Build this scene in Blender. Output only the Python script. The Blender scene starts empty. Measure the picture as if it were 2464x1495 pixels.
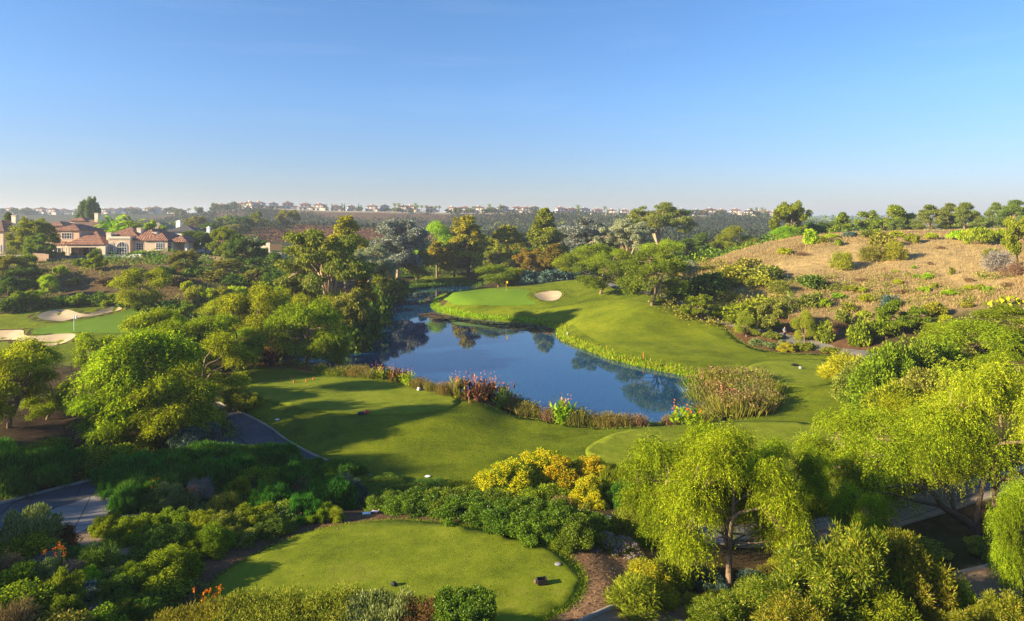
import bpy, bmesh, math, random
import numpy as np
from mathutils import Vector, Matrix
from mathutils.geometry import delaunay_2d_cdt

R = math.radians
sc = bpy.context.scene
COL = sc.collection
rng = np.random.default_rng(7)

# ------------------------------------------------------------------ camera, sky, sun, exposure
CAMZ = 20.0                       # metres above the lake
FPX, U0, VH = 1600.0, 1232.0, 530.0   # focal length, centre column and horizon row of a 2464 px wide view
cam = bpy.data.cameras.new('camera'); camo = bpy.data.objects.new('camera', cam); COL.objects.link(camo)
camo.location = (0, 0, CAMZ); camo.rotation_euler = (R(90), 0, 0)
cam.sensor_width = 36; cam.lens = 36 * FPX / 2464
cam.shift_y = -(747.5 - VH) / 2464
cam.clip_start = 0.5; cam.clip_end = 30000
sc.camera = camo

SUN_EL, SUN_AZ = 19.0, 252.0
world = bpy.data.worlds.new('World'); sc.world = world; world.use_nodes = True
wn = world.node_tree
sky = wn.nodes.new('ShaderNodeTexSky'); sky.sky_type = 'NISHITA'; sky.sun_disc = False
sky.sun_elevation = R(SUN_EL); sky.sun_rotation = R(SUN_AZ)
sky.altitude = 0; sky.air_density = 1.0; sky.dust_density = 0.3; sky.ozone_density = 3.5
sg = wn.nodes.new('ShaderNodeMix'); sg.data_type = 'RGBA'; sg.blend_type = 'MULTIPLY'; sg.inputs[0].default_value = 1.0
tcw = wn.nodes.new('ShaderNodeTexCoord'); sx = wn.nodes.new('ShaderNodeSeparateXYZ'); mrw = wn.nodes.new('ShaderNodeMapRange'); crw = wn.nodes.new('ShaderNodeValToRGB')
wn.links.new(tcw.outputs['Generated'], sx.inputs[0]); wn.links.new(sx.outputs[2], mrw.inputs[0]); mrw.inputs[1].default_value = 0; mrw.inputs[2].default_value = .5
crw.color_ramp.elements[0].color = (.385, .35, .45, 1); crw.color_ramp.elements[1].color = (.50, .625, .71, 1); e_ = crw.color_ramp.elements.new(.35); e_.color = (.48, .545, .66, 1)
wn.links.new(mrw.outputs[0], crw.inputs[0]); wn.links.new(crw.outputs[0], sg.inputs[7])      # dusty low air, clear blue above
hv = wn.nodes.new('ShaderNodeHueSaturation'); hv.inputs['Saturation'].default_value = 1.08
wn.links.new(sky.outputs[0], hv.inputs['Color']); wn.links.new(hv.outputs[0], sg.inputs[6])
mpw = wn.nodes.new('ShaderNodeMapping'); mpw.inputs['Scale'].default_value = (1.6, 1.6, 16); nzw = wn.nodes.new('ShaderNodeTexNoise'); nzw.inputs['Scale'].default_value = 2.2; nzw.inputs['Detail'].default_value = 7
wn.links.new(tcw.outputs['Generated'], mpw.inputs[0]); wn.links.new(mpw.outputs[0], nzw.inputs['Vector'])
crc = wn.nodes.new('ShaderNodeMapRange'); crc.inputs[1].default_value = .56; crc.inputs[2].default_value = .8; crc.inputs[3].default_value = 0; crc.inputs[4].default_value = .045; wn.links.new(nzw.outputs[0], crc.inputs[0])
mxw = wn.nodes.new('ShaderNodeMix'); mxw.data_type = 'RGBA'; wn.links.new(crc.outputs[0], mxw.inputs[0]); wn.links.new(sg.outputs[2], mxw.inputs[6]); mxw.inputs[7].default_value = (3.6, 3.5, 3.8, 1)   # faint cirrus
wn.links.new(mxw.outputs[2], wn.nodes['Background'].inputs[0])
wn.nodes['Background'].inputs[1].default_value = 0.10
sl = bpy.data.lights.new('sun', 'SUN'); sl.energy = 5.0; sl.angle = R(0.9); sl.color = (1.0, 0.82, 0.52)
so = bpy.data.objects.new('sun', sl); COL.objects.link(so)
sd = Vector((math.sin(R(SUN_AZ)) * math.cos(R(SUN_EL)), math.cos(R(SUN_AZ)) * math.cos(R(SUN_EL)), math.sin(R(SUN_EL))))
so.rotation_euler = sd.to_track_quat('Z', 'Y').to_euler(); so.location = (-60, -20, 60)
sc.view_settings.view_transform = 'Standard'; sc.view_settings.look = 'None'
sc.view_settings.exposure = 1.65; sc.view_settings.gamma = 1.0
cy = sc.cycles
cy.max_bounces = 5; cy.diffuse_bounces = 2; cy.glossy_bounces = 2; cy.transmission_bounces = 2
cy.transparent_max_bounces = 4; cy.volume_bounces = 0
cy.use_denoising = True; cy.denoiser = 'OPENIMAGEDENOISE'; cy.denoising_prefilter = 'NONE'; cy.denoising_input_passes = 'RGB_ALBEDO_NORMAL'; sc.render.filter_size = 1.25
cy.caustics_reflective = False; cy.caustics_refractive = False

# ------------------------------------------------------------------ helpers
def tag(o, label=None, cat=None, group=None, kind=None):
    if label: o['label'] = label
    if cat: o['category'] = cat
    if group: o['group'] = group
    if kind: o['kind'] = kind
    return o

def obj(name, me, parent=None, mat=None):
    o = bpy.data.objects.new(name, me); COL.objects.link(o)
    if parent: o.parent = parent
    if mat and not me.materials: me.materials.append(mat)
    return o

def empty(name, loc=(0, 0, 0), rz=0, scale=1):
    o = bpy.data.objects.new(name, None); COL.objects.link(o)
    o.location = loc; o.rotation_euler = (0, 0, rz)
    o.scale = (scale,) * 3 if np.isscalar(scale) else scale
    o.empty_display_size = 0.2
    return o

def mesh_np(name, V, F, mat=None, smooth=False):
    """V (n,3); F (m,k) with constant k."""
    V = np.asarray(V, np.float32); F = np.asarray(F, np.int32)
    me = bpy.data.meshes.new(name)
    me.vertices.add(len(V)); me.vertices.foreach_set('co', V.ravel())
    m, k = F.shape
    me.loops.add(m * k); me.loops.foreach_set('vertex_index', F.ravel())
    me.polygons.add(m)
    me.polygons.foreach_set('loop_start', np.arange(0, m * k, k, dtype=np.int32))
    me.polygons.foreach_set('loop_total', np.full(m, k, np.int32))
    if smooth: me.polygons.foreach_set('use_smooth', np.ones(m, bool))
    me.update(calc_edges=True)
    if mat: me.materials.append(mat)
    return me

class MB:
    """collects simple solids as one mesh"""
    def __init__(s): s.V = []; s.F = []; s.M = []
    def add(s, vs, fs, mi=0):
        n = len(s.V); s.V += [tuple(map(float, v)) for v in vs]
        s.F += [tuple(n + i for i in f) for f in fs]; s.M += [mi] * len(fs)
    def box(s, x0, x1, y0, y1, z0, z1, mi=0):
        s.add([(x0,y0,z0),(x1,y0,z0),(x1,y1,z0),(x0,y1,z0),(x0,y0,z1),(x1,y0,z1),(x1,y1,z1),(x0,y1,z1)],
              [(0,3,2,1),(4,5,6,7),(0,1,5,4),(1,2,6,5),(2,3,7,6),(3,0,4,7)], mi)
    def tube(s, pts, rad, n=6, mi=0, cap=True):
        pts = [np.array(p, float) for p in pts]
        if np.isscalar(rad): rad = [rad] * len(pts)
        rings = []
        for i, p in enumerate(pts):
            d = pts[min(i + 1, len(pts) - 1)] - pts[max(i - 1, 0)]
            d = d / (np.linalg.norm(d) + 1e-9)
            a = np.cross(d, (0, 0, 1.0) if abs(d[2]) < .9 else (1.0, 0, 0)); a /= np.linalg.norm(a)
            b = np.cross(d, a)
            rings.append([p + rad[i] * (math.cos(t) * a + math.sin(t) * b) for t in np.linspace(0, 2 * math.pi, n, endpoint=False)])
        vs = [v for r in rings for v in r]; fs = []
        for i in range(len(pts) - 1):
            for j in range(n):
                k = (j + 1) % n
                fs.append((i*n+j, i*n+k, (i+1)*n+k, (i+1)*n+j))
        if cap: fs.append(tuple(range(n))[::-1]); fs.append(tuple((len(pts)-1)*n + j for j in range(n)))
        s.add(vs, fs, mi)
    def build(s, name, mats, parent=None, smooth=False):
        me = bpy.data.meshes.new(name); me.from_pydata(s.V, [], s.F); me.update()
        if not isinstance(mats, (list, tuple)): mats = [mats]
        for m in mats: me.materials.append(m)
        me.polygons.foreach_set('material_index', s.M)
        if smooth: me.polygons.foreach_set('use_smooth', np.ones(len(s.F), bool))
        return obj(name, me, parent)

# ------------------------------------------------------------------ materials
def newmat(name):
    m = bpy.data.materials.new(name); m.use_nodes = True
    nt = m.node_tree; nt.nodes.clear()
    out = nt.nodes.new('ShaderNodeOutputMaterial')
    return m, nt, out
def N(nt, t, **kw):
    n = nt.nodes.new(t)
    for k, v in kw.items():
        if k.startswith('i_'):
            key = k[2:]; key = int(key) if key.isdigit() else key.replace('_', ' ')
            n.inputs[key].default_value = v
        else: setattr(n, k, v)
    return n
def ramp(nt, stops, fac=None, interp='LINEAR'):
    n = nt.nodes.new('ShaderNodeValToRGB'); cr = n.color_ramp; cr.interpolation = interp
    while len(cr.elements) > 1: cr.elements.remove(cr.elements[-1])
    for i, (p, c) in enumerate(stops):
        e = cr.elements[0] if i == 0 else cr.elements.new(p)
        e.position = p; e.color = (*c, 1)
    if fac is not None: nt.links.new(fac, n.inputs[0])
    return n
def noise(nt, scale, detail=4, vec=None, rough=.55, dist=0):
    n = N(nt, 'ShaderNodeTexNoise', i_Scale=scale, i_Detail=detail, i_Roughness=rough, i_Distortion=dist)
    if vec is not None: nt.links.new(vec, n.inputs['Vector'])
    return n
def mixc(nt, a, b, fac, mode='MIX'):
    n = nt.nodes.new('ShaderNodeMix'); n.data_type = 'RGBA'; n.blend_type = mode
    for s, v in ((n.inputs[0], fac), (n.inputs[6], a), (n.inputs[7], b)):
        if isinstance(v, bpy.types.NodeSocket): nt.links.new(v, s)
        elif isinstance(v, (tuple, list)): s.default_value = (*v, 1) if len(v) == 3 else v
        else: s.default_value = v
    return n.outputs[2]

def mat_solid(name, col, rough=.8, var=.12, nscale=1.5, bump=0.0, bscale=20, spec=.3, metallic=0, joints=0):
    m, nt, out = newmat(name)
    b = N(nt, 'ShaderNodeBsdfPrincipled', i_Roughness=rough, i_Metallic=metallic); b.inputs['Specular IOR Level'].default_value = spec
    tc = N(nt, 'ShaderNodeNewGeometry')
    n1 = noise(nt, nscale, 5, tc.outputs['Position'])
    lo = tuple(c * (1 - var) for c in col); hi = tuple(min(1, c * (1 + var)) for c in col)
    r = ramp(nt, [(.3, lo), (.7, hi)], n1.outputs[0])
    csock = r.outputs[0]
    if joints:      # cast slabs with narrow dark joints, plus blotchy stains
        mp = N(nt, 'ShaderNodeMapping'); mp.inputs['Rotation'].default_value = (0, 0, -.45); nt.links.new(tc.outputs['Position'], mp.inputs[0])
        bk = N(nt, 'ShaderNodeTexBrick', i_Scale=1.0); bk.offset = 0; bk.inputs['Color1'].default_value = (1, 1, 1, 1); bk.inputs['Color2'].default_value = (.86, .86, .88, 1); bk.inputs['Mortar'].default_value = (.3, .28, .26, 1)
        bk.inputs['Mortar Size'].default_value = .035; bk.inputs['Brick Width'].default_value = joints; bk.inputs['Row Height'].default_value = joints * .8
        nt.links.new(mp.outputs[0], bk.inputs[0]); n5 = noise(nt, .35, 6, tc.outputs['Position'], .7); r5 = ramp(nt, [(.35, (.72, .72, .74)), (.6, (1.05, 1.05, 1.05))], n5.outputs[0])
        csock = mixc(nt, mixc(nt, csock, bk.outputs[0], 1.0, 'MULTIPLY'), r5.outputs[0], 1.0, 'MULTIPLY')
    nt.links.new(csock, b.inputs['Base Color'])
    if bump:
        n2 = noise(nt, bscale, 4, tc.outputs['Position'])
        bp = N(nt, 'ShaderNodeBump', i_Strength=bump, i_Distance=.05); nt.links.new(n2.outputs[0], bp.inputs['Height'])
        nt.links.new(bp.outputs[0], b.inputs['Normal'])
    nt.links.new(b.outputs[0], out.inputs[0])
    return m

def mat_leaf(name, cols, trans=.35, clump=.8, sheen=.0, objvar=.09, cstr=.5):
    g_ = 1.0 if 'blossom' in name else 1.45
    g_ *= 1.42 if name in ('dark_leaves', 'green_leaves', 'olive_leaves', 'eucalyptus_leaves', 'olive_yellow_leaves', 'grey_eucalyptus_leaves') else 1
    g_ *= 1.42 if 'pepper' in name or name == 'bright_leaves' else 1
    cols = [tuple(min(.9, q * g_) for q in c) for c in cols]; trans = trans * 1.15
    """cols: dark .. light leaf colours; varies per leaf, per clump and per plant."""
    m, nt, out = newmat(name)
    g = N(nt, 'ShaderNodeNewGeometry'); oi = N(nt, 'ShaderNodeObjectInfo'); tc = N(nt, 'ShaderNodeTexCoord')
    nz = noise(nt, clump, 2, tc.outputs['Object'])
    a = N(nt, 'ShaderNodeMath', operation='MULTIPLY_ADD'); nt.links.new(nz.outputs[0], a.inputs[0]); a.inputs[1].default_value = 2 * cstr; a.inputs[2].default_value = -cstr
    b = N(nt, 'ShaderNodeMath', operation='ADD'); nt.links.new(a.outputs[0], b.inputs[0]); nt.links.new(g.outputs['Random Per Island'], b.inputs[1])
    r = ramp(nt, [(i / max(1, len(cols) - 1), c) for i, c in enumerate(cols)], b.outputs[0])
    cols = cols
    hs = N(nt, 'ShaderNodeHueSaturation'); nt.links.new(r.outputs[0], hs.inputs['Color'])
    mr = N(nt, 'ShaderNodeMapRange', i_3=.5 - objvar * .25, i_4=.5 + objvar * .25); nt.links.new(oi.outputs['Random'], mr.inputs[0]); nt.links.new(mr.outputs[0], hs.inputs['Hue'])
    mv = N(nt, 'ShaderNodeMapRange', i_3=1 - objvar, i_4=1 + objvar)
    mu = N(nt, 'ShaderNodeMath', operation='MULTIPLY'); nt.links.new(oi.outputs['Random'], mu.inputs[0]); mu.inputs[1].default_value = 7.31
    fr = N(nt, 'ShaderNodeMath', operation='FRACT'); nt.links.new(mu.outputs[0], fr.inputs[0]); nt.links.new(fr.outputs[0], mv.inputs[0]); nt.links.new(mv.outputs[0], hs.inputs['Value'])
    d = N(nt, 'ShaderNodeBsdfDiffuse'); t = N(nt, 'ShaderNodeBsdfTranslucent')
    nt.links.new(hs.outputs[0], d.inputs[0])
    tcx = mixc(nt, hs.outputs[0], (1.25, 1.2, .5), 1.0, 'MULTIPLY'); nt.links.new(tcx, t.inputs[0])
    mx = N(nt, 'ShaderNodeMixShader', i_0=trans); nt.links.new(d.outputs[0], mx.inputs[1]); nt.links.new(t.outputs[0], mx.inputs[2])
    last = mx.outputs[0]
    if sheen:
        gl = N(nt, 'ShaderNodeBsdfGlossy', i_Roughness=.45); gl.inputs[0].default_value = (1, 1, 1, 1)
        m2 = N(nt, 'ShaderNodeMixShader', i_0=sheen); nt.links.new(last, m2.inputs[1]); nt.links.new(gl.outputs[0], m2.inputs[2]); last = m2.outputs[0]
    nt.links.new(last, out.inputs[0])
    return m

def mat_grass(name, dark, mid, light, patch=.06, fine=6, bump=.5, stripes=None):
    m, nt, out = newmat(name)
    g = N(nt, 'ShaderNodeNewGeometry'); P = g.outputs['Position']
    n1 = noise(nt, patch, 8, P, .68, .6); n2 = noise(nt, fine, 3, P, .6); n3 = noise(nt, patch * 6, 4, P, .6)
    s = N(nt, 'ShaderNodeMath', operation='MULTIPLY_ADD'); nt.links.new(n1.outputs[0], s.inputs[0]); s.inputs[1].default_value = 1.1
    s2 = N(nt, 'ShaderNodeMath', operation='MULTIPLY_ADD'); nt.links.new(n3.outputs[0], s2.inputs[0]); s2.inputs[1].default_value = .7
    s3 = N(nt, 'ShaderNodeMath', operation='MULTIPLY_ADD'); nt.links.new(n2.outputs[0], s3.inputs[0]); s3.inputs[1].default_value = .45; s3.inputs[2].default_value = -.62
    nt.links.new(s3.outputs[0], s2.inputs[2]); nt.links.new(s2.outputs[0], s.inputs[2])
    r = ramp(nt, [(.25, dark), (.5, mid), (.8, light)], s.outputs[0])
    b = N(nt, 'ShaderNodeBsdfPrincipled', i_Roughness=.95); b.inputs['Specular IOR Level'].default_value = .1
    n6 = noise(nt, .45, 7, P, .75, .8); w6 = N(nt, 'ShaderNodeMapRange', i_1=.56, i_2=.74, i_3=0, i_4=.5); nt.links.new(n6.outputs[0], w6.inputs[0])      # thin, drier turf
    n7 = noise(nt, 1.7, 5, P, .8); r7 = ramp(nt, [(.32, (.72, .76, .7)), (.62, (1.14, 1.1, 1.0))], n7.outputs[0])
    cg = mixc(nt, mixc(nt, r.outputs[0], tuple(q * k for q, k in zip(light, (1.15, .85, 2.5))), w6.outputs[0]), r7.outputs[0], .8 if bump > .2 else .3, 'MULTIPLY')
    nt.links.new(cg, b.inputs['Base Color'])
    n4 = noise(nt, fine * 2.0, 5, P, .8)
    bp = N(nt, 'ShaderNodeBump', i_Strength=bump, i_Distance=.14); nt.links.new(n4.outputs[0], bp.inputs['Height'])
    nt.links.new(bp.outputs[0], b.inputs['Normal']); nt.links.new(b.outputs[0], out.inputs[0])
    return m

# ------------------------------------------------------------------ terrain
def PX(u, v, z=None, Y=None):
    """a point of the place seen at column u, row v, known by its height or its distance."""
    if Y is None: Y = (CAMZ - z) * FPX / (v - VH)
    return np.array(((u - U0) / FPX * Y, Y, CAMZ - (v - VH) / FPX * Y))

CP = {  # distance: [(column, height), ...]
 8: [(-900,9),(0,7),(1232,5),(2464,4.6),(3400,8)],
 15: [(-900,9),(0,6.5),(600,5),(1232,4.6),(1900,4.2),(2464,4.2),(3400,7)],
 24: [(-900,9),(0,5.8),(500,4.4),(900,4.3),(1350,4.3),(1700,3.5),(2100,3.2),(2464,3.2),(3400,7)],
 31: [(-900,8.5),(0,5.0),(400,4.4),(700,4.3),(1000,4.3),(1350,4.3),(1600,3.4),(1755,3.0),(2100,2.9),(2464,3.0),(3400,7)],
 35: [(700,4.2),(1000,4.2),(1250,4.2),(190,3.6)],
 40: [(-900,7),(0,3.1),(400,3.1),(900,2.7),(1200,2.4),(1500,2.2),(1800,2.3),(2200,2.7),(2464,3.4),(3400,9)],
 48: [(-900,6),(0,2.6),(400,2.3),(700,1.6),(900,1.3),(1200,1.1),(1500,1.0),(1800,1.3),(2200,2.4),(2464,4),(3400,12)],
 62: [(-900,5),(0,2.0),(300,1.9),(500,1.8),(650,1.7),(850,2.1),(1000,1.9),(1150,1.0),(1300,.7),(1500,.7),(1700,.8),(1900,1.2),(2200,2.8),(2464,5),(3400,16)],
 72: [(-900,5),(0,2.2),(300,2.2),(500,1.8),(650,1.8),(850,2.3),(980,2.0),(1080,.9),(1900,1.2),(2100,2.3),(2300,4.3),(2464,6.5),(3400,18)],
 80: [(-900,5),(0,2.8),(200,2.9),(400,2.6),(550,1.9),(750,1.6),(900,.9)],
 85: [(1750,.9),(1900,1.3),(2050,1.8),(2200,4),(2464,8),(3400,20)],
 98: [(-900,5),(0,3.2),(178,3.7),(330,3.7),(450,3.0),(550,2.0),(680,1.2),(1500,1.0),(1700,1.2),(1900,1.5),(2050,3),(2200,5.5),(2464,10),(3400,22)],
 112: [(0,3.9),(178,4.1),(330,4.1),(500,3.4),(680,1.6),(1420,1.0),(1560,2.3),(1650,2.0),(1740,2.6),(1850,4),(2000,5.7),(2200,8.3),(2464,12.3)],
 120: [(1300,.8),(1450,2.5),(1560,4.6),(1650,4.2),(1740,4.4),(1850,6)],
 126: [(-900,9),(0,5),(178,4.7),(330,4.7),(450,4.8),(550,3.6),(700,2.6),(840,1.0),(2050,9.2),(2464,13.8),(3400,22)],
 136: [(1100,.7),(1200,1.4),(1300,2.3),(1450,4.4),(1600,5.5),(1700,6),(1850,9),(2050,11.8),(2250,13.4),(2464,15.2)],
 145: [(-900,11),(0,9.3),(200,9.6),(450,9.3),(550,7.5),(700,4),(850,1.4)],
 148: [(1080,3.1),(1218,4.2),(1300,4.3),(1400,5.2),(1500,6),(1650,8),(1850,12),(2050,14.4),(2250,15.6),(2464,16.6)],
 158: [(1120,3.3),(1218,4.1),(1380,5.8),(1500,6)],
 168: [(-900,11),(0,9.9),(250,9.9),(480,9.9),(560,8.6),(700,5),(880,1.4),(1300,3.5),(1450,5),(1700,9.5),(1850,14.2),(2050,16.4),(2250,17),(2464,17.6),(3400,22)],
 195: [(-900,11),(0,9.9),(250,9.9),(480,9.9),(600,8.5),(800,4),(940,1.5),(1300,1.5),(1450,3),(1700,7),(1900,13.5),(2150,16.2),(2464,17.2)],
 210: [(1000,1.1),(1100,1.3),(1230,1.6)],
 240: [(-900,12),(0,10.5),(400,10.2),(600,9),(900,4),(1232,3.4),(1600,6),(1900,8.5),(2150,13),(2464,16),(3400,20)],
 320: [(-900,12),(0,10),(400,9.5),(600,8.6),(900,7),(1232,5),(1600,5.5),(2000,8),(2464,13),(3400,18)],
 400: [(-900,12),(0,8),(300,9),(500,13.5),(640,15.6),(780,15.2),(920,13),(1050,9),(1232,7),(1600,5),(2000,5),(2464,6),(3400,10)],
 500: [(-900,10),(0,8),(400,8),(800,7.5),(1232,7),(1800,6),(2464,5),(3400,8)],
 650: [(-900,12),(0,9),(450,14),(750,12),(1232,9),(1800,9),(2464,5),(3400,8)],
 790: [(-900,14),(0,12),(300,14),(450,24),(560,31.5),(700,31),(900,29.3),(1232,27.3),(1600,25),(1870,22.5),(2010,13),(2464,6),(3400,8)],
 920: [(-900,30),(0,28.6),(200,28.6),(400,28.6),(560,31),(900,29),(1232,27),(1600,25),(1870,22.5),(2020,12),(2464,6),(3400,8)],
 1400: [(-900,30),(0,30),(600,28),(1232,24),(1870,14),(2464,8),(3400,8)],
 3000: [(-900,30),(0,36),(600,36),(1232,30),(1800,30),(1900,33),(2464,37),(3400,35)],
 3600: [(-900,36),(0,44),(1232,38),(1900,42),(2300,45),(2464,44),(3400,45)],
 7000: [(-900,20),(1232,20),(3400,20)],
}
for _Y, _l in CP.items():
    if _l[0][0] == -900: _l.insert(0, (-2300, _l[0][1] if _Y > 90 else min(_l[0][1], 6.5)))
KB = 1.15
_p = np.array([((u - U0) / FPX, KB * math.log(Y)) for Y, l in CP.items() for u, z in l])
_z = np.array([z for Y, l in CP.items() for u, z in l], float)
def _phi(r2): return .5 * r2 * np.log(r2 + 1e-12)
_n = len(_p)
_A = np.zeros((_n + 3, _n + 3))
_A[:_n, :_n] = _phi(((_p[:, None] - _p[None]) ** 2).sum(-1)) + np.eye(_n) * 2e-4
_A[:_n, _n] = 1; _A[:_n, _n+1:] = _p; _A[_n, :_n] = 1; _A[_n+1:, :_n] = _p.T
_w = np.linalg.solve(_A, np.concatenate([_z, [0, 0, 0]]))
def tps(a, b):
    q = np.stack([a.ravel(), KB * b.ravel()], 1); out = np.empty(len(q))
    for i in range(0, len(q), 20000):
        c = q[i:i+20000]
        out[i:i+20000] = _phi(((c[:, None] - _p[None]) ** 2).sum(-1)) @ _w[:_n] + _w[_n] + c @ _w[_n+1:]
    return out.reshape(a.shape)

ag = np.concatenate([np.linspace(-2.1, -.86, 60, endpoint=False), np.linspace(-.86, .86, 480, endpoint=False), np.linspace(.86, 2.1, 61)])
bg = np.linspace(math.log(6), math.log(7000), 560)
GA, GB = np.meshgrid(ag, bg, indexing='xy')       # rows: distance, columns: a
GY = np.exp(GB); GX = GA * GY
GZ = tps(GA, GB)

def sdist(poly, X, Y):
    """signed distance to a polygon, positive inside"""
    poly = np.asarray(poly, float)[:, :2]; x = X.ravel(); y = Y.ravel()
    d = np.full(len(x), 1e9); ins = np.zeros(len(x), bool)
    for i in range(len(poly)):
        p, q = poly[i - 1], poly[i]; e = q - p
        t = np.clip(((x - p[0]) * e[0] + (y - p[1]) * e[1]) / (e @ e + 1e-12), 0, 1)
        d = np.minimum(d, np.hypot(x - p[0] - t * e[0], y - p[1] - t * e[1]))
        if p[1] != q[1]:
            ins ^= ((p[1] > y) != (q[1] > y)) & (x < e[0] * (y - p[1]) / e[1] + p[0])
    return np.where(ins, d, -d).reshape(X.shape)
def sstep(x): x = np.clip(x, 0, 1); return x * x * (3 - 2 * x)
def spline(pts, n=6, closed=True):
    P = [np.asarray(p, float) for p in pts]; out = []; L = len(P)
    for i in range(L if closed else L - 1):
        if closed: p0, p1, p2, p3 = P[i-1], P[i], P[(i+1) % L], P[(i+2) % L]
        else: p0, p1, p2, p3 = P[max(i-1, 0)], P[i], P[i+1], P[min(i+2, L-1)]
        for k in range(n):
            t = k / n
            out.append(.5 * ((2*p1) + (-p0+p2)*t + (2*p0-5*p1+4*p2-p3)*t*t + (-p0+3*p1-3*p2+p3)*t**3))
    if not closed: out.append(P[-1])
    return out

_bgl = math.log(7000 / 6) / (len(bg) - 1)
def hgrid(X, Y, Z=None):
    Z = GZ if Z is None else Z
    X = np.atleast_1d(np.asarray(X, float)); Y = np.atleast_1d(np.asarray(Y, float))
    a = np.clip(X / Y, ag[0], ag[-1] - 1e-6); b = np.clip(np.log(Y), bg[0], bg[-1] - 1e-6)
    j = np.clip(np.searchsorted(ag, a, 'right') - 1, 0, len(ag) - 2); fa = (a - ag[j]) / (ag[j+1] - ag[j])
    i = np.clip(((b - bg[0]) / _bgl).astype(int), 0, len(bg) - 2)
    y0 = np.exp(bg[i]); y1 = np.exp(bg[i+1]); fb = np.clip((Y - y0) / (y1 - y0), 0, 1)
    return (Z[i, j]*(1-fa) + Z[i, j+1]*fa)*(1-fb) + (Z[i+1, j]*(1-fa) + Z[i+1, j+1]*fa)*fb
def hz(x, y): return float(hgrid(x, y)[0])
def G(u, v, skip=0):
    """where the ground is met on the line through column u, row v"""
    a = (u - U0) / FPX; Ys = np.exp(np.linspace(math.log(max(7, skip or 7)), math.log(6900), 3000))
    d = hgrid(a * Ys, Ys) - (CAMZ - (v - VH) / FPX * Ys)
    k = np.argmax(d >= 0)
    if d[k] < 0: return None
    if k == 0: Y = Ys[0]
    else: t = -d[k-1] / (d[k] - d[k-1]); Y = Ys[k-1] + t * (Ys[k] - Ys[k-1])
    return np.array((a * Y, Y, hz(a * Y, Y)))
def GD(u, Y):
    x = (u - U0) / FPX * Y
    return np.array((x, Y, hz(x, Y)))

# lake
lake_px = [(640,868),(700,884),(800,892),(880,896),(960,906),(1040,932),(1100,948),(1180,968),(1250,984),(1300,1002),(1400,1019),(1500,1024),(1600,1024),(1690,1008),(1730,985),(1700,950),(1668,918),
 (1640,903),(1560,887),(1480,868),(1410,842),(1350,818),(1338,792),(1300,782),(1240,776),(1170,771),(1110,763),(1060,752),(1040,738),(1048,722),(1080,708),(1120,699),(1150,692),(1120,688),(1060,690),
 (1010,695),(975,702),(950,716),(935,734),(925,754),(905,778),(880,800),(835,823),(770,838),(700,848),(650,856)]
LAKE = np.array(spline([PX(u, v, z=0) for u, v in lake_px], 4))
# level tees and greens: outline px, height, shoulder
tees = [
 ('near', [(500,1425),(550,1375),(640,1325),(740,1285),(850,1262),(960,1254),(1100,1264),(1200,1283),(1300,1312),(1370,1345),(1403,1392),(1395,1432),(1350,1470),(1270,1510),(1150,1560),(900,1600),(640,1560),(500,1490)], 4.3, 2.5),
 ('far', [(590,935),(640,920),(720,912),(830,908),(930,912),(1010,925),(1070,945),(1105,965),(1080,985),(1010,995),(900,998),(780,992),(680,975),(610,955)], 2.25, 6),
 ('right', [(1410,1095),(1440,1062),(1500,1040),(1600,1026),(1720,1018),(1850,1015),(1960,1022),(2060,1045),(2080,1085),(2020,1140),(1900,1190),(1700,1190),(1500,1150)], 1.3, 4),
 ('up', [(1800,885),(1840,872),(1900,868),(1980,868),(2030,880),(2040,905),(2000,925),(1930,932),(1860,925),(1815,905)], 1.55, 5)]
TEE = {}
for nm, px, z, sh in tees:
    P = np.array(spline([PX(u, v, z=z) for u, v in px], 5)); TEE[nm] = P
    d = sdist(P, GX, GY); s = sstep((d + sh) / sh)
    GZ = GZ * (1 - s) + z * s
def bigN(X, Y, sc_, seed):
    r = np.random.default_rng(seed); out = np.zeros_like(X)
    for k in range(14):
        th = r.uniform(0, 6.28); f = sc_ * r.uniform(.5, 1.8); out += np.sin((X * math.cos(th) + Y * math.sin(th)) * f + r.uniform(0, 6.28) + 1.3 * np.sin(X * f * .37 + k))
    return out / 5.3
# gentle swells of the mown ground (mounded fairway), more broken ground elsewhere
GZ0 = GZ.copy()
lawn_px = [(585,888),(640,886),(700,892),(800,901),(880,906),(960,917),(1040,942),(1120,963),(1200,988),(1290,1010),(1400,1026),(1560,1030),(1690,1020),(1790,1010),(1850,990),(1885,955),
 (1880,925),(1850,903),(1760,893),(1660,890),(1560,874),(1460,848),(1400,824),(1365,800),(1345,782),(1290,773),(1200,768),(1130,760),(1075,747),(1055,733),(1062,718),(1100,704),(1150,695),(1218,691),(1290,686),(1340,679),(1385,675),
 (1430,684),(1490,690),(1560,700),(1615,712),(1645,735),(1680,760),(1725,778),(1745,790),(1790,828),(1870,850),(1960,853),(2020,862),(2060,890),(2075,960),(2120,1000),(2150,1100),(2050,1190),(1800,1210),(1500,1180),
 (1400,1160),(1300,1180),(1150,1190),(1000,1170),(880,1146),(780,1108),(700,1067),(640,1022),(600,992),(562,966),(552,930),(565,900)]
LAWN = np.array([G(u, v) for u, v in lawn_px]); LAWN = np.array(spline(LAWN, 3))
left_px = [(-250,800),(-100,775),(0,760),(120,741),(220,735),(310,733),(380,742),(440,765),(520,800),(560,830),(500,862),(420,880),(330,886),(210,884),(110,874),(0,862),(-250,858)]
LEFT = np.array(spline([G(u, v) for u, v in left_px], 3))
dl = np.maximum(sdist(LAWN, GX, GY), sdist(LEFT, GX, GY))
dt = np.max([sdist(TEE[k], GX, GY) for k in TEE], axis=0)
far = sstep((GY - 300) / 300)
w_out = sstep(-dl / 4)
near_m = sstep((GY - 42) / 10)
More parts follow.
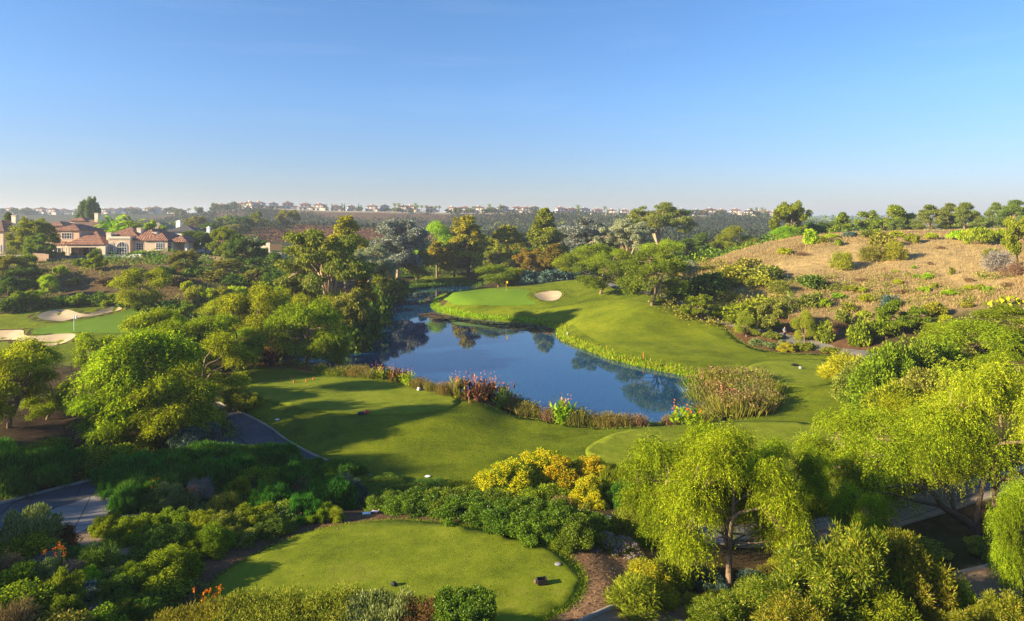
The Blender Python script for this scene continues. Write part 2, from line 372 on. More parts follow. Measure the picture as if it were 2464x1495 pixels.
GZ += bigN(GX, GY, .16, 3) * .16 * sstep(-dt / 5) * (1 - w_out) * near_m
GZ += w_out * (bigN(GX, GY, .5, 5) * .22 + bigN(GX, GY, 1.4, 9) * .08) * sstep((GY - 35) / 25) * (1 - far)
GZ += far * (bigN(GX, GY, .03, 6) * 2.0 + bigN(GX, GY, .09, 8) * .8) * np.clip(1 - np.abs(GY - 790) / 160, 0, 1) * 0.0
rim = sstep((np.abs(GY - 850) - 110) / 60)
GZ += far * (1 - rim) * (bigN(GX, GY, .02, 61) * 1.3)
GZ += far * rim * (bigN(GX, GY, .03, 6) * 1.6 + bigN(GX, GY, .09, 8) * .9) * sstep((2500 - GY) / 1500)
# bunkers
bunk_px = {'round': [(1287,712),(1300,706),(1325,702),(1345,703),(1352,710),(1343,722),(1322,726),(1300,722)],
 'long': [(90,762),(110,753),(135,748),(165,748),(190,756),(215,757),(240,750),(265,742),(285,738),(294,740),(290,748),(265,754),(230,762),(200,765),(175,770),(150,775),(120,774),(98,770)],
 'front': [(-120,810),(-40,800),(20,797),(55,798),(58,808),(75,812),(100,810),(140,806),(175,806),(182,812),(165,824),(140,832),(110,836),(80,834),(55,826),(20,820),(-50,824),(-120,822)]}
BUNK = {}
for k, px in bunk_px.items():
    P = np.array(spline([G(u, v) for u, v in px], 4)); BUNK[k] = P
    d = sdist(P, GX, GY)
    GZ += -(.45 if k != 'front' else .7) * sstep(d / 2.2) + .22 * np.exp(-((d + .8) / .9) ** 2)
dk = sdist(LAKE, GX, GY)
s = sstep(-dk / 5); zs = np.clip(.35 * -dk, -2.5, .45)
GZ = np.where(dk > 0, np.maximum(-.35 * dk, -2), zs * (1 - s) + np.maximum(GZ, .3) * s)

# ------------------------------------------------------------------ ground sheet with its own soil and litter colours
def GP(pts): return [g for g in (G(u, v) for u, v in pts) if g is not None]
GU = U0 + GA * FPX; GV = VH + (CAMZ - GZ) / GY * FPX
nzA = bigN(GX, GY, .09, 21); nzB = bigN(GX, GY, .35, 22); nzF = bigN(GX, GY, .02, 23)
Cc = np.zeros(GX.shape + (3,)); Cc[:] = (.075, .052, .026)
def paint(mask, col):
    global Cc
    mask = np.clip(mask, 0, 1)[..., None]; Cc = Cc * (1 - mask) + np.array(col) * mask
def soft(px, w, nz=None, amp=0): 
    d = sdist(px, GX, GY)
    if nz is not None: d = d + nz * amp
    return sstep(d / w + .5)
paint(sstep((nzB + .2) * 1.2), (.06, .065, .022))
# left slope below the villa: dry brown with olive weeds
slope = GP([(-200,745),(0,740),(300,725),(560,745),(700,700),(700,640),(560,622),(300,622),(0,612),(-200,612)])
paint(soft(slope, 6), (.13, .085, .042)); paint(soft(slope, 6) * sstep(nzB * 1.5), (.09, .085, .03))
terr = GP([(100,640),(200,655),(440,668),(640,650),(640,618),(450,620),(120,612)]); paint(soft(terr, 3) * sstep(.7 + nzB), (.2, .125, .062))
# dry hillside on the right
hill = np.array([(18, 120), (30, 126), (45, 108), (62, 98), (80, 82), (130, 90), (160, 160), (150, 200), (90, 210), (60, 190), (42, 172), (34, 150)], float)
paint(soft(hill, 10, nzA, 5), (.28, .21, .095)); 
bare = GP([(1860,640),(1960,600),(2050,585),(2150,572),(2260,566),(2400,575),(2440,630),(2420,700),(2300,690),(2230,660),(2100,640),(1980,650),(1900,665)])
paint(soft(bare, 7, nzB, 2.5), (.41, .295, .13)); paint(soft(bare, 7) * sstep(nzB - .1) * .35, (.34, .24, .11))
low = GP([(1720,790),(1800,830),(1960,850),(2100,850),(2100,800),(1960,770),(1800,760)]); paint(soft(low, 4, nzB, 2), (.16, .085, .042))
# bare earth around the near tee and under the left trees
paint(sstep(1 - np.abs(sdist(TEE['near'], GX, GY)) / 5 + nzB * .5), (.17, .1, .055))
er = GP([(1380,1260),(1480,1270),(1600,1290),(1560,1420),(1450,1495),(1380,1520),(1290,1560),(1350,1480),(1420,1390)]); paint(soft(er, 1, nzB, .5), (.3, .18, .1))
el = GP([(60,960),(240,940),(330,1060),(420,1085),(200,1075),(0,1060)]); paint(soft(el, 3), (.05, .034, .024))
bk = GP([(590,868),(700,880),(790,893),(720,905),(600,910),(560,890)]); paint(soft(bk, 2, nzB, .8), (.26, .15, .05))
# far country
f1 = sstep((GY - 240) / 60)
paint(f1, (.045, .055, .028)); paint(f1 * sstep(nzF * 1.3 - .1), (.10, .062, .036))
heath = sstep((GY - 320) / 25) * sstep((470 - GY) / 40) * sstep((GU - 380) / 80) * sstep((1120 - GU) / 160)
paint(heath, (.15, .072, .04)); paint(heath * sstep(nzA * 1.4 - .35), (.06, .05, .028))
rimc = sstep((GY - 640) / 60 + nzF * .8 - .4) * sstep((GU - 420) / 60); paint(rimc * .75, (.15, .085, .05))
paint(sstep((GY - 770) / 8) * sstep((1500 - GY) / 100) * sstep((GU - 470) / 40), (.2, .15, .1))
paint(sstep((GY - 1600) / 600), (.07, .065, .06))
vg = np.concatenate([GX[..., None], GY[..., None], GZ[..., None]], -1).reshape(-1, 3)
ni, nj = GX.shape
idx = np.arange(ni * nj).reshape(ni, nj)
F = np.stack([idx[:-1, :-1], idx[:-1, 1:], idx[1:, 1:], idx[1:, :-1]], -1).reshape(-1, 4)
m, nt, out = newmat('ground')
b = N(nt, 'ShaderNodeBsdfPrincipled', i_Roughness=1.0); b.inputs['Specular IOR Level'].default_value = .05
at = N(nt, 'ShaderNodeAttribute', attribute_name='soil'); g = N(nt, 'ShaderNodeNewGeometry')
n1 = noise(nt, .7, 7, g.outputs['Position'], .7); r1 = ramp(nt, [(.25, (.5, .5, .5)), (.5, (1, 1, 1)), (.78, (1.5, 1.42, 1.3))], n1.outputs[0])
n2 = noise(nt, 6, 5, g.outputs['Position'], .75); r2 = ramp(nt, [(.3, (.62, .62, .62)), (.7, (1.3, 1.3, 1.3))], n2.outputs[0])
c = mixc(nt, at.outputs['Color'], r1.outputs[0], 1.0, 'MULTIPLY'); c = mixc(nt, c, r2.outputs[0], 1.0, 'MULTIPLY')
nt.links.new(c, b.inputs['Base Color'])
bp = N(nt, 'ShaderNodeBump', i_Strength=.8, i_Distance=.25); nt.links.new(n2.outputs[0], bp.inputs['Height']); nt.links.new(bp.outputs[0], b.inputs['Normal'])
nt.links.new(b.outputs[0], out.inputs[0])
me = mesh_np('ground', vg, F, m, True)
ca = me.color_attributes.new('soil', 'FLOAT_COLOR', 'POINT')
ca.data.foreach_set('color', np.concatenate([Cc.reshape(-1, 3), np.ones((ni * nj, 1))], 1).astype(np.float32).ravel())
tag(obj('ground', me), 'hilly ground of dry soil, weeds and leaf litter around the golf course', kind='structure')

def sheet(name, poly, mat, off=.03, step=1.0, lip=0.0):
    poly = np.asarray(poly, float)[:, :2]
    # resample the outline
    P = []
    for i in range(len(poly)):
        p, q = poly[i - 1], poly[i]; n = max(1, int(math.ceil(np.hypot(*(q - p)) / (step * .7))))
        P += [p + (q - p) * k / n for k in range(n)]
    P = np.array(P); x0, y0 = P.min(0); x1, y1 = P.max(0)
    gx, gy = np.meshgrid(np.arange(x0, x1, step), np.arange(y0, y1, step)); gx = gx + (np.arange(gx.shape[0]) % 2)[:, None] * step * .5
    d = sdist(P, gx, gy); q = np.stack([gx[d > step * .4], gy[d > step * .4]], 1)
    A = np.concatenate([P, q]); n = len(P)
    r = delaunay_2d_cdt([Vector(p) for p in A], [(i, (i + 1) % n) for i in range(n)], [], 1, 1e-6)
    V = np.array([tuple(v) for v in r[0]]); F = np.array([f for f in r[2] if len(f) == 3])
    z = hgrid(V[:, 0], V[:, 1]) + off
    if F.size:
        a = V[F]; ar = (a[:,1,0]-a[:,0,0])*(a[:,2,1]-a[:,0,1]) - (a[:,2,0]-a[:,0,0])*(a[:,1,1]-a[:,0,1])
        F[ar < 0] = F[ar < 0][:, ::-1]
    if lip:      # thicken the edge so the layer reads as turf standing a little proud
        e = list(range(n)); base = len(V)
        z2 = hgrid(P[:, 0], P[:, 1]) - .1
        me = bpy.data.meshes.new(name)
        VV = [(*p, zz) for p, zz in zip(V, z)] + [(p[0], p[1], zz) for p, zz in zip(P, z2)]
        o = [list(map(int, f)) for f in F]
        inv = {int(k[0]): i for i, k in enumerate(r[3]) if len(k)}
        mp = {}
        for i, k in enumerate(r[3]):
            for kk in k: mp[int(kk)] = i
        for i in range(n):
            j = (i + 1) % n
            if i in mp and j in mp: o.append([mp[i], mp[j], base + j, base + i])
        me.from_pydata(VV, [], o); me.materials.append(mat); me.update()
        me.polygons.foreach_set('use_smooth', np.ones(len(o), bool))
    else:
        me = mesh_np(name, np.concatenate([V, z[:, None]], 1), F, mat, True)
    return obj(name, me)

M = {}
M['rough'] = mat_grass('grass', (.058, .085, .002), (.115, .155, .003), (.20, .23, .006), .07, 5, .9)
M['tee'] = mat_grass('tee_grass', (.095, .13, .006), (.155, .195, .01), (.23, .26, .02), .12, 9, .35)
M['fair'] = mat_grass('fairway_grass', (.072, .102, .003), (.132, .17, .004), (.21, .235, .008), .05, 7, .3)
M['green'] = mat_grass('putting_grass', (.085, .165, .008), (.105, .19, .010), (.13, .215, .014), .08, 10, .1)
M['sand'] = mat_solid('sand', (.40, .31, .20), .95, .18, .6, .8, 5, .1)
M['asphalt'] = mat_solid('asphalt', (.075, .08, .095), .85, .25, .5, .5, 30, joints=3.2)
M['concrete'] = mat_solid('concrete', (.28, .245, .23), .85, .18, .5, .3, 20, joints=2.8)
M['paleconc'] = mat_solid('pale_concrete', (.27, .24, .20), .85, .15, .8, .3, 20)
M['greypath'] = mat_solid('worn_path', (.15, .14, .125), .9, .3, .5, .5, 20)
M['dirtpath'] = mat_solid('path_dirt', (.24, .16, .1), .95, .25, .6, .6, 10)

o = sheet('lawn', LAWN, M['rough'], .035, 1.1, 1); tag(o, 'rolling mown lawn around the lake', kind='structure')
o = sheet('lawn', LEFT, M['rough'], .035, 1.3, 1); tag(o, 'mown lawn around the left putting green', kind='structure')
fair_px = [(1160,752),(1230,752),(1330,742),(1420,728),(1500,722),(1580,738),(1640,765),(1700,800),(1760,830),(1850,858),(1800,866),(1740,872),(1640,868),(1540,850),(1450,826),(1400,800),(1370,780),(1290,765)]
def inlawn(px): return np.array(spline(GP(px), 3))
o = sheet('fairway', inlawn(fair_px), M['fair'], .06, 1.2); tag(o, 'close-mown fairway right of the lake', kind='structure')
for k, lb in (('near', 'oval tee lawn nearest the camera'), ('far', 'raised oval tee lawn beside the near lake shore'), ('right', 'pale tee lawn behind the foreground pepper trees'), ('up', 'small tee lawn at the foot of the dry hillside')):
    o = sheet('tee_ground', TEE[k], M['tee'] , .10 if k != 'near' else .05, .8, 1); tag(o, lb, kind='structure')
grn = inlawn([(1062,722),(1085,708),(1120,701),(1170,697),(1218,696),(1260,697),(1275,702),(1268,712),(1272,720),(1290,730),(1270,735),(1200,736),(1130,735),(1090,732)])
o = sheet('putting_green', grn, M['green'], .075, 1.1); tag(o, 'bright putting green on the point of land across the lake', kind='structure')
gl = inlawn([(75,797),(110,788),(160,778),(205,771),(245,763),(280,756),(310,746),(345,745),(385,752),(430,770),(450,790),(430,803),(330,804),(240,803),(180,802),(120,805),(85,805)])
o = sheet('putting_green', gl, M['green'], .075, 1.0); tag(o, 'bright putting green between the two left bunkers', kind='structure')
for k, lb in (('round', 'small kidney-shaped sand bunker beside the far putting green'), ('long', 'long wavy sand bunker behind the left putting green'), ('front', 'double sand bunker in front of the left putting green')):
    o = sheet('bunker', BUNK[k], M['sand'], .09, .7); tag(o, lb, kind='structure')
far_lawn = inlawn([(1000,690),(1010,672),(1040,664),(1140,664),(1148,676),(1140,685),(1120,688),(1060,690)])
o = sheet('lawn', far_lawn, M['rough'], .06, 2); tag(o, 'small lawn under the yellow trees at the head of the lake', kind='structure')

def kerb(name, pts, mat, label, w=.13, h=.12, closed=False, n=4):
    P = np.array(spline([p[:2] for p in pts], n, closed)); L = len(P); V = []; F = []
    for i in range(L):
        d = P[min(i+1, L-1)] - P[max(i-1, 0)]; d = d / (np.linalg.norm(d) + 1e-9); nrm = np.array((-d[1], d[0])) * w / 2
        z = hz(*P[i]) + .03
        for s_, zz in ((1, -.1), (1, h), (-1, h), (-1, -.1)): V.append((P[i][0] + s_*nrm[0], P[i][1] + s_*nrm[1], z + zz))
    for i in range(L - 1):
        for k in range(3): F.append((i*4+k, i*4+k+1, i*4+k+5, i*4+k+4))
    me = mesh_np(name, V, F, mat)
    return tag(obj(name, me), label, kind='structure')
edgeR = GP([(508,962),(540,976),(600,1004),(650,1031),(700,1068),(780,1108),(880,1143),(960,1165),(1080,1195),(1200,1215),(1350,1235),(1480,1250),(1560,1262)])
edgeL = GP([(1560,1276),(1480,1264),(1330,1252),(1180,1237),(1000,1207),(850,1182),(760,1165),(680,1125),(620,1085),(560,1045),(520,1000),(498,966)])
mainp = np.array(spline(edgeR, 3, False) + spline(edgeL, 3, False))
tag(sheet('cart_path', mainp, M['asphalt'], .025, .7), 'dark asphalt cart path curving down between bushes and lawn', kind='structure')
kerb('kerb', edgeR, M['paleconc'], 'low pale kerb between the asphalt cart path and the lawn')
br = GP([(-260,1275),(-100,1240),(0,1214),(120,1182),(240,1150),(330,1112),(450,1072),(552,1043)]); bl = GP([(612,1083),(500,1115),(400,1145),(300,1175),(227,1195),(114,1233),(0,1272),(-100,1310),(-260,1370)])
tag(sheet('cart_path', np.array(spline(br, 3, False) + spline(bl, 3, False)), M['asphalt'], .02, .7), 'shaded asphalt cart path leaving on the left', kind='structure')
kerb('kerb', br[:6], M['paleconc'], 'pale kerb on the far side of the shaded cart path')
pad = np.array(spline(GP([(114,1233),(170,1214),(227,1195),(250,1202),(266,1216),(268,1236),(250,1254),(222,1268),(184,1286),(140,1300),(60,1320),(-60,1345),(-200,1370),(-200,1345),(0,1275)]), 3))
tag(sheet('pavement', pad, M['concrete'], .045, .6), 'pale rose concrete slab beside the shaded cart path', kind='structure')
kerb('kerb', GP([(258,1206),(266,1216),(270,1232),(264,1240)]), M['paleconc'], 'short curved kerb at the end of the concrete slab', .16, .18)
dpt = np.array(spline(GP([(184,1288),(222,1270),(262,1246),(300,1240),(380,1240),(380,1250),(300,1252),(262,1280),(290,1300),(340,1325),(345,1350),(290,1360),(230,1340),(190,1310)]), 3))
tag(sheet('path', dpt, M['dirtpath'], .03, .6), 'narrow beaten earth path below the concrete slab', kind='structure')
def ribbon(px, w, n=4):
    c = np.array(spline([p[:2] for p in GP(px)], n, False)); L = []; Rr = []
    for i in range(len(c)):
        d = c[min(i+1, len(c)-1)] - c[max(i-1, 0)]; d = d / (np.linalg.norm(d) + 1e-9); nn = np.array((-d[1], d[0])) * w / 2
        L.append(c[i] + nn); Rr.append(c[i] - nn)
    return np.array(L + Rr[::-1]), L, Rr
p_, L_, R_ = ribbon([(1560,1270),(1750,1290),(1980,1275),(2120,1243),(2230,1212),(2340,1180),(2560,1120)], 2.9)
tag(sheet('cart_path', p_, M['concrete'], .035, .6), 'pale cart path showing through the pepper trees on the right', kind='structure')
kerb('kerb', R_, M['paleconc'], 'kerb along the pale cart path under the pepper trees', n=1)
p_, L_, R_ = ribbon([(1420,1560),(1560,1500),(1760,1478),(2000,1462),(2250,1432),(2464,1382),(2640,1330)], 2.2)
tag(sheet('cart_path', p_, M['dirtpath'], .03, .6), 'ochre path in the lower right corner', kind='structure')
kerb('kerb', R_, M['paleconc'], 'kerb on the near side of the ochre corner path', n=1)
kerb('kerb', L_, M['paleconc'], 'kerb on the far side of the ochre corner path', n=1)
p_, L_, R_ = ribbon([(1420,678),(1475,688),(1530,697),(1600,713),(1650,733),(1700,758),(1745,775),(1800,790),(1890,815),(1960,832),(2010,845),(2100,856),(2200,870)], 2.6)
tag(sheet('cart_path', p_, M['greypath'], .1, 1), 'cart path along the foot of the hillside', kind='structure')

# ------------------------------------------------------------------ lake water
m, nt, out = newmat('water')
b = N(nt, 'ShaderNodeBsdfPrincipled', i_Roughness=.012, i_IOR=1.45); b.inputs['Base Color'].default_value = (.006, .045, .11, 1)
b.inputs['Specular IOR Level'].default_value = .75
g = N(nt, 'ShaderNodeNewGeometry'); mp = N(nt, 'ShaderNodeMapping'); mp.inputs['Scale'].default_value = (1, 2.2, 1); nt.links.new(g.outputs['Position'], mp.inputs[0])
n1 = noise(nt, .9, 4, mp.outputs[0], .6); bp = N(nt, 'ShaderNodeBump', i_Strength=.010, i_Distance=.1); nt.links.new(n1.outputs[0], bp.inputs['Height']); nt.links.new(bp.outputs[0], b.inputs['Normal'])
nt.links.new(b.outputs[0], out.inputs[0])
x0, y0 = LAKE[:, :2].min(0) - 3; x1, y1 = LAKE[:, :2].max(0) + 3
me = mesh_np('lake_water', [(x0, y0, 0), (x1, y0, 0), (x1, y1, 0), (x0, y1, 0)], [(0, 1, 2, 3)], m)
tag(obj('lake_water', me), 'still blue lake reflecting the sky and the trees', kind='structure')

# ------------------------------------------------------------------ plants
def unit(v): return v / (np.linalg.norm(v, axis=-1, keepdims=True) + 1e-9)
def rdir(r, n): return unit(r.normal(size=(n, 3)))
def leaf_quads(r, P, A, L, W):
    """diamond leaves at P along A"""
    n = len(P); S = unit(np.cross(A, rdir(r, n)))
    L = (L * r.uniform(.7, 1.3, n))[:, None]; W = (W * r.uniform(.7, 1.3, n))[:, None]
    V = np.stack([P, P + A * L * .45 + S * W * .5, P + A * L, P + A * L * .45 - S * W * .5], 1)
    return V.reshape(-1, 3)
def quads(V): return np.arange(len(V)).reshape(-1, 4)

def clump_leaves(r, C, n, L, W, mode='rand', squash=.85, shell=.55):
    """C: clumps (x, y, z, radius); leaves fill the outer shell of every clump"""
    w = C[:, 3] ** 2; k = r.choice(len(C), n, p=w / w.sum()); c = C[k]
    d = rdir(r, n); rad = (shell + (1 - shell) * r.random(n) ** .6) * c[:, 3]
    rad *= 1 + .18 * np.sin(d[:, 0] * 7 + k) * np.sin(d[:, 1] * 6 + 2 * k) + .12 * np.sin(d[:, 2] * 9 + k)
    P = c[:, :3] + d * rad[:, None] * np.array([1, 1, squash])
    up = np.array([0, 0, 1.0]); q = rdir(r, n)
    if mode == 'rand': A = unit(q + d * .5)
    elif mode == 'up': A = unit(d * .35 + up * 1.0 + q * .35)
    elif mode == 'out': A = unit(d + q * .55)
    elif mode == 'hang': A = unit(-up * 1.0 + d * .5 + q * .45)
    elif mode == 'flat': A = unit(q * np.array([1, 1, .35]) + d * .2)
    return leaf_quads(r, P, A, L, W)

def strand_leaves(r, C, ns, seg, step, L, W, droop=1.0, per=2):
    """weeping strands that arch out of each clump and hang"""
    w = C[:, 3] ** 2; k = r.choice(len(C), ns, p=w / w.sum()); c = C[k]
    d = rdir(r, ns); d[:, 2] = np.abs(d[:, 2]) * 1.0 - .25; d = unit(d)
    P = c[:, :3] + d * (c[:, 3] * r.uniform(.45, .95, ns))[:, None]
    V = unit(d * np.array([1, 1, .6]) + rdir(r, ns) * .5 + np.array([0, 0, .25]))
    ln = r.uniform(.5, 1.25, ns); out = []
    for s in range(seg):
        V = unit(V + np.array([0, 0, -.28 * droop]) + rdir(r, ns) * .12)
        P = P + V * (step * ln)[:, None]
        for j in range(per):
            A = unit(V * .7 + rdir(r, ns) * .75 + np.array([0, 0, -.25]))
            out.append(leaf_quads(r, P + rdir(r, ns) * .03, A, L * (1.1 - .5 * s / seg), W))
    return np.concatenate(out)

def lobes(r, nl, per, rx, rz, z0, lr, cr, lo=-.6, fill=.75):
    B = dome(r, nl, rx, rz, z0, lr, lo, fill); out = []
    for b in B:
        d = rdir(r, per * 2); d = d[d[:, 2] > -.55][:per]
        out.append(np.column_stack([b[:3] + d * b[3] * r.uniform(.5, 1, (len(d), 1)) * (1, 1, .85), cr * r.uniform(.7, 1.25, len(d))]))
    out = np.concatenate(out); out[:, :2] -= (out[:, :2].max(0) + out[:, :2].min(0)) / 2; return out
def dome(r, n, rx, rz, z0, rr, lo=-.25, fill=.5):
    d = rdir(r, n * 3); d = d[d[:, 2] > lo][:n]
    f = r.uniform(fill, 1, len(d)) ** .6
    return np.concatenate([d * f[:, None] * np.array([rx, rx, rz]) + np.array([0, 0, z0]), (rr * r.uniform(.7, 1.3, len(d)))[:, None]], 1)

def branches(r, base_r, fork, C, mains=4, lean=(0, 0), thin=.035, wob=.25, sub=True, n=6):
    """trunk to the fork, main limbs to spread clumps, twigs to the others"""
    mb = MB(); fk = np.array([lean[0], lean[1], fork])
    t = [np.zeros(3) + np.array([0, 0, -.4]), np.array([lean[0]*.2, lean[1]*.2, fork*.35]) + np.append(r.normal(size=2) * wob * .3, 0), fk]
    t = spline(t, 4, False)
    rad = np.linspace(base_r * 1.15, base_r * .72, len(t)); rad[0] = base_r * 1.5
    mb.tube(t, rad, n + 2)
    P = C[:, :3]; idx = [int(np.argmax(P[:, 2]))]; okz = P[:, 2] > np.percentile(P[:, 2], 55)
    while len(idx) < min(mains, len(P)):
        dd = okz * np.min([np.linalg.norm(unit(P - fk) - unit(P[i] - fk), axis=1) for i in idx], axis=0); idx.append(int(np.argmax(dd)))
    ml = []
    for i in idx:
        e = fk + (P[i] - fk) * .86; m1 = fk + (e - fk) * (.28, .28, .5) + np.append(r.normal(size=2) * wob, (.12 * np.linalg.norm(e - fk)))
        c = spline([fk - (0, 0, .1), m1, fk + (e - fk) * (.66, .66, .82) + r.normal(size=3) * wob * .5, e], 4, False)
        mb.tube(c, np.linspace(base_r * .6, thin, len(c)), n); ml.append(np.array(c))
    if sub:
        allp = np.concatenate(ml)
        for i in range(len(P)):
            if i in idx: continue
            dd = np.linalg.norm(allp - P[i], axis=1) + .6 * np.maximum(0, allp[:, 2] - P[i, 2] + .3); s_ = allp[int(np.argmin(dd))]
            e_ = s_ + (P[i] - s_) * .8 - (0, 0, .12); mid = (s_ + e_) / 2 + r.normal(size=3) * wob * .4
            mb.tube([s_, mid, e_], [base_r * .22 + thin * .4, base_r * .12 + thin * .4, thin * .5], max(4, n - 1))
    return mb

PROTO = {}
def add_proto(name, parts):
    """parts: list of (part name, verts, faces or MB, material key)"""
    V = parts[-1][1] if not isinstance(parts[-1][1], MB) else np.array(parts[-1][1].V)
    allv = np.concatenate([np.array(p[1].V) if isinstance(p[1], MB) else p[1] for p in parts])
    lo, hi = np.percentile(V[:, :2], .7, 0), np.percentile(V[:, :2], 99.3, 0)
    out = dict(H=float(np.percentile(allv[:, 2], 99.7)), W=float((hi - lo).mean()), parts=[])
    for pn, v, mk in parts:
        if isinstance(v, MB):
            me = bpy.data.meshes.new(pn); me.from_pydata(v.V, [], v.F); me.update(); me.polygons.foreach_set('use_smooth', np.ones(len(v.F), bool))
        else: me = mesh_np(pn, v, quads(v))
        out['parts'].append([pn, me, mk, {}])
    PROTO.setdefault(name, []).append(out)

LM = {}
LM['pepper'] = mat_leaf('pepper_leaves', [(.075, .05, .008), (.04, .065, .003), (.075, .11, .004), (.12, .17, .006), (.21, .265, .010), (.30, .34, .02)], .42, .35)
LM['pepperY'] = mat_leaf('pepper_leaves_yellow', [(.055, .085, .004), (.14, .18, .008), (.24, .28, .015), (.32, .33, .03)], .42, .35)
LM['euc'] = mat_leaf('eucalyptus_leaves', [(.03, .04, .006), (.075, .09, .012), (.14, .145, .022), (.22, .19, .04)], .28, .25)
LM['eucgrey'] = mat_leaf('grey_eucalyptus_leaves', [(.05, .06, .035), (.10, .12, .07), (.16, .17, .10), (.24, .24, .15)], .25, .25)
LM['silver'] = mat_leaf('silver_leaves', [(.05, .06, .05), (.11, .13, .11), (.2, .22, .19), (.34, .36, .33)], .15, .4)
LM['gold'] = mat_leaf('golden_leaves', [(.05, .065, .006), (.17, .18, .010), (.34, .31, .016), (.44, .36, .03)], .4, .3)
LM['goldgreen'] = mat_leaf('yellow_green_leaves', [(.05, .07, .008), (.14, .15, .012), (.28, .24, .02), (.36, .22, .03)], .38, .3)
LM['rusty'] = mat_leaf('rusty_leaves', [(.04, .045, .008), (.11, .11, .014), (.2, .16, .02), (.30, .15, .02)], .35, .3)
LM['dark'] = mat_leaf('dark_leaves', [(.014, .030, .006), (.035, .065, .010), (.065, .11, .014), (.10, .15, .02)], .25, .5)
LM['mid'] = mat_leaf('green_leaves', [(.028, .045, .004), (.07, .10, .006), (.13, .165, .010), (.19, .22, .015)], .32, .5)
LM['bright'] = mat_leaf('bright_leaves', [(.05, .09, .004), (.11, .18, .006), (.2, .28, .01), (.28, .36, .02)], .38, .5)
LM['lime'] = mat_leaf('lime_leaves', [(.08, .11, .006), (.19, .23, .01), (.33, .36, .015), (.45, .45, .03)], .35, 1.0)
LM['olive'] = mat_leaf('olive_leaves', [(.035, .042, .008), (.08, .09, .014), (.14, .15, .02), (.21, .2, .04)], .28, .5)
LM['oliveG'] = mat_leaf('soft_green_leaves', [(.04, .06, .006), (.09, .13, .01), (.15, .195, .016), (.21, .25, .03)], .32, .5)
LM['oliveY'] = mat_leaf('olive_yellow_leaves', [(.045, .055, .006), (.105, .125, .010), (.17, .185, .014), (.24, .23, .025)], .32, .5)
LM['brown'] = mat_leaf('brown_twigs', [(.045, .03, .018), (.10, .065, .035), (.17, .11, .06), (.24, .16, .09)], .15, .6)
LM['grey'] = mat_leaf('grey_twigs', [(.06, .055, .05), (.12, .11, .10), (.2, .18, .16), (.28, .25, .22)], .1, .6)
LM['pine'] = mat_leaf('pine_needles', [(.03, .05, .012), (.075, .11, .02), (.14, .18, .035), (.2, .23, .05)], .2, .5)
LM['palmleaf'] = mat_leaf('palm_fronds', [(.04, .06, .01), (.09, .13, .015), (.18, .22, .03), (.26, .28, .05)], .3, .5)
LM['sprig'] = mat_leaf('sprig_leaves', [(.014, .05, .008), (.03, .10, .012), (.055, .16, .018), (.09, .21, .03)], .3, .6)
LM['bluegreen'] = mat_leaf('blue_green_leaves', [(.02, .04, .035), (.045, .085, .07), (.08, .13, .11), (.12, .18, .16)], .2, .6)
LM['saltbush'] = mat_leaf('pale_leaves', [(.05, .075, .02), (.10, .14, .04), (.17, .21, .075), (.26, .30, .13)], .25, .9)
LM['laurel'] = mat_leaf('laurel_leaves', [(.04, .06, .004), (.10, .135, .006), (.19, .22, .01), (.30, .25, .03)], .35, .5, .012)
LM['hedge'] = mat_leaf('hedge_leaves', [(.022, .048, .003), (.06, .11, .005), (.11, .18, .008), (.165, .23, .015)], .3, .9, .015)
LM['hedgeY'] = mat_leaf('hedge_yellow_leaves', [(.04, .055, .006), (.11, .125, .012), (.2, .205, .022), (.32, .29, .06)], .32, .9)
LM['chap'] = mat_leaf('chaparral_leaves', [(.010, .018, .010), (.020, .032, .016), (.036, .048, .024), (.055, .06, .032)], .15, .3)
LM['rust'] = mat_leaf('rust_leaves', [(.045, .035, .012), (.10, .055, .022), (.16, .075, .03)], .2, 1)
LM['darkred'] = mat_leaf('dark_red_leaves', [(.02, .03, .008), (.05, .05, .01), (.12, .03, .02), (.2, .02, .03)], .2, 1)
LM['bronze'] = mat_leaf('bronze_leaves', [(.03, .016, .012), (.08, .03, .025), (.14, .06, .03), (.2, .12, .04)], .3, .8)
LM['reed'] = mat_leaf('reed_blades', [(.05, .055, .015), (.12, .12, .025), (.2, .18, .04), (.28, .22, .07)], .3, .8)
LM['plume'] = mat_leaf('brown_plumes', [(.09, .065, .025), (.16, .12, .05), (.24, .19, .09)], .25, .8)
LM['yflower'] = mat_leaf('yellow_blossoms', [(.72, .52, .01), (.85, .66, .02), (.9, .76, .05)], .3, .8)
LM['oflower'] = mat_leaf('orange_blossoms', [(.6, .17, .015), (.7, .25, .02)], .3, .8)
LM['pflower'] = mat_leaf('purple_blossoms', [(.4, .15, .5), (.6, .32, .7), (.75, .5, .8)], .3, .8)
LM['pkflower'] = mat_leaf('pink_blossoms', [(.45, .09, .09), (.58, .22, .19), (.66, .34, .25)], .35, .8)
LM['wflower'] = mat_leaf('white_blossoms', [(.6, .6, .5), (.8, .8, .75)], .2, .8)
LM['dry'] = mat_leaf('dry_grass_blades', [(.18, .13, .055), (.28, .21, .09), (.36, .28, .125)], .3, .15)
LM['bark'] = mat_solid('bark', (.22, .15, .10), .95, .45, 4, .8, 14)
LM['palebark'] = mat_solid('pale_bark', (.40, .28, .18), .8, .25, 2, .4, 8)
LM['gumbark'] = mat_solid('gum_bark', (.62, .48, .34), .8, .25, 2, .4, 8)
LM['darkbark'] = mat_solid('dark_bark', (.09, .065, .045), .95, .35, 4, .8, 14)

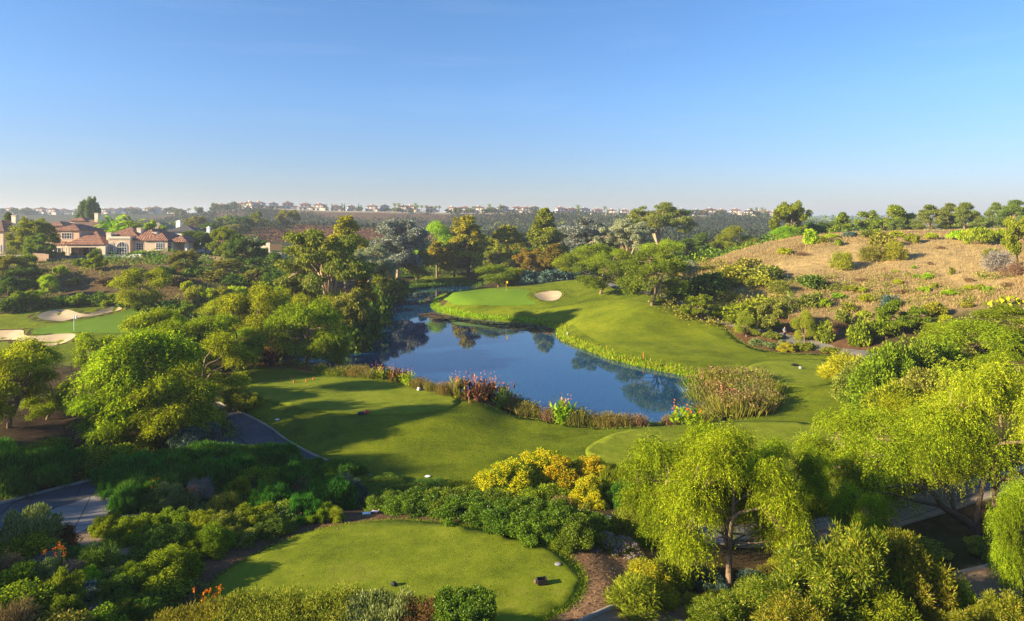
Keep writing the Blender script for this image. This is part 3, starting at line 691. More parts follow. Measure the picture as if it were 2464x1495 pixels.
# weeping pepper trees, near (fine leaflets) and farther off
for k in range(3):
    r = np.random.default_rng(100 + k)
    C = lobes(r, 15, 9, 3.3, 3.2, 3.7, 1.0, .42, -.75, .55)
    V = np.concatenate([strand_leaves(r, C, 5800, 9, .13, .17, .03, 1.0), clump_leaves(r, C, 9000, .17, .04, 'hang', .9, .2)])
    add_proto('pepper_near', [('trunk', branches(r, .2, 1.7, C, 5, (.5 * (k - 1), .2), .03, .35), 'bark'), ('crown', V, 'pepper')])
for k in range(4):
    r = np.random.default_rng(120 + k)
    C = lobes(r, 15, 8, 3.1, 3.2, 3.7, 1.0, .48, -.85, .6)
    V = np.concatenate([strand_leaves(r, C, 4200, 6, .15, .23, .055, 1.0), clump_leaves(r, C, 7000, .22, .08, 'hang')])
    add_proto('pepper', [('trunk', branches(r, .2, 1.7, C, 4, (.6 * (k - 1.5), 0), .03, .4), 'bark'), ('crown', V, 'pepper')])
# eucalyptus: long pale limbs carrying separate clumps
for k in range(3):
    r = np.random.default_rng(140 + k)
    C = lobes(r, 17, 4, 5.4, 6.2, 10.0, 1.7, .95, -.3); C = np.concatenate([C, dome(r, 22, 3.8, 5.5, 10, 1.1, 0, .3)])
    V = clump_leaves(r, C, 32000, .42, .14, 'hang', .8, .2)
    add_proto('eucalyptus', [('trunk', branches(r, .34, 3.0, C, 11, (.4 * (k - 1), 0), .07, .6), 'gumbark'), ('crown', V, 'euc')])
for k in range(2):   # denser tall kind
    r = np.random.default_rng(150 + k)
    C = lobes(r, 26, 7, 3.7, 6.6, 9.2, 1.6, .85, -.85, .5)
    V = clump_leaves(r, C, 36000, .45, .2, 'out', .85, .35)
    add_proto('tallgum', [('trunk', branches(r, .4, 3.6, C, 5, (.3, 0), .05, .5), 'palebark'), ('crown', V, 'silver')])
# conical yellowing tree
for k in range(3):
    r = np.random.default_rng(160 + k)
    n = 62; t = r.random(n) ** .75; z = 3.2 + t * 12.2; rad = (1 - t) ** .8 * 4.4 + .35; th = r.uniform(0, 6.28, n)
    q = r.uniform(.45, 1, n); C = np.stack([np.cos(th) * rad * q, np.sin(th) * rad * q, z, .65 + .75 * (1 - t)], 1)
    V = clump_leaves(r, C, 20000, .42, .30, 'rand', .8, .25)
    mb = MB(); mb.tube(spline([(0, 0, -.4), (.1, 0, 4), (-.1, .1, 9), (0, 0, 15)], 4, False), np.linspace(.32, .04, 13), 7)
    for c in C[::2]: mb.tube([(0, 0, max(2, c[2] - 1.2)), c[:3] * (.5, .5, 1) - (0, 0, .5), c[:3]], [.09, .06, .03], 4)
    add_proto('cone', [('trunk', mb, 'bark'), ('crown', V, 'gold')])
# round broadleaf tree
for k in range(3):
    r = np.random.default_rng(170 + k)
    C = lobes(r, 15, 7, 3.1, 3.1, 4.2, 1.35, .62, -.9)
    V = clump_leaves(r, C, 24000, .27, .17, 'rand', .9, .3)
    add_proto('round', [('trunk', branches(r, .24, 1.6, C, 5, (0, 0), .04, .3), 'darkbark'), ('crown', V, 'dark')])
# fine olive tree with slim stems
for k in range(2):
    r = np.random.default_rng(180 + k)
    C = lobes(r, 16, 7, 3.1, 2.8, 4.2, 1.2, .55, -.75)
    V = clump_leaves(r, C, 26000, .26, .08, 'out', .85, .25)
    add_proto('airy', [('trunk', branches(r, .2, 1.2, C, 5, (.3 - .6 * k, 0), .035, .35), 'bark'), ('crown', V, 'olive')])
# pines on the hill top
for k in range(3):
    r = np.random.default_rng(190 + k)
    n = 46; t = r.random(n); z = 1.3 + t * 7.1; rad = (3.2 * (1 - t) ** .7 + .3); th = r.uniform(0, 6.28, n); q = r.uniform(.5, 1, n)
    C = np.stack([np.cos(th) * rad * q, np.sin(th) * rad * q, z, r.uniform(.55, .95, n)], 1)
    V = clump_leaves(r, C, 20000, .36, .07, 'up', .85, .15)
    mb = branches(r, .2, 2.0, C, 6, (.2, 0), .03, .25)
    add_proto('pine', [('trunk', mb, 'bark'), ('crown', V, 'pine')])
r = np.random.default_rng(200)
C = np.stack([r.normal(size=50) * .25, r.normal(size=50) * .25, np.linspace(.8, 8.6, 50), np.linspace(.7, .2, 50)], 1)
mb = MB(); mb.tube([(0, 0, -.2), (0, 0, 7)], [.15, .04], 6)
add_proto('cypress', [('trunk', mb, 'darkbark'), ('crown', clump_leaves(r, C, 3000, .35, .1, 'up'), 'dark')])
def palm(r, H, n, fl, wid, lw, droop=1.0, step=.14):
    mb = MB(); mb.tube(spline([(0, 0, -.3), (.1, 0, H * .5), (0, .05, H)], 3, False), [.24, .2, .19, .18, .17, .16, .17], 8)
    out = []
    for k in range(n):
        th = k * 2.4 + r.uniform(-.2, .2); el = r.uniform(-.35, 1.25); d = np.array([math.cos(th) * math.cos(el), math.sin(th) * math.cos(el), math.sin(el)])
        p = np.array([0, 0, H]); m = int(fl / step); pts = []
        for s in range(m):
            d = unit(d + np.array([0, 0, -.11 * droop * step / .14])); p = p + d * step; pts.append((p.copy(), d.copy()))
        P = np.array([q[0] for q in pts]); D = np.array([q[1] for q in pts])
        side = unit(np.cross(D, (0, 0, 1.0))); tt = np.linspace(0, 1, m); ll = lw * np.sin(np.pi * (tt * .85 + .12)) + .1
        for s_ in (-1, 1):
            A = unit(side * s_ + D * .7 + np.array([0, 0, -.35]))
            S = unit(np.cross(A, D)) * 0 + D * wid * .5
            out.append(np.stack([P - S, P + A * ll[:, None] * .5 + S, P + A * ll[:, None], P + A * ll[:, None] * .4 - S], 1).reshape(-1, 3))
    return mb, np.concatenate(out)
for k in range(2):
    r = np.random.default_rng(210 + k)
    mb, V = palm(r, 7.5, 30, 2.6, .12, .75)
    add_proto('palm', [('trunk', mb, 'bark'), ('fronds', V, 'palmleaf')])
mb, V = palm(np.random.default_rng(215), 2.4, 60, 3.0, .26, .55, .7)
add_proto('datepalm', [('trunk', mb, 'bark'), ('fronds', V, 'palmleaf')])
mb, V = palm(np.random.default_rng(216), .9, 22, 1.5, .12, .45, .8)
add_proto('smallpalm', [('trunk', mb, 'bark'), ('fronds', V, 'palmleaf')])

# shrubs: half-domes of clumps standing on the ground
def stems(r, C, n=7, rad=.03):
    mb = MB()
    for i in r.choice(len(C), min(n, len(C)), replace=False):
        c = C[i, :3]; mb.tube([(c[0]*.15, c[1]*.15, -.12), c * (.5, .5, .45), c], [rad, rad * .7, rad * .35], 4)
    return mb
def shrub(name, seeds, n, rx, rz, cr, nl, L, W, mode, mk, squash=.85, shell=.5, bark='bark', lo=-.05, z0=.15):
    for s_ in seeds:
        r = np.random.default_rng(s_); C = dome(r, n, rx, rz, z0, cr, lo, .45)
        C[:, 2] = np.maximum(C[:, 2], C[:, 3] * .5)
        V = clump_leaves(r, C, nl, L, W, mode, squash, shell); V = V.reshape(-1, 4, 3); V = V[V[:, :, 2].min(1) > -.12].reshape(-1, 3)
        add_proto(name, [('stems', stems(r, C), bark), ('foliage', V, mk)])
shrub('bush', (300, 301, 302), 22, .95, .95, .36, 5200, .11, .065, 'rand', 'mid')           # near leafy
shrub('bushfar', (305, 306, 307), 16, .95, .95, .42, 2300, .21, .13, 'rand', 'mid')        # farther off
shrub('coyote', (310, 311, 312), 26, .95, .95, .26, 3000, .2, .07, 'up', 'bright', .9, .4)
shrub('coyotenear', (315, 316), 34, .95, .95, .24, 9000, .10, .035, 'up', 'saltbush', .9, .4)
shrub('sprigs', (320, 321, 322), 60, 1.8, 1.1, .36, 22000, .24, .03, 'up', 'sprig', .9, .1)
shrub('feather', (330, 331), 26, .95, 1.0, .34, 7000, .20, .03, 'out', 'oliveY', .9, .3)
shrub('twiggy', (340, 341), 22, .95, .85, .32, 3800, .26, .018, 'out', 'brown', .9, .1)
shrub('clipped', (345, 346), 90, 2.0, 1.9, .42, 34000, .13, .06, 'out', 'mid', .9, .5)
shrub('leafy', (350, 351), 60, 1.7, 1.1, .33, 34000, .085, .055, 'rand', 'hedge', .85, .35)
shrub('laurel', (355, 356, 357), 100, 1.7, 2.0, .30, 38000, .125, .032, 'out', 'laurel', .95, .1)
shrub('grasstuft', (360, 361), 10, .5, .3, .3, 1500, .6, .03, 'up', 'reed', .6, .1)
def blossoms(name, base, mk, n, size, zlo=.15, part='blossoms'):
    """the same shrubs with flowers scattered over the outside"""
    for j, p in enumerate(PROTO[base]):
        r = np.random.default_rng(400 + j); fo = p['parts'][-1][1]
        co = np.empty(len(fo.vertices) * 3, np.float32); fo.vertices.foreach_get('co', co); co = co.reshape(-1, 3)[::4]
        cen = np.array([0, 0, .1]); d = np.linalg.norm((co - cen) * (1, 1, 1.0), axis=1); 
        dirs = unit(co - cen); key = d + r.random(len(d)) * .35; key[co[:, 2] < zlo] = -1
        pick = np.argsort(-key)[:max(40, int(len(key) * .42))]; pick = r.choice(pick, n, replace=len(pick) < n)
        P = co[pick] + dirs[pick] * .04 + r.normal(size=(n, 3)) * .02; A = unit(rdir(r, n) * (1, 1, .6))
        V = leaf_quads(r, P - A * size * .4, A, size, size * .8)
        q = dict(H=p['H'], W=p['W'], parts=[[a, b_, c, {}] for a, b_, c, _ in p['parts']] + [[part, mesh_np(part, V, quads(V)), mk, {}]])
        PROTO.setdefault(name, []).append(q)
blossoms('yellowbush', 'clipped', 'yflower', 17000, .085)
blossoms('purplebush', 'bush', 'pflower', 2600, .06)
blossoms('orangebush', 'feather', 'oflower', 60, .12)
blossoms('yellowdot', 'bush', 'yflower', 90, .05)
blossoms('yellowspray', 'feather', 'yflower', 1200, .07)
blossoms('silverbush', 'bush', 'wflower', 500, .05)
# canna: broad upright leaves with flower spikes
for k in range(2):
    r = np.random.default_rng(500 + k); V = []; Fl = []
    for i in range(30):
        b0 = np.append(r.normal(size=2) * .42, 0); h = r.uniform(.6, 1.15)
        for j in range(6):
            z = h * (j + .5) / 6; a = unit(np.append(r.normal(size=2), 1.3)); V.append(leaf_quads(r, (b0 + (0, 0, z))[None], a[None], .5, .15))
        if r.random() < .45:
            P = np.array([b0 + (0, 0, h + .18 * q) for q in range(4)]) + r.normal(size=(4, 3)) * .03
            Fl.append(leaf_quads(r, P, unit(rdir(r, 4) + (0, 0, .6)), .16, .1))
    V = np.concatenate(V); Fl = np.concatenate(Fl); C = np.array([[0, 0, .5, .3]])
    add_proto('canna', [('leaves', V, 'bright'), ('flower_spikes', Fl, 'pkflower'), ('foliage', V[:4], 'bright')][:1] + [('flower_spikes', Fl, 'pkflower')])
    q_ = PROTO['canna'][-1]; me_ = mesh_np('leaves', np.concatenate([V, Fl]), quads(np.concatenate([V, Fl]))); q_['parts'] = [['leaves', me_, 'bright', {}]]; q_['two'] = len(V) // 4; q_['direct'] = True; q_.update(W=1.5, H=1.45)
# reeds: narrow blades with brown heads
for k in range(2):
    r = np.random.default_rng(520 + k); n = 1300
    P = np.concatenate([r.normal(size=(n, 2)) * .42, np.zeros((n, 1))], 1); A = unit(np.concatenate([P[:, :2] * .45 + r.normal(size=(n, 2)) * .18, np.ones((n, 1))], 1))
    V = leaf_quads(r, P, A, 1.0, .035); m = 110
    H_ = P[:m] + A[:m] * r.uniform(.7, 1.25, (m, 1)); Fv = np.concatenate([leaf_quads(r, H_ + r.normal(size=(m, 3)) * .04, unit(rdir(r, m) * .7 + (0, 0, .5)), .15, .08) for _ in range(4)])
    add_proto('reeds', [('blades', np.concatenate([V, Fv]), 'reed')]); PROTO["reeds"][-1]['two'] = len(V) // 4; PROTO['reeds'][-1].update(W=1.9, H=1.45)

_cnt = {}
def plant(kind, name, p, H, W, label, cat, group=None, mats=None, rz=None, var=None, lean=0):
    """one plant as a thing: an Empty at its foot with its parts"""
    c = _cnt.get(kind, 0); _cnt[kind] = c + 1
    pr = PROTO[kind][(c if var is None else var) % len(PROTO[kind])]
    e = empty(name, p, (c * 2.399 + .3) % 6.28 if rz is None else rz, (W / pr['W'], W / pr['W'], H / pr['H']))
    if lean: e.rotation_euler[1] = lean
    tag(e, label, cat, group)
    for i, (pn, me, mk, cache) in enumerate(pr['parts']):
        k = mats[i] if mats and i < len(mats) and mats[i] else mk
        if 'two' in pr:
            k2 = mats[1] if mats and len(mats) > 1 and mats[1] else 'plume'; k1 = mats[0] if mats and mats[0] else ('reed' if k2 in ('plume', 'reed') else k2); k2 = 'plume' if k2 not in ('plume', 'reed') else k2
            if pr.get('direct'): k1, k2 = (mats[0], mats[1]) if mats[0] else (mats[1], 'pkflower')
            if (k1, k2) not in cache:
                m2 = me.copy(); m2.materials.clear(); m2.materials.append(LM[k1]); m2.materials.append(LM[k2])
                mi = np.zeros(len(m2.polygons), np.int32); mi[pr['two']:] = 1; m2.polygons.foreach_set('material_index', mi); cache[(k1, k2)] = m2
            obj(pn, cache[(k1, k2)], e); continue
        if k not in cache:
            m2 = me if not cache else me.copy()
            m2.materials.clear(); m2.materials.append(LM[k]); cache[k] = m2
        obj(pn, cache[k], e)
    return e
SHRUBS = {'bush', 'bushfar', 'coyote', 'coyotenear', 'sprigs', 'feather', 'twiggy', 'clipped', 'leafy', 'laurel', 'yellowbush', 'purplebush', 'yellowdot', 'yellowspray', 'silverbush'}
def at(kind, name, u, vb, vt, w, label, cat, Y=None, group=None, mats=None, **kw):
    """stand a plant on the ground at column u; vb: row of its foot, vt: row of its top, w: width in columns"""
    p = GD(u, Y) if Y else G(u, vb)
    if not Y and kind in SHRUBS:       # the row given is where its front meets the ground
        y2 = p[1] + .34 * w / FPX * p[1]; p = GD(u, y2)
    H = (CAMZ - (vt - VH) / FPX * p[1]) - p[2]; W = w / FPX * p[1]
    return plant(kind, name, p, max(H, .15), W, label, cat, group, mats, **kw)
ORD = 'first second third fourth fifth sixth seventh eighth ninth tenth eleventh twelfth thirteenth fourteenth fifteenth sixteenth seventeenth eighteenth nineteenth twentieth'.split() + ['twenty-' + x for x in 'first second third fourth fifth sixth seventh eighth ninth'.split()] + ['thirtieth'] + ['thirty-' + x for x in 'first second third fourth fifth sixth seventh eighth ninth'.split()] + ['fortieth'] + ['forty-' + x for x in 'first second third fourth fifth sixth seventh eighth ninth'.split()]

# ------------------------------------------------------------------ trees of the middle band, far to near
T = at
TR = 'trees between the lake and the far hills'
for a in [
 ('pepper','pepper_tree',1040,0,535,100,'rounded bright green tree just right of the tall silver-leaved tree',236,['bark','bright']),
 ('round','oak_tree',1083,0,526,78,'dull dark green tree close behind the left side of the tallest golden tree',240,['bark','olive']),
 ('cone','sycamore_tree',1126,0,521,104,'tallest golden pointed tree at the head of the lake',216,['darkbark','gold']),
 ('cone','sycamore_tree',1052,0,583,84,'short golden tree leaning beside the tallest golden tree',214,['bark','gold']),
 ('round','sycamore_tree',1092,0,588,80,'low yellow-green tree between the two golden trees at the lake head',216,['bark','goldgreen']),
 ('round','oak_tree',1172,0,566,70,'fresh green tree just right of the tallest golden tree',232,['bark','mid']),
 ('cone','sycamore_tree',1222,0,545,130,'broad straw-coloured tree behind the far putting green flag',222,['bark','goldgreen']),
 ('round','sycamore_tree',1190,0,590,90,'olive rounded tree in front of the straw-coloured tree',206,['bark','oliveY']),
 ('round','oak_tree',1258,0,596,80,'dark shaded tree between the straw-coloured tree and the rusty trees',214,['bark','dark']),
 ('cone','conifer_tree',1310,0,503,92,'tallest dark green spire-shaped tree behind the far putting green',222,['bark','mid']),
 ('round','sycamore_tree',1275,0,600,74,'rusty green tree at the left foot of the dark spire tree',198,['bark','goldgreen']),
 ('cone','sycamore_tree',1335,0,588,96,'rusty orange tree at the right foot of the dark spire tree',196,['bark','rusty']),
 ('tallgum','silver_gum_tree',1360,0,545,66,'small silver-leaved tree just right of the dark spire tree',246,['palebark','silver']),
 ('tallgum','silver_gum_tree',1415,0,525,92,'wide silver-leaved tree left of the fan-shaped gum tree',236,['palebark','silver']),
 ('round','oak_tree',1385,0,610,90,'dark green tree under the wide silver-leaved tree',210,['bark','mid']),
 ('eucalyptus','eucalyptus_tree',1588,0,490,140,'tallest gum tree on the skyline with reddish bare limbs',262,['palebark','euc']),
 ('eucalyptus','eucalyptus_tree',1545,0,505,70,'slim gum tree behind the tallest skyline gum on its left',270,['palebark','euc']),
 ('eucalyptus','eucalyptus_tree',1507,0,528,140,'fan-shaped gum tree with many pale forking limbs behind the fairway',196,['palebark','eucgrey']),
 ('round','oak_tree',1468,0,560,60,'dark tree squeezed between the wide silver tree and the fan-shaped gum',230,['bark','olive']),
 ('pepper','pepper_tree',1437,0,588,120,'green weeping tree at the upper end of the fairway below the fan-shaped gum',172,['bark','pepper']),
 ('pepper','pepper_tree',1375,0,612,90,'smaller green weeping tree left of the one below the fan-shaped gum',170,['bark','pepper']),
 ('pepper','pepper_tree',1592,0,578,105,'yellow-green weeping tree behind the large olive tree on the fairway',168,['bark','pepperY']),
 ('round','oak_tree',1655,0,575,86,'very dark tree right of the yellow-green weeping tree',214,['bark','dark']),
 ('round','oak_tree',1706,0,562,86,'dark green tree in the dark belt, left of the tall leafy green one',232,['bark','dark']),
 ('pepper','leafy_tree',1778,0,545,86,'tall leafy green tree standing above the dark belt behind the hillside',226,['bark','mid']),
 ('round','oak_tree',1740,0,580,76,'dark green tree at the left foot of the tall leafy green tree',214,['bark','mid']),
 ('round','oak_tree',1828,0,572,76,'dark green tree right of the tall leafy green tree',232,['bark','dark']),
 ('round','oak_tree',1795,0,598,90,'low dark tree under the tall leafy green tree',205,['bark','dark']),
 ('round','oak_tree',1862,0,566,66,'dark tree filling the gap left of the tall skyline oak',240,['bark','dark']),
 ('round','leafy_tree',1904,0,487,78,'tall oak-green tree breaking the skyline left of the hilltop',208,['bark','mid']),
 ('pepper','pepper_tree',1888,0,545,70,'bright weeping tree in front of the tall skyline oak',190,['bark','bright']),
 ('round','oak_tree',1945,0,535,66,'dark tree right of the tall skyline oak',220,['bark','dark']),
 ('round','oak_tree',1990,0,535,60,'dark broad tree left of the pointed green hilltop tree',238,['bark','dark']),
 ('cone','conifer_tree',2028,0,512,52,'pointed green tree on the hilltop left of the thin cypress',224,['bark','mid']),
 ('cypress','cypress_tree',2066,0,522,7,'thin dark cypress on the hilltop skyline',236,['bark','dark']),
 ('round','oak_tree',2082,0,532,40,'small dark tree between the thin cypress and the great round tree',232,['bark','dark']),
 ('round','oak_tree',2127,0,496,112,'great round green tree on the hilltop skyline',226,['bark','mid']),
 ('pine','pine_tree',2158,0,528,40,'small pale pine against the right side of the great round tree',212,['bark','pine']),
 ('round','oak_tree',2192,0,534,56,'low dark blue-green tree right of the great round tree',236,['bark','dark']),
 ('pine','pine_tree',2240,0,494,73,'leftmost pine of the hilltop pine row',205,['bark','pine']),
 ('pine','pine_tree',2283,0,490,62,'second pine from the left in the hilltop pine row',212,['bark','pine']),
 ('pine','pine_tree',2322,0,488,64,'third pine from the left in the hilltop pine row, with bare trunk showing',200,['bark','pine']),
 ('pine','pine_tree',2352,0,512,40,'low dark pine in the hilltop row before the gap',214,['bark','dark']),
 ('pine','pine_tree',2394,0,488,52,'pine on its own between the hilltop row and the right edge pine',208,['bark','pine']),
 ('pine','pine_tree',2442,0,482,70,'rightmost hilltop pine at the edge of the view',196,['bark','pine']),
 ('tallgum','silver_gum_tree',957,0,532,112,'tall silver-grey tree with a pale trunk on the far lake bank',200,['palebark','silver']),
 ('eucalyptus','eucalyptus_tree',893,0,590,110,'grey-green gum tree between the great gum and the tall silver tree',150,['palebark','eucgrey']),
 ('round','leafy_tree',905,0,628,90,'light green low tree on the far bank left of the silver tree',158,['bark','mid']),
 ('round','leafy_tree',1002,0,600,70,'dark leafy tree at the right foot of the tall silver tree',206,['bark','mid']),
 ('cone','sycamore_tree',832,0,522,118,'golden-topped tree rising behind the great gum tree',172,['bark','gold']),
 ('eucalyptus','eucalyptus_tree',792,0,556,218,'great gum tree with pale spreading limbs on the left lake bank',114,['palebark','euc']),
 ('cone','sycamore_tree',874,0,662,76,'yellowing tree in front of the great gum on the lake side',116,['bark','goldgreen']),
 ('pepper','leafy_tree',770,0,706,150,'light green bushy tree under the limbs of the great gum',106,['bark','pepper']),
 ('round','leafy_tree',838,0,700,110,'olive bushy tree leaning to the water below the great gum',104,['bark','olive']),
 ('round','leafy_tree',715,0,668,90,'fresh green tree at the left foot of the great gum',118,['bark','mid']),
 ('pepper','pepper_tree',1200,0,638,112,'green weeping tree directly behind the far putting green',166,['bark','mid']),
 ('airy','olive_tree',1446,708,628,120,'forked olive tree on the rise right of the small bunker',None,['bark','oliveG']),
 ('pepper','pepper_tree',1480,0,600,90,'green weeping tree behind the forked olive tree',160,['bark','pepper']),
 ('airy','olive_tree',1568,736,598,160,'large olive tree with two thick stems standing on the fairway',None,['bark','oliveG']),
 ('airy','olive_tree',1636,0,628,90,'grey-green airy tree right of the large fairway olive',130,['bark','eucgrey']),
 ('round','pine_tree',1688,772,712,96,'low flat-topped dark tree beside the hillside cart path',None,['bark','mid']),
]:
    k, nm, u, vb, vt, w, lab, Y, mats = a
    cat = nm.replace('_', ' ').replace('leafy tree', 'tree').replace('conifer tree', 'tree')
    T(k, nm, u, vb, vt, w, lab, cat, Y=Y, group=TR if Y and Y > 155 else None, mats=mats)

# ------------------------------------------------------------------ villa garden, left slope and left bank
for a in [
 ('round','tall_tree',212,0,476,46,'tall dark tree on the skyline behind the villa',330,['bark','dark']),
 ('round','broadleaf_tree',78,0,526,80,'large leafy tree covering the left end of the villa',176,['bark','mid']),
 ('round','broadleaf_tree',96,0,564,62,'darker tree with red blooms in front of the large leafy garden tree',168,['bark','mid']),
 ('cone','conifer_tree',20,0,512,44,'dark pointed tree at the far left behind the villa garden',215,['bark','dark']),
 ('airy','olive_tree',38,0,548,46,'pale olive tree at the far left of the villa garden',180,['bark','olive']),
 ('cypress','cypress_tree',62,0,568,16,'narrow clipped cypress in the villa garden',170,['bark','mid']),
 ('smallpalm','palm_tree',24,0,580,34,'small bright palm at the far left of the villa terrace',172,None),
 ('datepalm','date_palm',271,0,518,78,'left one of the two date palms behind the villa roof',216,['bark','bright']),
 ('datepalm','date_palm',312,0,516,82,'right one of the two date palms behind the villa roof',222,['bark','bright']),
 ('round','broadleaf_tree',285,0,545,60,'leafy tree below the left date palm behind the roof',212,['bark','bright']),
 ('round','broadleaf_tree',330,0,543,54,'leafy tree below the right date palm behind the roof',218,['bark','mid']),
 ('round','broadleaf_tree',376,0,532,52,'bright yellow-green tree above the right wing of the villa',214,['bark','bright']),
 ('round','broadleaf_tree',474,0,556,70,'dark leafy tree at the right end of the villa',200,['bark','dark']),
 ('round','broadleaf_tree',536,0,548,60,'rounded bright tree right of the small blue-grey house',188,['bark','mid']),
 ('datepalm','date_palm',508,0,552,40,'short palm beside the white house right of the villa',205,None),
 ('round','oak_tree',592,0,566,96,'dark tree on the slope right of the villa grounds',170,['bark','dark']),
 ('round','oak_tree',560,0,580,60,'green tree between the rounded bright tree and the dark slope tree',176,['bark','mid']),
 ('round','oak_tree',448,654,602,60,'olive-green tree standing on the slope before the villa right wing',None,['bark','olive']),
 ('round','lawn_tree',228,650,609,52,'small round dark tree in front of the villa loggia',None,['bark','mid']),
 ('coyote','garden_shrub',146,664,638,32,'bright round shrub on the bank below the villa terrace',None,['bark','bright']),
 ('pepper','young_tree',114,716,662,42,'young light green upright tree on the brown slope',None,['bark','bright']),
 ('round','oak_tree',18,0,614,96,'olive tree at the left edge on the slope',134,['bark','olive']),
 ('round','oak_tree',62,0,640,80,'dark green tree on the slope near the left edge',132,['bark','dark']),
 ('round','oak_tree',20,0,668,80,'dark tree low on the slope at the left edge',122,['bark','dark']),
 ('round','oak_tree',60,0,700,60,'small dark tree above the left fairway edge',118,['bark','mid']),
 ('pepper','pepper_tree',338,750,648,120,'light weeping tree with crooked pale trunk behind the left green',None,['palebark','pepper']),
 ('round','oak_tree',398,0,662,86,'darker green tree behind the crooked weeping tree',136,['bark','mid']),
 ('round','oak_tree',640,0,610,90,'dark tree halfway down the slope right of the villa',150,['bark','dark']),
 ('round','oak_tree',545,0,625,70,'dull green tree halfway down the slope below the white house',152,['bark','olive']),
 ('round','oak_tree',672,0,650,80,'shaded dark tree left of the great gum',140,['bark','dark']),
 ('round','oak_tree',610,0,648,70,'olive tree on the shaded slope left of the great gum',142,['bark','olive']),
]:
    k, nm, u, vb, vt, w, lab, Y, mats = a
    cat = 'palm' if 'palm' in nm else 'shrub' if 'shrub' in nm else 'tree'
    T(k, nm, u, vb, vt, w, lab, cat, Y=Y, mats=mats)

# weeping pepper trees left of the lake and along the left
for a in [
 (24,1036,826,172,57,'large shaded weeping tree at the left edge','pepper'),
 (112,1002,890,104,61,'shaded weeping tree just right of the large one at the left edge','pepper'),
 (345,1052,796,228,55,'largest weeping tree of the left grove above the dark shrubs','pepper'),
 (265,1045,940,150,52.5,'low weeping tree at the lower left of the left grove','pepper'),
 (420,1050,900,180,53,'low weeping tree at the lower right of the left grove','pepper'),
 (505,958,806,150,66,'weeping tree at the right end of the left grove beside the cart path','pepper'),
 (382,890,746,138,77,'tall weeping tree at the back of the left grove beside the left green','pepper'),
 (445,900,768,150,74,'weeping tree in the middle of the left grove','pepper'),
 (612,882,688,140,90,'tall weeping tree between the left grove and the lake','pepper'),
 (560,885,758,130,82,'weeping tree low in the gap between left grove and lake','pepper'),
 (540,0,712,100,106,'weeping tree behind the left grove near the slope shrubs','pepper'),
 (745,886,726,150,None,'weeping tree with thin forked stems at the near lake shore','pepper'),
 (808,0,800,62,88,'small low weeping tree over the water right of the forked one','pepper'),
]:
    u, vb, vt, w, Y, lab, mk = a
    T('pepper', 'pepper_tree', u, vb, vt, w * 1.14, lab, 'pepper tree', Y=Y, mats=['bark', mk])
T('airy', 'young_tree', 226, 0, 800, 80, 'thin see-through tree beside the iron fence', 'tree', Y=72, mats=['palebark', 'pepper'])

# right-hand foreground pepper trees
for a in [
 ('pepper_near',1640,0,1032,300,34.5,'weeping tree left of the thick-trunked one','pepper',0),
 ('pepper_near',1757,1412,1048,330,None,'weeping tree with thick corky trunk beside the purple flowers','pepper',1),
 ('pepper_near',1890,0,1075,210,37.5,'weeping tree right behind the thick-trunked one','pepper',2),
 ('pepper_near',2085,0,1010,300,41,'broad weeping tree in front of the pale tee lawn on the right','pepper',0),
 ('pepper_near',2070,0,1175,170,33.5,'small weeping tree before the pale cart path','pepper',1),
 ('pepper_near',2255,0,960,260,43,'weeping tree over the pale cart path with dark arching limbs','pepper',2),
 ('pepper_near',2400,0,880,330,37,'tallest weeping tree at the right edge, yellow-green','pepperY',1),
 ('pepper_near',2455,0,1150,150,29,'low hanging branches of a weeping tree at the lower right edge','pepper',0),
 ('pepper',2345,0,775,200,70,'weeping tree high on the right above the olive shrub mass','pepper',1),
 ('pepper',2450,0,738,190,74,'weeping tree at the right edge below the dry hill','pepper',2),
 ('pepper',2270,0,775,110,80,'small weeping tree at the upper left of the right-hand weeping trees','pepper',3),
 ('pepper',2430,0,850,170,60,'weeping tree at the right edge between upper and lower weeping trees','pepper',0),
]:
    k, u, vb, vt, w, Y, lab, mk, va = a
    T(k, 'pepper_tree', u, vb, vt, w * .94, lab, 'pepper tree', Y=Y, mats=['bark', mk], var=va)

# leaning dark tree whose limbs arch over the pale path
p = G(2340, 1292); s_ = p[1] / FPX
def q(u, v, dy=0): return np.array(((u - 2340) * s_, dy, (1292 - v) * s_))
mb = MB()
mb.tube(spline([q(2350,1300), q(2335,1262), q(2300,1240), q(2262,1215, -.2), q(2235,1180,-.3), q(2190,1160,-.4), q(2120,1165,-.5)], 5, False), np.linspace(.26, .05, 31), 8)
mb.tube(spline([q(2350,1300,.1), q(2352,1262,.1), q(2362,1215,.2), q(2380,1150,.3)], 5, False), np.linspace(.24, .08, 16), 8)
mb.tube(spline([q(2262,1215,-.2), q(2200,1205), q(2150,1190), q(2100,1180)], 4, False), np.linspace(.1, .03, 13), 6)
mb.tube(spline([q(2300,1240), q(2290,1190,.3), q(2260,1150,.4), q(2250,1100,.5)], 4, False), np.linspace(.12, .03, 13), 6)
t = empty('leaning_tree', p); tag(t, 'leaning tree with dark bare limbs arching over the pale cart path', 'tree')
mb.build('trunk', LM['darkbark'], t, True)
r = np.random.default_rng(77); C = np.array([[*q(u, v, dy), .8] for u, v, dy in [(2120,1120,-.4),(2180,1100,0),(2230,1080,.4),(2280,1060,.5),(2330,1090,.5),(2380,1100,.3),(2400,1140,.2),(2160,1060,.5),(2250,1020,.8),(2340,1030,.6),(2430,1080,.6)]])
obj('crown', mesh_np('crown', *(lambda V: (V, quads(V)))(strand_leaves(r, C, 1100, 10, .15, .15, .034)), LM['pepper']), t)

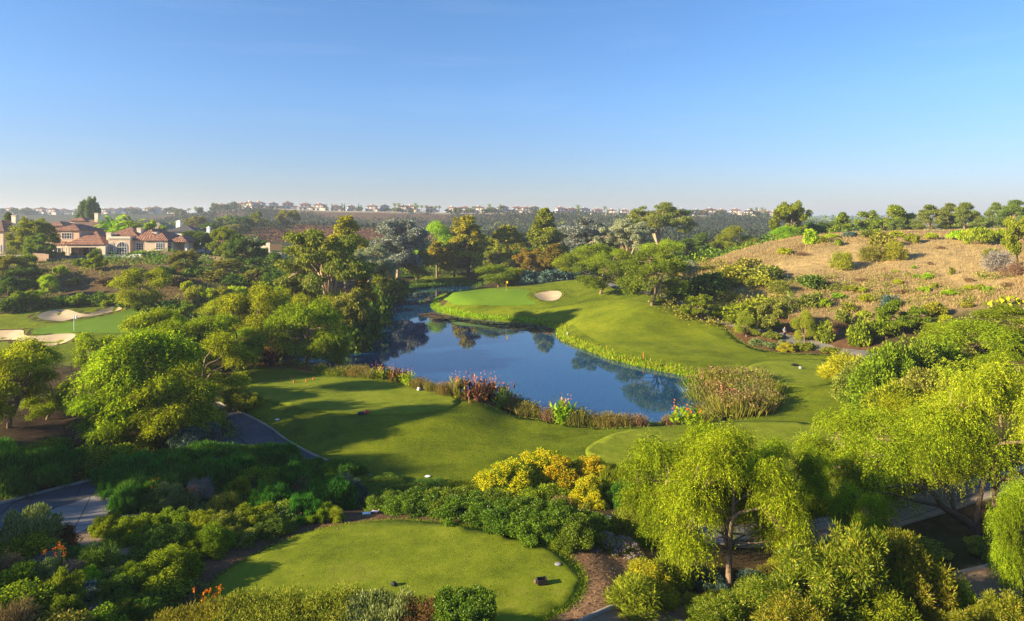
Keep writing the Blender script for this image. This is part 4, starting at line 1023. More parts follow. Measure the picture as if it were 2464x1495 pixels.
# ------------------------------------------------------------------ hillside shrubs on the right (rows and columns read from an enlarged view)
def Z4(x, y): return ((x / 3.323 + 1800) / 1.0146, (y / 3.323 + 450) / 1.0146)
def row(items, zf, noun, where, name, cat, group, kind=None):
    pts = []
    for it in items:
        k, x, yb, yt, w, mk = it[:6]; u, vb = zf(x, yb); _, vt = zf(x, yt); pts.append((u, vb, vt, w / 3.372 if zf is Z4 else w, k, mk))
    pts.sort(key=lambda t: t[0])
    for i, (u, vb, vt, w, k, mk) in enumerate(pts):
        at(k, name, u, vb, vt, w, ('%s, %s from the left %s' % (noun, ORD[i], where)).strip(), cat, group=group, mats=[None, mk])
ident = lambda x, y: (x, y)
row([('coyote',385,575,515,112,'lime'),('coyote',1300,432,378,115,'lime'),('coyote',1412,482,400,112,'oliveY'),('coyote',1570,452,394,106,'lime'),('coyote',1800,460,372,150,'bright'),('coyote',1880,470,362,120,'lime'),('coyote',1975,505,350,190,'oliveY'),('coyote',2090,470,360,160,'lime'),
  ('bushfar',600,490,365,110,'bright'),('bushfar',690,480,425,90,'mid'),('bushfar',820,500,440,60,'mid'),('coyote',1120,440,365,110,'oliveY'),('coyote',760,440,400,130,'bright'),('bushfar',920,430,385,120,'bluegreen'),('bushfar',1050,440,370,120,'olive')], Z4,
  'rounded shrub on the crest of the dry hill', '', 'crest_shrub', 'shrub', 'shrubs along the crest of the dry hill')
for k, x, yb, yt, w, mk, lab in [
 ('feather',1090,640,492,190,'bright','left one of the twin bright green bushes on the bare hillside'),
 ('feather',1280,622,462,165,'bright','right one of the twin bright green bushes on the bare hillside'),
 ('feather',840,700,542,158,'oliveY','wispy pale green bush left of the twin bright bushes'),
 ('bushfar',1165,510,385,180,'olive','olive bush directly above the twin bright green bushes'),
 ('round',2270,640,270,210,'oliveY','big yellow-olive tree at the right edge on top of the hill'),
 ('twiggy',2110,720,530,190,'grey','leafless grey bush left below the big yellow-olive tree'),
 ('twiggy',2230,760,640,190,'brown','brown leafless bush below the big yellow-olive tree'),
 ('bushfar',2060,600,520,120,'olive','olive bush at the left foot of the big yellow-olive tree'),
 ('bushfar',570,870,736,240,'dark','dark wide bush above the fan palm on the hillside'),
 ('bushfar',270,750,666,150,'mid','green bush left of the dark wide hillside bush'),
 ('bushfar',70,760,600,220,'olive','olive thicket bush at the left end of the hillside'),
 ('bushfar',170,860,740,200,'oliveY','yellow-olive bush below the left end of the hillside'),
 ('feather',350,900,780,180,'olive','feathery dull bush left of the fan palm'),
 ('smallpalm',430,1010,860,150,None,'fan palm among the hillside shrubs'),
 ('bushfar',610,1010,880,190,'olive','olive bush right of the fan palm'),
 ('pepper',75,1240,1030,190,'oliveY','low weeping yellow-olive tree at the edge of the fairway'),
 ('round',290,1210,935,260,'olive','dark-hearted olive tree just left of the standing person'),
 ('pepper',545,1290,1025,165,'oliveY','weeping yellow-olive tree just right of the standing person'),
 ('bushfar',700,1295,1108,150,'oliveY','bright olive bush right of the weeping tree by the person'),
 ('round',1350,1220,948,330,'mid','largest round green bush in the middle of the hill foot'),
 ('bushfar',1190,1290,1080,240,'mid','green bush at the lower left of the largest round bush'),
 ('bushfar',1000,1325,1110,190,'mid','green bush beside the cart path left of the largest round bush'),
 ('coyote',1600,1100,955,200,'oliveY','yellowish bush right above the largest round bush'),
 ('coyote',1700,1160,1058,135,'lime','lime bush right of the largest round bush'),
 ('coyote',1480,1180,1100,150,'saltbush','pale-flowering bush in front of the largest round bush'),
 ('coyote',1560,1310,1205,120,'saltbush','pale bush just above the olive shrub mass'),
 ('twiggy',1620,1260,1180,150,'brown','brown twiggy bush beside the pale bush above the olive mass'),
 ('bushfar',1240,1020,900,140,'bluegreen','thin blue-green bush on the dry slope above the largest bush'),
 ('twiggy',1100,1190,1100,160,'brown','brown bare bush on the dry slope left of the largest bush'),
 ('bushfar',880,1150,1030,150,'olive','dull bush on the dry slope right of the bright olive bush'),
 ('twiggy',800,1190,1100,130,'brown','reddish dry bush above the bend of the cart path'),
 ('bushfar',290,1262,1198,130,'olive','dark low bush left of the person, behind the pale cushions'),
]:
    u, vb = Z4(x, yb); _, vt = Z4(x, yt)
    at(k, 'fan_palm' if k == 'smallpalm' else 'weeping_tree' if k == 'pepper' else 'round_tree' if k == 'round' else 'hillside_bush', u, vb, vt, w / 3.372, lab, 'palm' if k == 'smallpalm' else 'tree' if k in ('pepper', 'round') else 'bush', mats=None if mk is None else [None, mk])
row([('coyote',820,940,880,100,'bright'),('coyote',930,885,820,130,'oliveY'),('coyote',1020,885,830,66,'lime'),('coyote',1045,968,888,116,'lime'),('coyote',1300,815,768,84,'lime'),('coyote',1465,765,730,70,'bright'),('coyote',1540,785,720,90,'bright'),('coyote',1520,885,825,84,'bright'),
  ('coyote',1720,915,853,112,'bright'),('coyote',1880,865,815,84,'lime'),('coyote',1975,870,806,76,'oliveY'),('coyote',2042,872,828,84,'bright'),('coyote',1870,1010,950,80,'oliveY'),('bushfar',915,1040,965,104,'mid'),('coyote',700,1010,925,96,'bright'),('coyote',1030,1095,1022,110,'lime'),
  ('bushfar',1740,735,672,46,'olive'),('bushfar',1570,656,628,38,'brown'),('coyote',1430,690,655,34,'bright'),('coyote',1285,720,695,40,'bright'),('twiggy',1010,800,762,120,'brown'),('twiggy',1880,800,755,80,'brown'),('twiggy',540,590,550,130,'brown'),('twiggy',2190,840,790,90,'brown'),('twiggy',1640,530,500,80,'brown'),
  ('twiggy',760,850,800,150,'brown'),('coyote',650,830,770,90,'mid'),('twiggy',1350,900,850,120,'brown'),('coyote',1600,850,800,60,'oliveY')], Z4,
  'low bush scattered in the dry grass of the slope', '', 'slope_bush', 'bush', 'low bushes scattered over the dry grass')
row([('bushfar',165,1312,1252,125,'saltbush'),('bushfar',280,1335,1278,110,'saltbush'),('bushfar',370,1318,1262,90,'saltbush')], Z4, 'pale green cushion plant at the fairway edge', '', 'cushion_plant', 'shrub', 'cushion plants at the fairway edge')
u, vb = Z4(400, 1362); at('yellowbush', 'flowering_bush', u, vb, Z4(0, 1288)[1], 44, 'low bush with orange-yellow flowers at the fairway edge below the person', 'bush', mats=['bark', 'oliveY', 'yflower'])
u, vb = Z4(555, 1355); at('bushfar', 'hillside_bush', u, vb, Z4(0, 1282)[1], 50, 'low green bush right of the orange-yellow one at the fairway edge', 'bush', mats=[None, 'mid'])
u, vb = Z4(735, 1375); at('bushfar', 'hillside_bush', u, vb, Z4(0, 1318)[1], 42, 'low yellow-olive bush between fairway edge and cart path bend', 'bush', mats=[None, 'oliveY'])

# olive shrub mass right of the small tee
for u, vb, vt, w, Y, mk, lab, k in [
 (2042,918,856,92,None,'lime','lime feathery shrub at the upper left of the olive shrub mass','feather'),
 (2075,975,872,96,None,'olive','leftmost dense shrub of the olive shrub mass','clipped'),
 (2128,1030,842,120,62,'olive','tall dense shrub second from the left in the olive mass','clipped'),
 (2195,1040,826,150,64,'oliveG','broad yellow-olive shrub at the top of the olive mass','clipped'),
 (2262,1030,832,150,66,'olive','broad dark olive shrub right of the yellow-olive one','clipped'),
 (2325,1000,852,130,66,'olive','rightmost dense shrub of the olive mass','clipped'),
 (2160,1100,935,120,54,'olive','front left shrub of the olive mass above the weeping trees','clipped'),
 (2236,1080,900,140,57,'olive','front middle shrub of the olive mass','clipped'),
 (2310,1060,905,120,58,'dark','dark front right shrub of the olive mass','clipped'),
 (2390,900,800,140,84,'olive','yellow-olive shrub behind the olive mass near the right edge','bushfar'),
 (2300,870,800,110,90,'olive','olive shrub behind the olive mass on the left','bushfar'),
]:
    at(k, 'olive_shrub', u, vb, vt - 6, w * 1.35, lab, 'shrub', Y=Y, mats=[None, mk])

# prickly pear: flat round pads stacked on each other
p = G(*Z4(2220, 992)); e = empty('prickly_pear', p); tag(e, 'bright yellow-green prickly pear cactus at the right edge of the dry slope', 'cactus')
r = np.random.default_rng(5); mb = MB()
for i in range(70):
    x, y = r.uniform(-3.2, 3.2), r.uniform(-.8, .8); z = r.uniform(0, 1.3) * (1 - abs(x) / 4.2); th = r.uniform(-.9, .9) + 1.57; a = np.array([math.cos(th), math.sin(th), 0]); tl = r.uniform(-.5, .5)
    up = unit(np.array([math.sin(tl) * a[0], math.sin(tl) * a[1], math.cos(tl)])); nn = unit(np.cross(a, up)); c = np.array([x, y, z + .25]); R_ = r.uniform(.2, .32)
    ring = [c + R_ * (math.cos(t) * a * .75 + math.sin(t) * up) for t in np.linspace(0, 6.28, 9)[:-1]]
    mb.add([v + nn * .03 for v in ring] + [v - nn * .03 for v in ring], [tuple(range(8)), tuple(range(15, 7, -1))] + [(j, 8 + j, 8 + (j + 1) % 8, (j + 1) % 8) for j in range(8)])
mb.build('pads', LM['lime'], e)

# slope shrubs between the left green and the lake
row([(('bushfar','coyote')[i % 2], u, vb, vt, w, mk) for i, (u, vb, vt, w, mk) in enumerate([(150,738,712,46,'dark'),(190,740,706,52,'mid'),(232,740,704,50,'dark'),(272,738,706,50,'mid'),(312,740,708,48,'dark'),(352,752,716,52,'dark'),(400,760,722,60,'dark'),(445,764,724,60,'mid'),(20,756,715,60,'dark'),(70,748,712,60,'dark'),(110,742,715,50,'olive')])], ident,
  'dark shrub in the row behind the left green', '', 'hedge_shrub', 'shrub', 'shrub row behind the left putting green')
row([('coyote', u, vb, vt, w, mk) for u, vb, vt, w, mk in [(452,706,676,34,'lime'),(470,722,688,44,'oliveY'),(502,726,694,46,'bright'),(535,726,690,50,'oliveY'),(572,724,688,50,'bright'),(606,724,692,44,'olive'),(640,720,690,50,'oliveY'),(676,716,688,40,'bright'),(522,752,716,50,'mid'),(486,748,714,44,'olive'),(560,760,722,56,'bright')]], ident,
  'sunlit yellow-green shrub behind the left grove', '', 'slope_shrub', 'shrub', 'sunlit shrubs between the villa slope and the left grove')
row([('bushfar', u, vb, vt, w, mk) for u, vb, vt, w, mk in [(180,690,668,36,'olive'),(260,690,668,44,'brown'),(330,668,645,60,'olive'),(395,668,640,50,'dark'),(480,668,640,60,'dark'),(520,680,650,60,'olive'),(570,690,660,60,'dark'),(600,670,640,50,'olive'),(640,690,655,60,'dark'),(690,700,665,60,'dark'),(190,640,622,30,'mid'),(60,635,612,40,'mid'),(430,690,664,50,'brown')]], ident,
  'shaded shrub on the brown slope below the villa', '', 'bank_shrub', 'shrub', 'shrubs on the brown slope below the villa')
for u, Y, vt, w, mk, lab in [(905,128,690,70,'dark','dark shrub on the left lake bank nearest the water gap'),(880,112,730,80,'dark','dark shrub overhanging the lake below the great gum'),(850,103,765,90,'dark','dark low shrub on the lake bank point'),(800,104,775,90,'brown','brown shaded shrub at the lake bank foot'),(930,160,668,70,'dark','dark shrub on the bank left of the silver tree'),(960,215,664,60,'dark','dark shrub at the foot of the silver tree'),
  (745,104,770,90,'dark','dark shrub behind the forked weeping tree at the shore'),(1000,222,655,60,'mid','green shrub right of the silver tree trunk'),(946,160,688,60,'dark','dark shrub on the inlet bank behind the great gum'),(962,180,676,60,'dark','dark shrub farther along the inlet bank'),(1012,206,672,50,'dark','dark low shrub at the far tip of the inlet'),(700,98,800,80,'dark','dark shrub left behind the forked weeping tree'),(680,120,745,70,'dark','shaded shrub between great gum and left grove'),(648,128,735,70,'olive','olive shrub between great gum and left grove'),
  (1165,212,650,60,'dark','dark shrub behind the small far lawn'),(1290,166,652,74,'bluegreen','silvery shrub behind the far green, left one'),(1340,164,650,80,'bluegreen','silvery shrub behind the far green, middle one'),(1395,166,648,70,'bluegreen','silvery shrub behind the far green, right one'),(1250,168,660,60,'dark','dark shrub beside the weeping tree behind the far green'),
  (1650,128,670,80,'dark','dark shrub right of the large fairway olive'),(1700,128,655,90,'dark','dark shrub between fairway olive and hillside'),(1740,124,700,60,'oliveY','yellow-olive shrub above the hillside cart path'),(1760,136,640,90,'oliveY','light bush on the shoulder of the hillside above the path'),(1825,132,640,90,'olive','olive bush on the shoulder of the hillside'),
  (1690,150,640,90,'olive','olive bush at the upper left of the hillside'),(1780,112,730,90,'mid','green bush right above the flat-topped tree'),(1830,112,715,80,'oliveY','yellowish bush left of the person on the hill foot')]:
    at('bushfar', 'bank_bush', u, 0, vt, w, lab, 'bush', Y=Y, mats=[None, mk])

# ------------------------------------------------------------------ foreground shrubs
def many(items, default_name='shrub'):
    for it in items:
        k, u, vb, vt, w, mk, lab = it[:7]; opt = it[7] if len(it) > 7 else {}
        mats = mk if isinstance(mk, list) else [None, mk]
        w = w * opt.pop('shrink', 1); nm = opt.pop('name', default_name); cat = opt.pop('cat', 'shrub')
        at(k, nm, u, vb, vt, w, lab, cat, mats=mats, **opt)
FL = dict(name='flowering_shrub')
many([
 ('sprigs',40,1195,1085,200,'sprig','wide dark sprigged shrub at the left edge above the shaded cart path'),
 ('sprigs',128,1172,1080,140,'sprig','dark sprigged shrub right of the one at the left edge, above the cart path'),
 ('sprigs',-30,1150,1070,150,'sprig','dark sprigged shrub cut by the left edge'),
 ('bush',212,1150,1080,120,'dark','dark leafy shrub on the bank above the end of the left cart path'),
 ('bush',278,1130,1075,110,'dark','dark leafy shrub between bank and central sprigged shrubs'),
 ('silverbush',105,1095,1062,110,['bark','dark','saltbush'],'dark shrub with silver-white tips behind the left sprigged shrubs'),
 ('bush',350,1085,1040,90,'dark','small dark shrub under the left weeping trees'),
 ('bush',475,1062,1005,110,'bluegreen','grey-green shrub beside the cart path under the weeping trees'),
 ('bush',455,1100,1030,90,'bluegreen','blue-green shrub below the grey-green one beside the cart path'),
 ('bush',520,1035,990,60,'dark','dark shrub at the bend of the asphalt path'),
 ('leafy',585,992,945,82,'mid','rounded leafy shrub between asphalt path and lawn'),
 ('leafy',560,968,936,50,'mid','small leafy shrub behind the rounded one beside the path'),
 ('sprigs',318,1165,1095,150,'sprig','sprigged shrub at the upper left of the central mass'),
 ('sprigs',405,1150,1091,160,'sprig','sprigged shrub at the top of the central mass, left of centre'),
 ('sprigs',505,1135,1074,170,'sprig','tallest sprigged shrub at the top of the central mass'),
 ('sprigs',598,1128,1078,140,'sprig','sprigged shrub hiding the lower cart path'),
 ('sprigs',672,1125,1068,110,'sprig','sprigged shrub with stray tall tips over the cart path'),
 ('sprigs',745,1150,1111,120,'sprig','sprigged shrub at the right end of the cart path gap'),
 ('sprigs',815,1170,1115,120,'sprig','sprigged shrub beside the pale kerb'),
 ('sprigs',288,1198,1130,90,'sprig','sprigged shrub at the left tip of the central mass'),
 ('sprigs',345,1222,1145,140,'sprig','sprigged shrub above the curved kerb'),
 ('sprigs',310,1236,1172,76,'sprig','low sprigged shrub right behind the curved kerb'),
 ('sprigs',440,1190,1115,140,'sprig','sprigged shrub behind the orange flowers'),
 ('sprigs',545,1185,1100,150,'sprig','deep green sprigged shrub in the middle of the central mass'),
 ('coyotenear',398,1222,1162,84,'saltbush','pale yellow-green rounded shrub left of the orange flower spikes'),
 ('coyotenear',425,1230,1178,50,'saltbush','small pale shrub leaning on the orange flower spikes'),
 ('twiggy',482,1205,1152,60,'grey','bare grey twiggy shrub right of the orange flower spikes'),
 ('yellowspray',535,1238,1188,70,['bark','olive','yflower'],'airy shrub with tiny yellow flowers in the central mass',{'name':'flowering_shrub'}),
 ('coyotenear',615,1195,1128,120,'mid','lighter green tufted shrub in the middle of the mass'),
 ('coyotenear',575,1210,1150,70,'mid','small light green tufted shrub left of the lighter tufted one'),
 ('sprigs',690,1190,1125,120,'sprig','sprigged shrub right of the light tufted shrubs'),
 ('twiggy',728,1195,1150,60,'brown','brown bare patch shrub among the sprigged shrubs'),
 ('sprigs',648,1235,1165,110,'sprig','sprigged shrub in front of the light tufted shrubs'),
 ('sprigs',788,1225,1158,130,'sprig','sprigged shrub left of the leafy hedge strip'),
 ('sprigs',835,1215,1150,90,'bluegreen','blue-green sprigged shrub touching the leafy hedge strip'),
 ('sprigs',725,1258,1195,100,'sprig','lowest sprigged shrub above the tee lawn'),
 ('sprigs',770,1258,1215,70,'mid','bright sprigged shrub above the tee lawn edge'),
 ('feather',806,1258,1222,40,'bright','small bright feathery clump at the edge of the tee lawn'),
 ('silverbush',680,1262,1212,90,['bark','mid','wflower'],'shrub dusted with silver-white above the tee lawn',{'name':'flowering_shrub'}),
 ('leafy',610,1285,1222,130,'mid','dark leafy shrub left of the silver-dusted shrub'),
 ('leafy',655,1290,1240,110,'dark','dark leafy shrub at the upper left edge of the tee lawn'),
 ('silverbush',590,1316,1276,60,['bark','dark','wflower'],'low shrub with blue-white tips at the left edge of the tee lawn',{'name':'flowering_shrub'}),
 ('leafy',262,1292,1238,76,'mid','leafy shrub at the right tip of the concrete slab'),
 ('leafy',330,1312,1246,120,'mid','leafy shrub right of the earth path'),
 ('leafy',405,1300,1236,130,'mid','wide leafy shrub behind the round clipped one'),
 ('leafy',480,1300,1240,110,'mid','leafy shrub at the foot of the yellow sprays'),
 ('leafy',545,1300,1236,90,'olive','olive leafy shrub between silver tips and yellow sprays'),
 ('clipped',506,1345,1264,98,'mid','rounded dense shrub at the left end of the tee lawn'),
 ('leafy',400,1345,1268,130,'dark','dark leafy shrub left of the rounded dense shrub'),
 ('leafy',455,1345,1290,90,'mid','low leafy shrub before the rounded dense shrub'),
 ('clipped',398,1420,1322,142,'mid','big domed dense shrub in the lower left'),
 ('yellowdot',382,1462,1382,130,['bark','mid','yflower'],'shrub dotted with small yellow flowers in front of the domed one',{'name':'flowering_shrub'}),
 ('leafy',318,1432,1360,90,'mid','bright leafy shrub left of the domed dense shrub'),
 ('feather',243,1385,1308,90,'dark','round dark needle-leaved shrub beside the earth path'),
 ('bush',148,1325,1262,72,'darkred','dark shrub with deep red tips in front of the concrete slab'),
 ('coyotenear',85,1330,1218,110,'saltbush','tall pale silver-green shrub in front of the shaded cart path'),
 ('coyotenear',25,1345,1232,110,'saltbush','pale silver-green shrub at the left edge in front of the path'),
 ('bush',60,1362,1290,120,'dark','dark shrub under the pale silver-green shrubs'),
 ('twiggy',100,1372,1328,90,'grey','bare grey twiggy shrub at the lower left'),
 ('feather',165,1358,1322,80,'dark','low dark cushion shrub right of the bare grey twigs'),
 ('twiggy',175,1390,1350,70,'grey','small bare grey shrub by the orange flowers at lower left'),
 ('twiggy',10,1400,1335,80,'brown','brown withered shrub at the left edge'),
 ('coyotenear',112,1430,1345,80,'saltbush','pale lime shrub with orange blooms behind it'),
 ('coyotenear',150,1475,1368,100,'oliveG','tall lime-green tufted shrub at the lower left'),
 ('yellowdot',45,1435,1360,100,['bark','dark','yflower'],'dark shrub with scattered yellow dots at the left edge',{'name':'flowering_shrub'}),
 ('leafy',205,1420,1372,80,'bright','low fresh green shrub right of the lime tufted shrub'),
 ('silverbush',215,1465,1408,90,['bark','bluegreen','wflower'],'blue-white tipped shrub in the lower left',{'name':'flowering_shrub'}),
 ('silverbush',262,1412,1370,60,['bark','dark','wflower'],'white-tipped shrub above the blue-white one',{'name':'flowering_shrub'}),
 ('leafy',275,1465,1395,100,'dark','dark leafy shrub between blue-white tips and domed shrub'),
 ('coyotenear',150,1520,1435,90,'oliveG','lower lime tufted shrub below the tall one'),
 ('coyotenear',240,1478,1438,50,'saltbush','small pale tuft near the bottom left'),
 ('coyotenear',308,1500,1442,98,'oliveG','low lime mound near the bottom left'),
 ('bush',55,1500,1412,140,'dark','dark shrub in the bottom left corner'),
 ('bush',230,1560,1468,130,'dark','dark shrub at the bottom edge left of the feathery hedge'),
 ('bush',130,1580,1490,150,'olive','olive shrub at the bottom edge'),
 ('twiggy',20,1540,1450,110,'brown','bare branching shrub in the bottom left corner'),
 ('twiggy',235,1500,1460,60,'grey','bare grey sprays left of the low lime mound'),
 ('leafy',90,1455,1400,90,'mid','leafy green shrub left of the tall lime tufted shrub'),
 ('leafy',340,1500,1440,90,'dark','dark leafy shrub right of the low lime mound'),
])
# leafy hedge strip between the two tee lawns
row([('leafy',905,1192,1159,149,'hedge'),('leafy',965,1215,1173,149,'hedge'),('leafy',930,1232,1193,126,'hedge'),('leafy',1010,1240,1191,161,'hedge'),('leafy',1075,1240,1185,149,'hedge'),('leafy',1130,1258,1199,161,'hedge'),('leafy',1185,1250,1191,138,'hedge'),
 ('leafy',1215,1282,1218,161,'hedge'),('leafy',1262,1268,1203,138,'hedge'),('leafy',1300,1305,1235,161,'hedge'),('leafy',1345,1290,1218,149,'hedge'),('leafy',1375,1318,1251,138,'hedge'),('leafy',1420,1305,1241,114,'hedge'),('leafy',870,1180,1163,92,'mid'),('leafy',1100,1200,1173,126,'mid'),('leafy',1030,1190,1168,114,'dark')], ident,
 'leafy shrub of the low hedge behind the near tee', '', 'hedge_shrub', 'shrub', 'low leafy hedge behind the near tee lawn')
many([
 ('yellowbush',1225,1188,1112,150,['bark','mid','yflower'],'left mound covered in yellow flowers',{'name':'flowering_shrub'}),
 ('yellowbush',1305,1168,1086,140,['bark','mid','yflower'],'tallest mound covered in yellow flowers',{'name':'flowering_shrub'}),
 ('yellowbush',1355,1180,1100,110,['bark','mid','yflower'],'middle mound covered in yellow flowers',{'name':'flowering_shrub'}),
 ('yellowbush',1428,1180,1104,130,['bark','mid','yflower'],'right mound covered in yellow flowers',{'name':'flowering_shrub'}),
 ('yellowbush',1425,1222,1150,98,['bark','mid','yflower'],'low front mound covered in yellow flowers',{'name':'flowering_shrub'}),
 ('bush',1330,1212,1168,90,'dark','dark green shrub in front of the yellow flower mounds'),
 ('bush',1280,1215,1178,80,'dark','dark shrub at the front left of the yellow mounds'),
 ('twiggy',1352,1225,1190,50,'brown','dry brown shrub between the yellow mounds'),
 ('sprigs',1480,1195,1128,90,'mid','grassy green shrub right of the yellow mounds'),
 ('sprigs',1505,1225,1160,80,'sprig','darker grassy shrub by the large weeping tree'),
 ('feather',1515,1300,1228,100,'olive','arching olive shrub at the left of the weeping trees'),
 ('feather',1560,1320,1262,70,'mid','green feathery shrub under the left weeping tree'),
 ('silverbush',1470,1290,1255,50,['bark','dark','wflower'],'small silver-tipped shrub behind the purple flowers',{'name':'flowering_shrub'}),
 ('purplebush',1455,1330,1288,80,['bark','mid','pflower'],'left part of the low purple-flowering clump',{'name':'flowering_shrub'}),
 ('purplebush',1502,1338,1300,76,['bark','mid','pflower'],'right part of the low purple-flowering clump',{'name':'flowering_shrub'}),
 ('yellowspray',1560,1420,1352,100,['bark','oliveY','yflower'],'yellow-flowering feathery shrub beside the bare earth',{'name':'flowering_shrub'}),
 ('feather',1610,1410,1340,100,'oliveY','tall olive feathery shrub left of the corky trunk'),
 ('feather',1530,1500,1395,140,'oliveY','large feathery olive-yellow shrub at the bottom centre'),
 ('yellowspray',1520,1440,1388,80,['bark','oliveY','yflower'],'yellow-flowering tips above the large feathery shrub',{'name':'flowering_shrub'}),
 ('feather',1590,1470,1410,90,'oliveY','feathery shrub right of the large one at bottom centre'),
 ('sprigs',1700,1420,1378,90,'bluegreen','spiky blue-green plant left of the corky trunk'),
 ('sprigs',1808,1415,1378,70,'bluegreen','spiky blue-green plant right of the corky trunk'),
 ('feather',1665,1470,1432,56,'bright','small bright green shrub below the corky trunk'),
 ('feather',1730,1462,1425,60,'mid','small green shrub at the foot of the corky trunk'),
 ('leafy',1868,1420,1380,120,'olive','low spreading olive shrub right of the corky trunk'),
 ('leafy',1925,1400,1355,130,'oliveY','low spreading yellowish shrub behind the laurel bushes'),
 ('leafy',1980,1375,1335,110,'olive','low dull shrub near the pale cart path'),
 ('bush',2200,1350,1300,140,'olive','brownish low shrub beside the leaning tree'),
 ('twiggy',2110,1295,1245,90,'grey','pale bare twigs in front of the pale cart path'),
 ('feather',2110,1340,1262,120,'olive','hanging olive shrub below the pale bare twigs'),
 ('leafy',2385,1350,1300,100,'olive','olive shrub right of the leaning tree foot'),
 ('laurel',1740,1560,1440,170,'laurel','long-leaved shrub at the bottom left of the corner group'),
 ('laurel',1840,1560,1400,200,'laurel','long-leaved shrub second from the left in the corner group'),
 ('laurel',1950,1570,1335,240,'laurel','tall long-leaved shrub with reddish tips in the corner group'),
 ('laurel',2055,1560,1272,230,'laurel','tallest long-leaved shrub of the corner group'),
 ('laurel',2180,1540,1290,210,'laurel','tall long-leaved shrub right of the tallest in the corner group'),
 ('laurel',2280,1540,1385,150,'mid','darker long-leaved shrub near the ochre path'),
 ('laurel',2110,1600,1420,220,'mid','dark lower long-leaved shrub at the bottom edge'),
 ('laurel',2425,1600,1432,160,'laurel','long-leaved shrub in the bottom right corner'),
 ('laurel',2330,1620,1470,140,'laurel','long-leaved shrub at the bottom edge left of the corner'),
 ('laurel',1900,1640,1450,220,'laurel','long-leaved shrub at the very bottom of the corner group'),
 ('bush',1650,1560,1500,110,'dark','dark low shrub at the bottom edge beside the ochre path'),
])
def spikes(u, v, n, spread, h, mk, label, size=.075, name='flower_spikes_plant'):
    p = G(u, v); e = empty('flowering_plant', p); tag(e, label, 'flowers'); r = np.random.default_rng(int(u))
    mb = MB(); P = []
    for i in range(n):
        b0 = np.append(r.normal(size=2) * spread, 0); t = b0 + np.array([r.normal() * .05, r.normal() * .05, h * r.uniform(.75, 1.1)]); mb.tube([b0 - (0, 0, .1), t], [.012, .008], 4)
        P += [t + r.normal(size=3) * .045 for _ in range(9)]
    P = np.array(P); A = unit(rdir(r, len(P)) + (0, 0, .3)); V = leaf_quads(r, P, A, size, size * .7); mb.add(V, [tuple(f) for f in quads(V)], 1); mb.build('flower_spikes', [LM['mid'], LM[mk]], e)
spikes(462, 1215, 10, .35, 1.1, 'oflower', 'cluster of orange flower spikes in the central shrubs')
spikes(372, 1215, 6, .3, 1.4, 'oflower', 'orange flower spikes behind the pale rounded shrub')
spikes(140, 1400, 7, .35, 1.25, 'oflower', 'orange flower heads at the lower left')
spikes(515, 1470, 9, .25, .95, 'oflower', 'bright orange flower spikes at the left end of the feathery hedge', .1)

# clipped mixed hedge along the bottom edge
def hedge(u0, u1, Y, dep, vt0, vt1, n, L, W, mode, mk, label, name='hedge', cr=.3, spread=1):
    x0, x1 = (u0 - U0) / FPX * Y, (u1 - U0) / FPX * Y; z0 = hz((x0 + x1) / 2, Y)
    e = empty(name, ((x0 + x1) / 2, Y, z0)); tag(e, label, 'hedge'); r = np.random.default_rng(int(u0)); hw = (x1 - x0) / 2
    h0, h1 = [CAMZ - (vt + 22 - VH) / FPX * (Y + dep * .2) - z0 for vt in (vt0, vt1)]
    m = int(130 * hw); X = r.uniform(-hw + cr*.7, hw - cr*.7, m); X[:m//8] = np.sign(X[:m//8]) * (hw - cr*.7); hh = (h0 + (h1 - h0) * (X + hw) / (2 * hw)) - cr * .8
    t = r.random(m); face = r.random(m)
    Yy = np.where(face < .55, r.uniform(-dep, dep, m), -dep * (1 if spread else 1)) ; Z = np.where(face < .55, hh, r.uniform(.1, 1, m) * hh)
    Yy = np.where((face > .55) & (r.random(m) < .25), dep, Yy)
    C = np.stack([X, Yy * .9, Z + r.normal(size=m) * .05, cr * r.uniform(.75, 1.25, m)], 1)
    V = clump_leaves(r, C, n, L, W, mode, .9, .45)
    C2 = C.copy(); C2[:, 1] *= .6; C2[:, 2] *= .9
    mb = MB()
    for i in range(0, m, max(1, m // 24)): mb.tube([(X[i], 0, -.2), (X[i], Yy[i] * .4, Z[i] * .5), C[i, :3]], [.035, .025, .01], 4)
    mb.build('stems', LM['bark'], e); obj('foliage', mesh_np('foliage', V, quads(V), LM[mk]), e)
    return e
e = hedge(350, 560, 23.2, 1.0, 1475, 1438, 15000, .13, .03, 'out', 'hedgeY', 'sprawling yellow-green feathery hedge at the bottom left', cr=.4)
e = hedge(530, 850, 23.6, 1.1, 1428, 1418, 52000, .11, .028, 'out', 'hedgeY', 'long sunlit yellow-green hedge along the bottom edge', cr=.36)
e = hedge(830, 985, 23.6, 1.0, 1424, 1425, 17000, .13, .028, 'up', 'saltbush', 'pale bristling hedge section right of the long yellow-green one', cr=.32)
e = hedge(955, 1075, 23.4, .9, 1438, 1432, 15000, .08, .03, 'rand', 'rust', 'rusty brown hedge section near its clipped right end', cr=.28)
e = hedge(1045, 1188, 23.5, 1.0, 1420, 1420, 36000, .07, .042, 'rand', 'hedge', 'neatly clipped green right end of the bottom hedge', cr=.2)

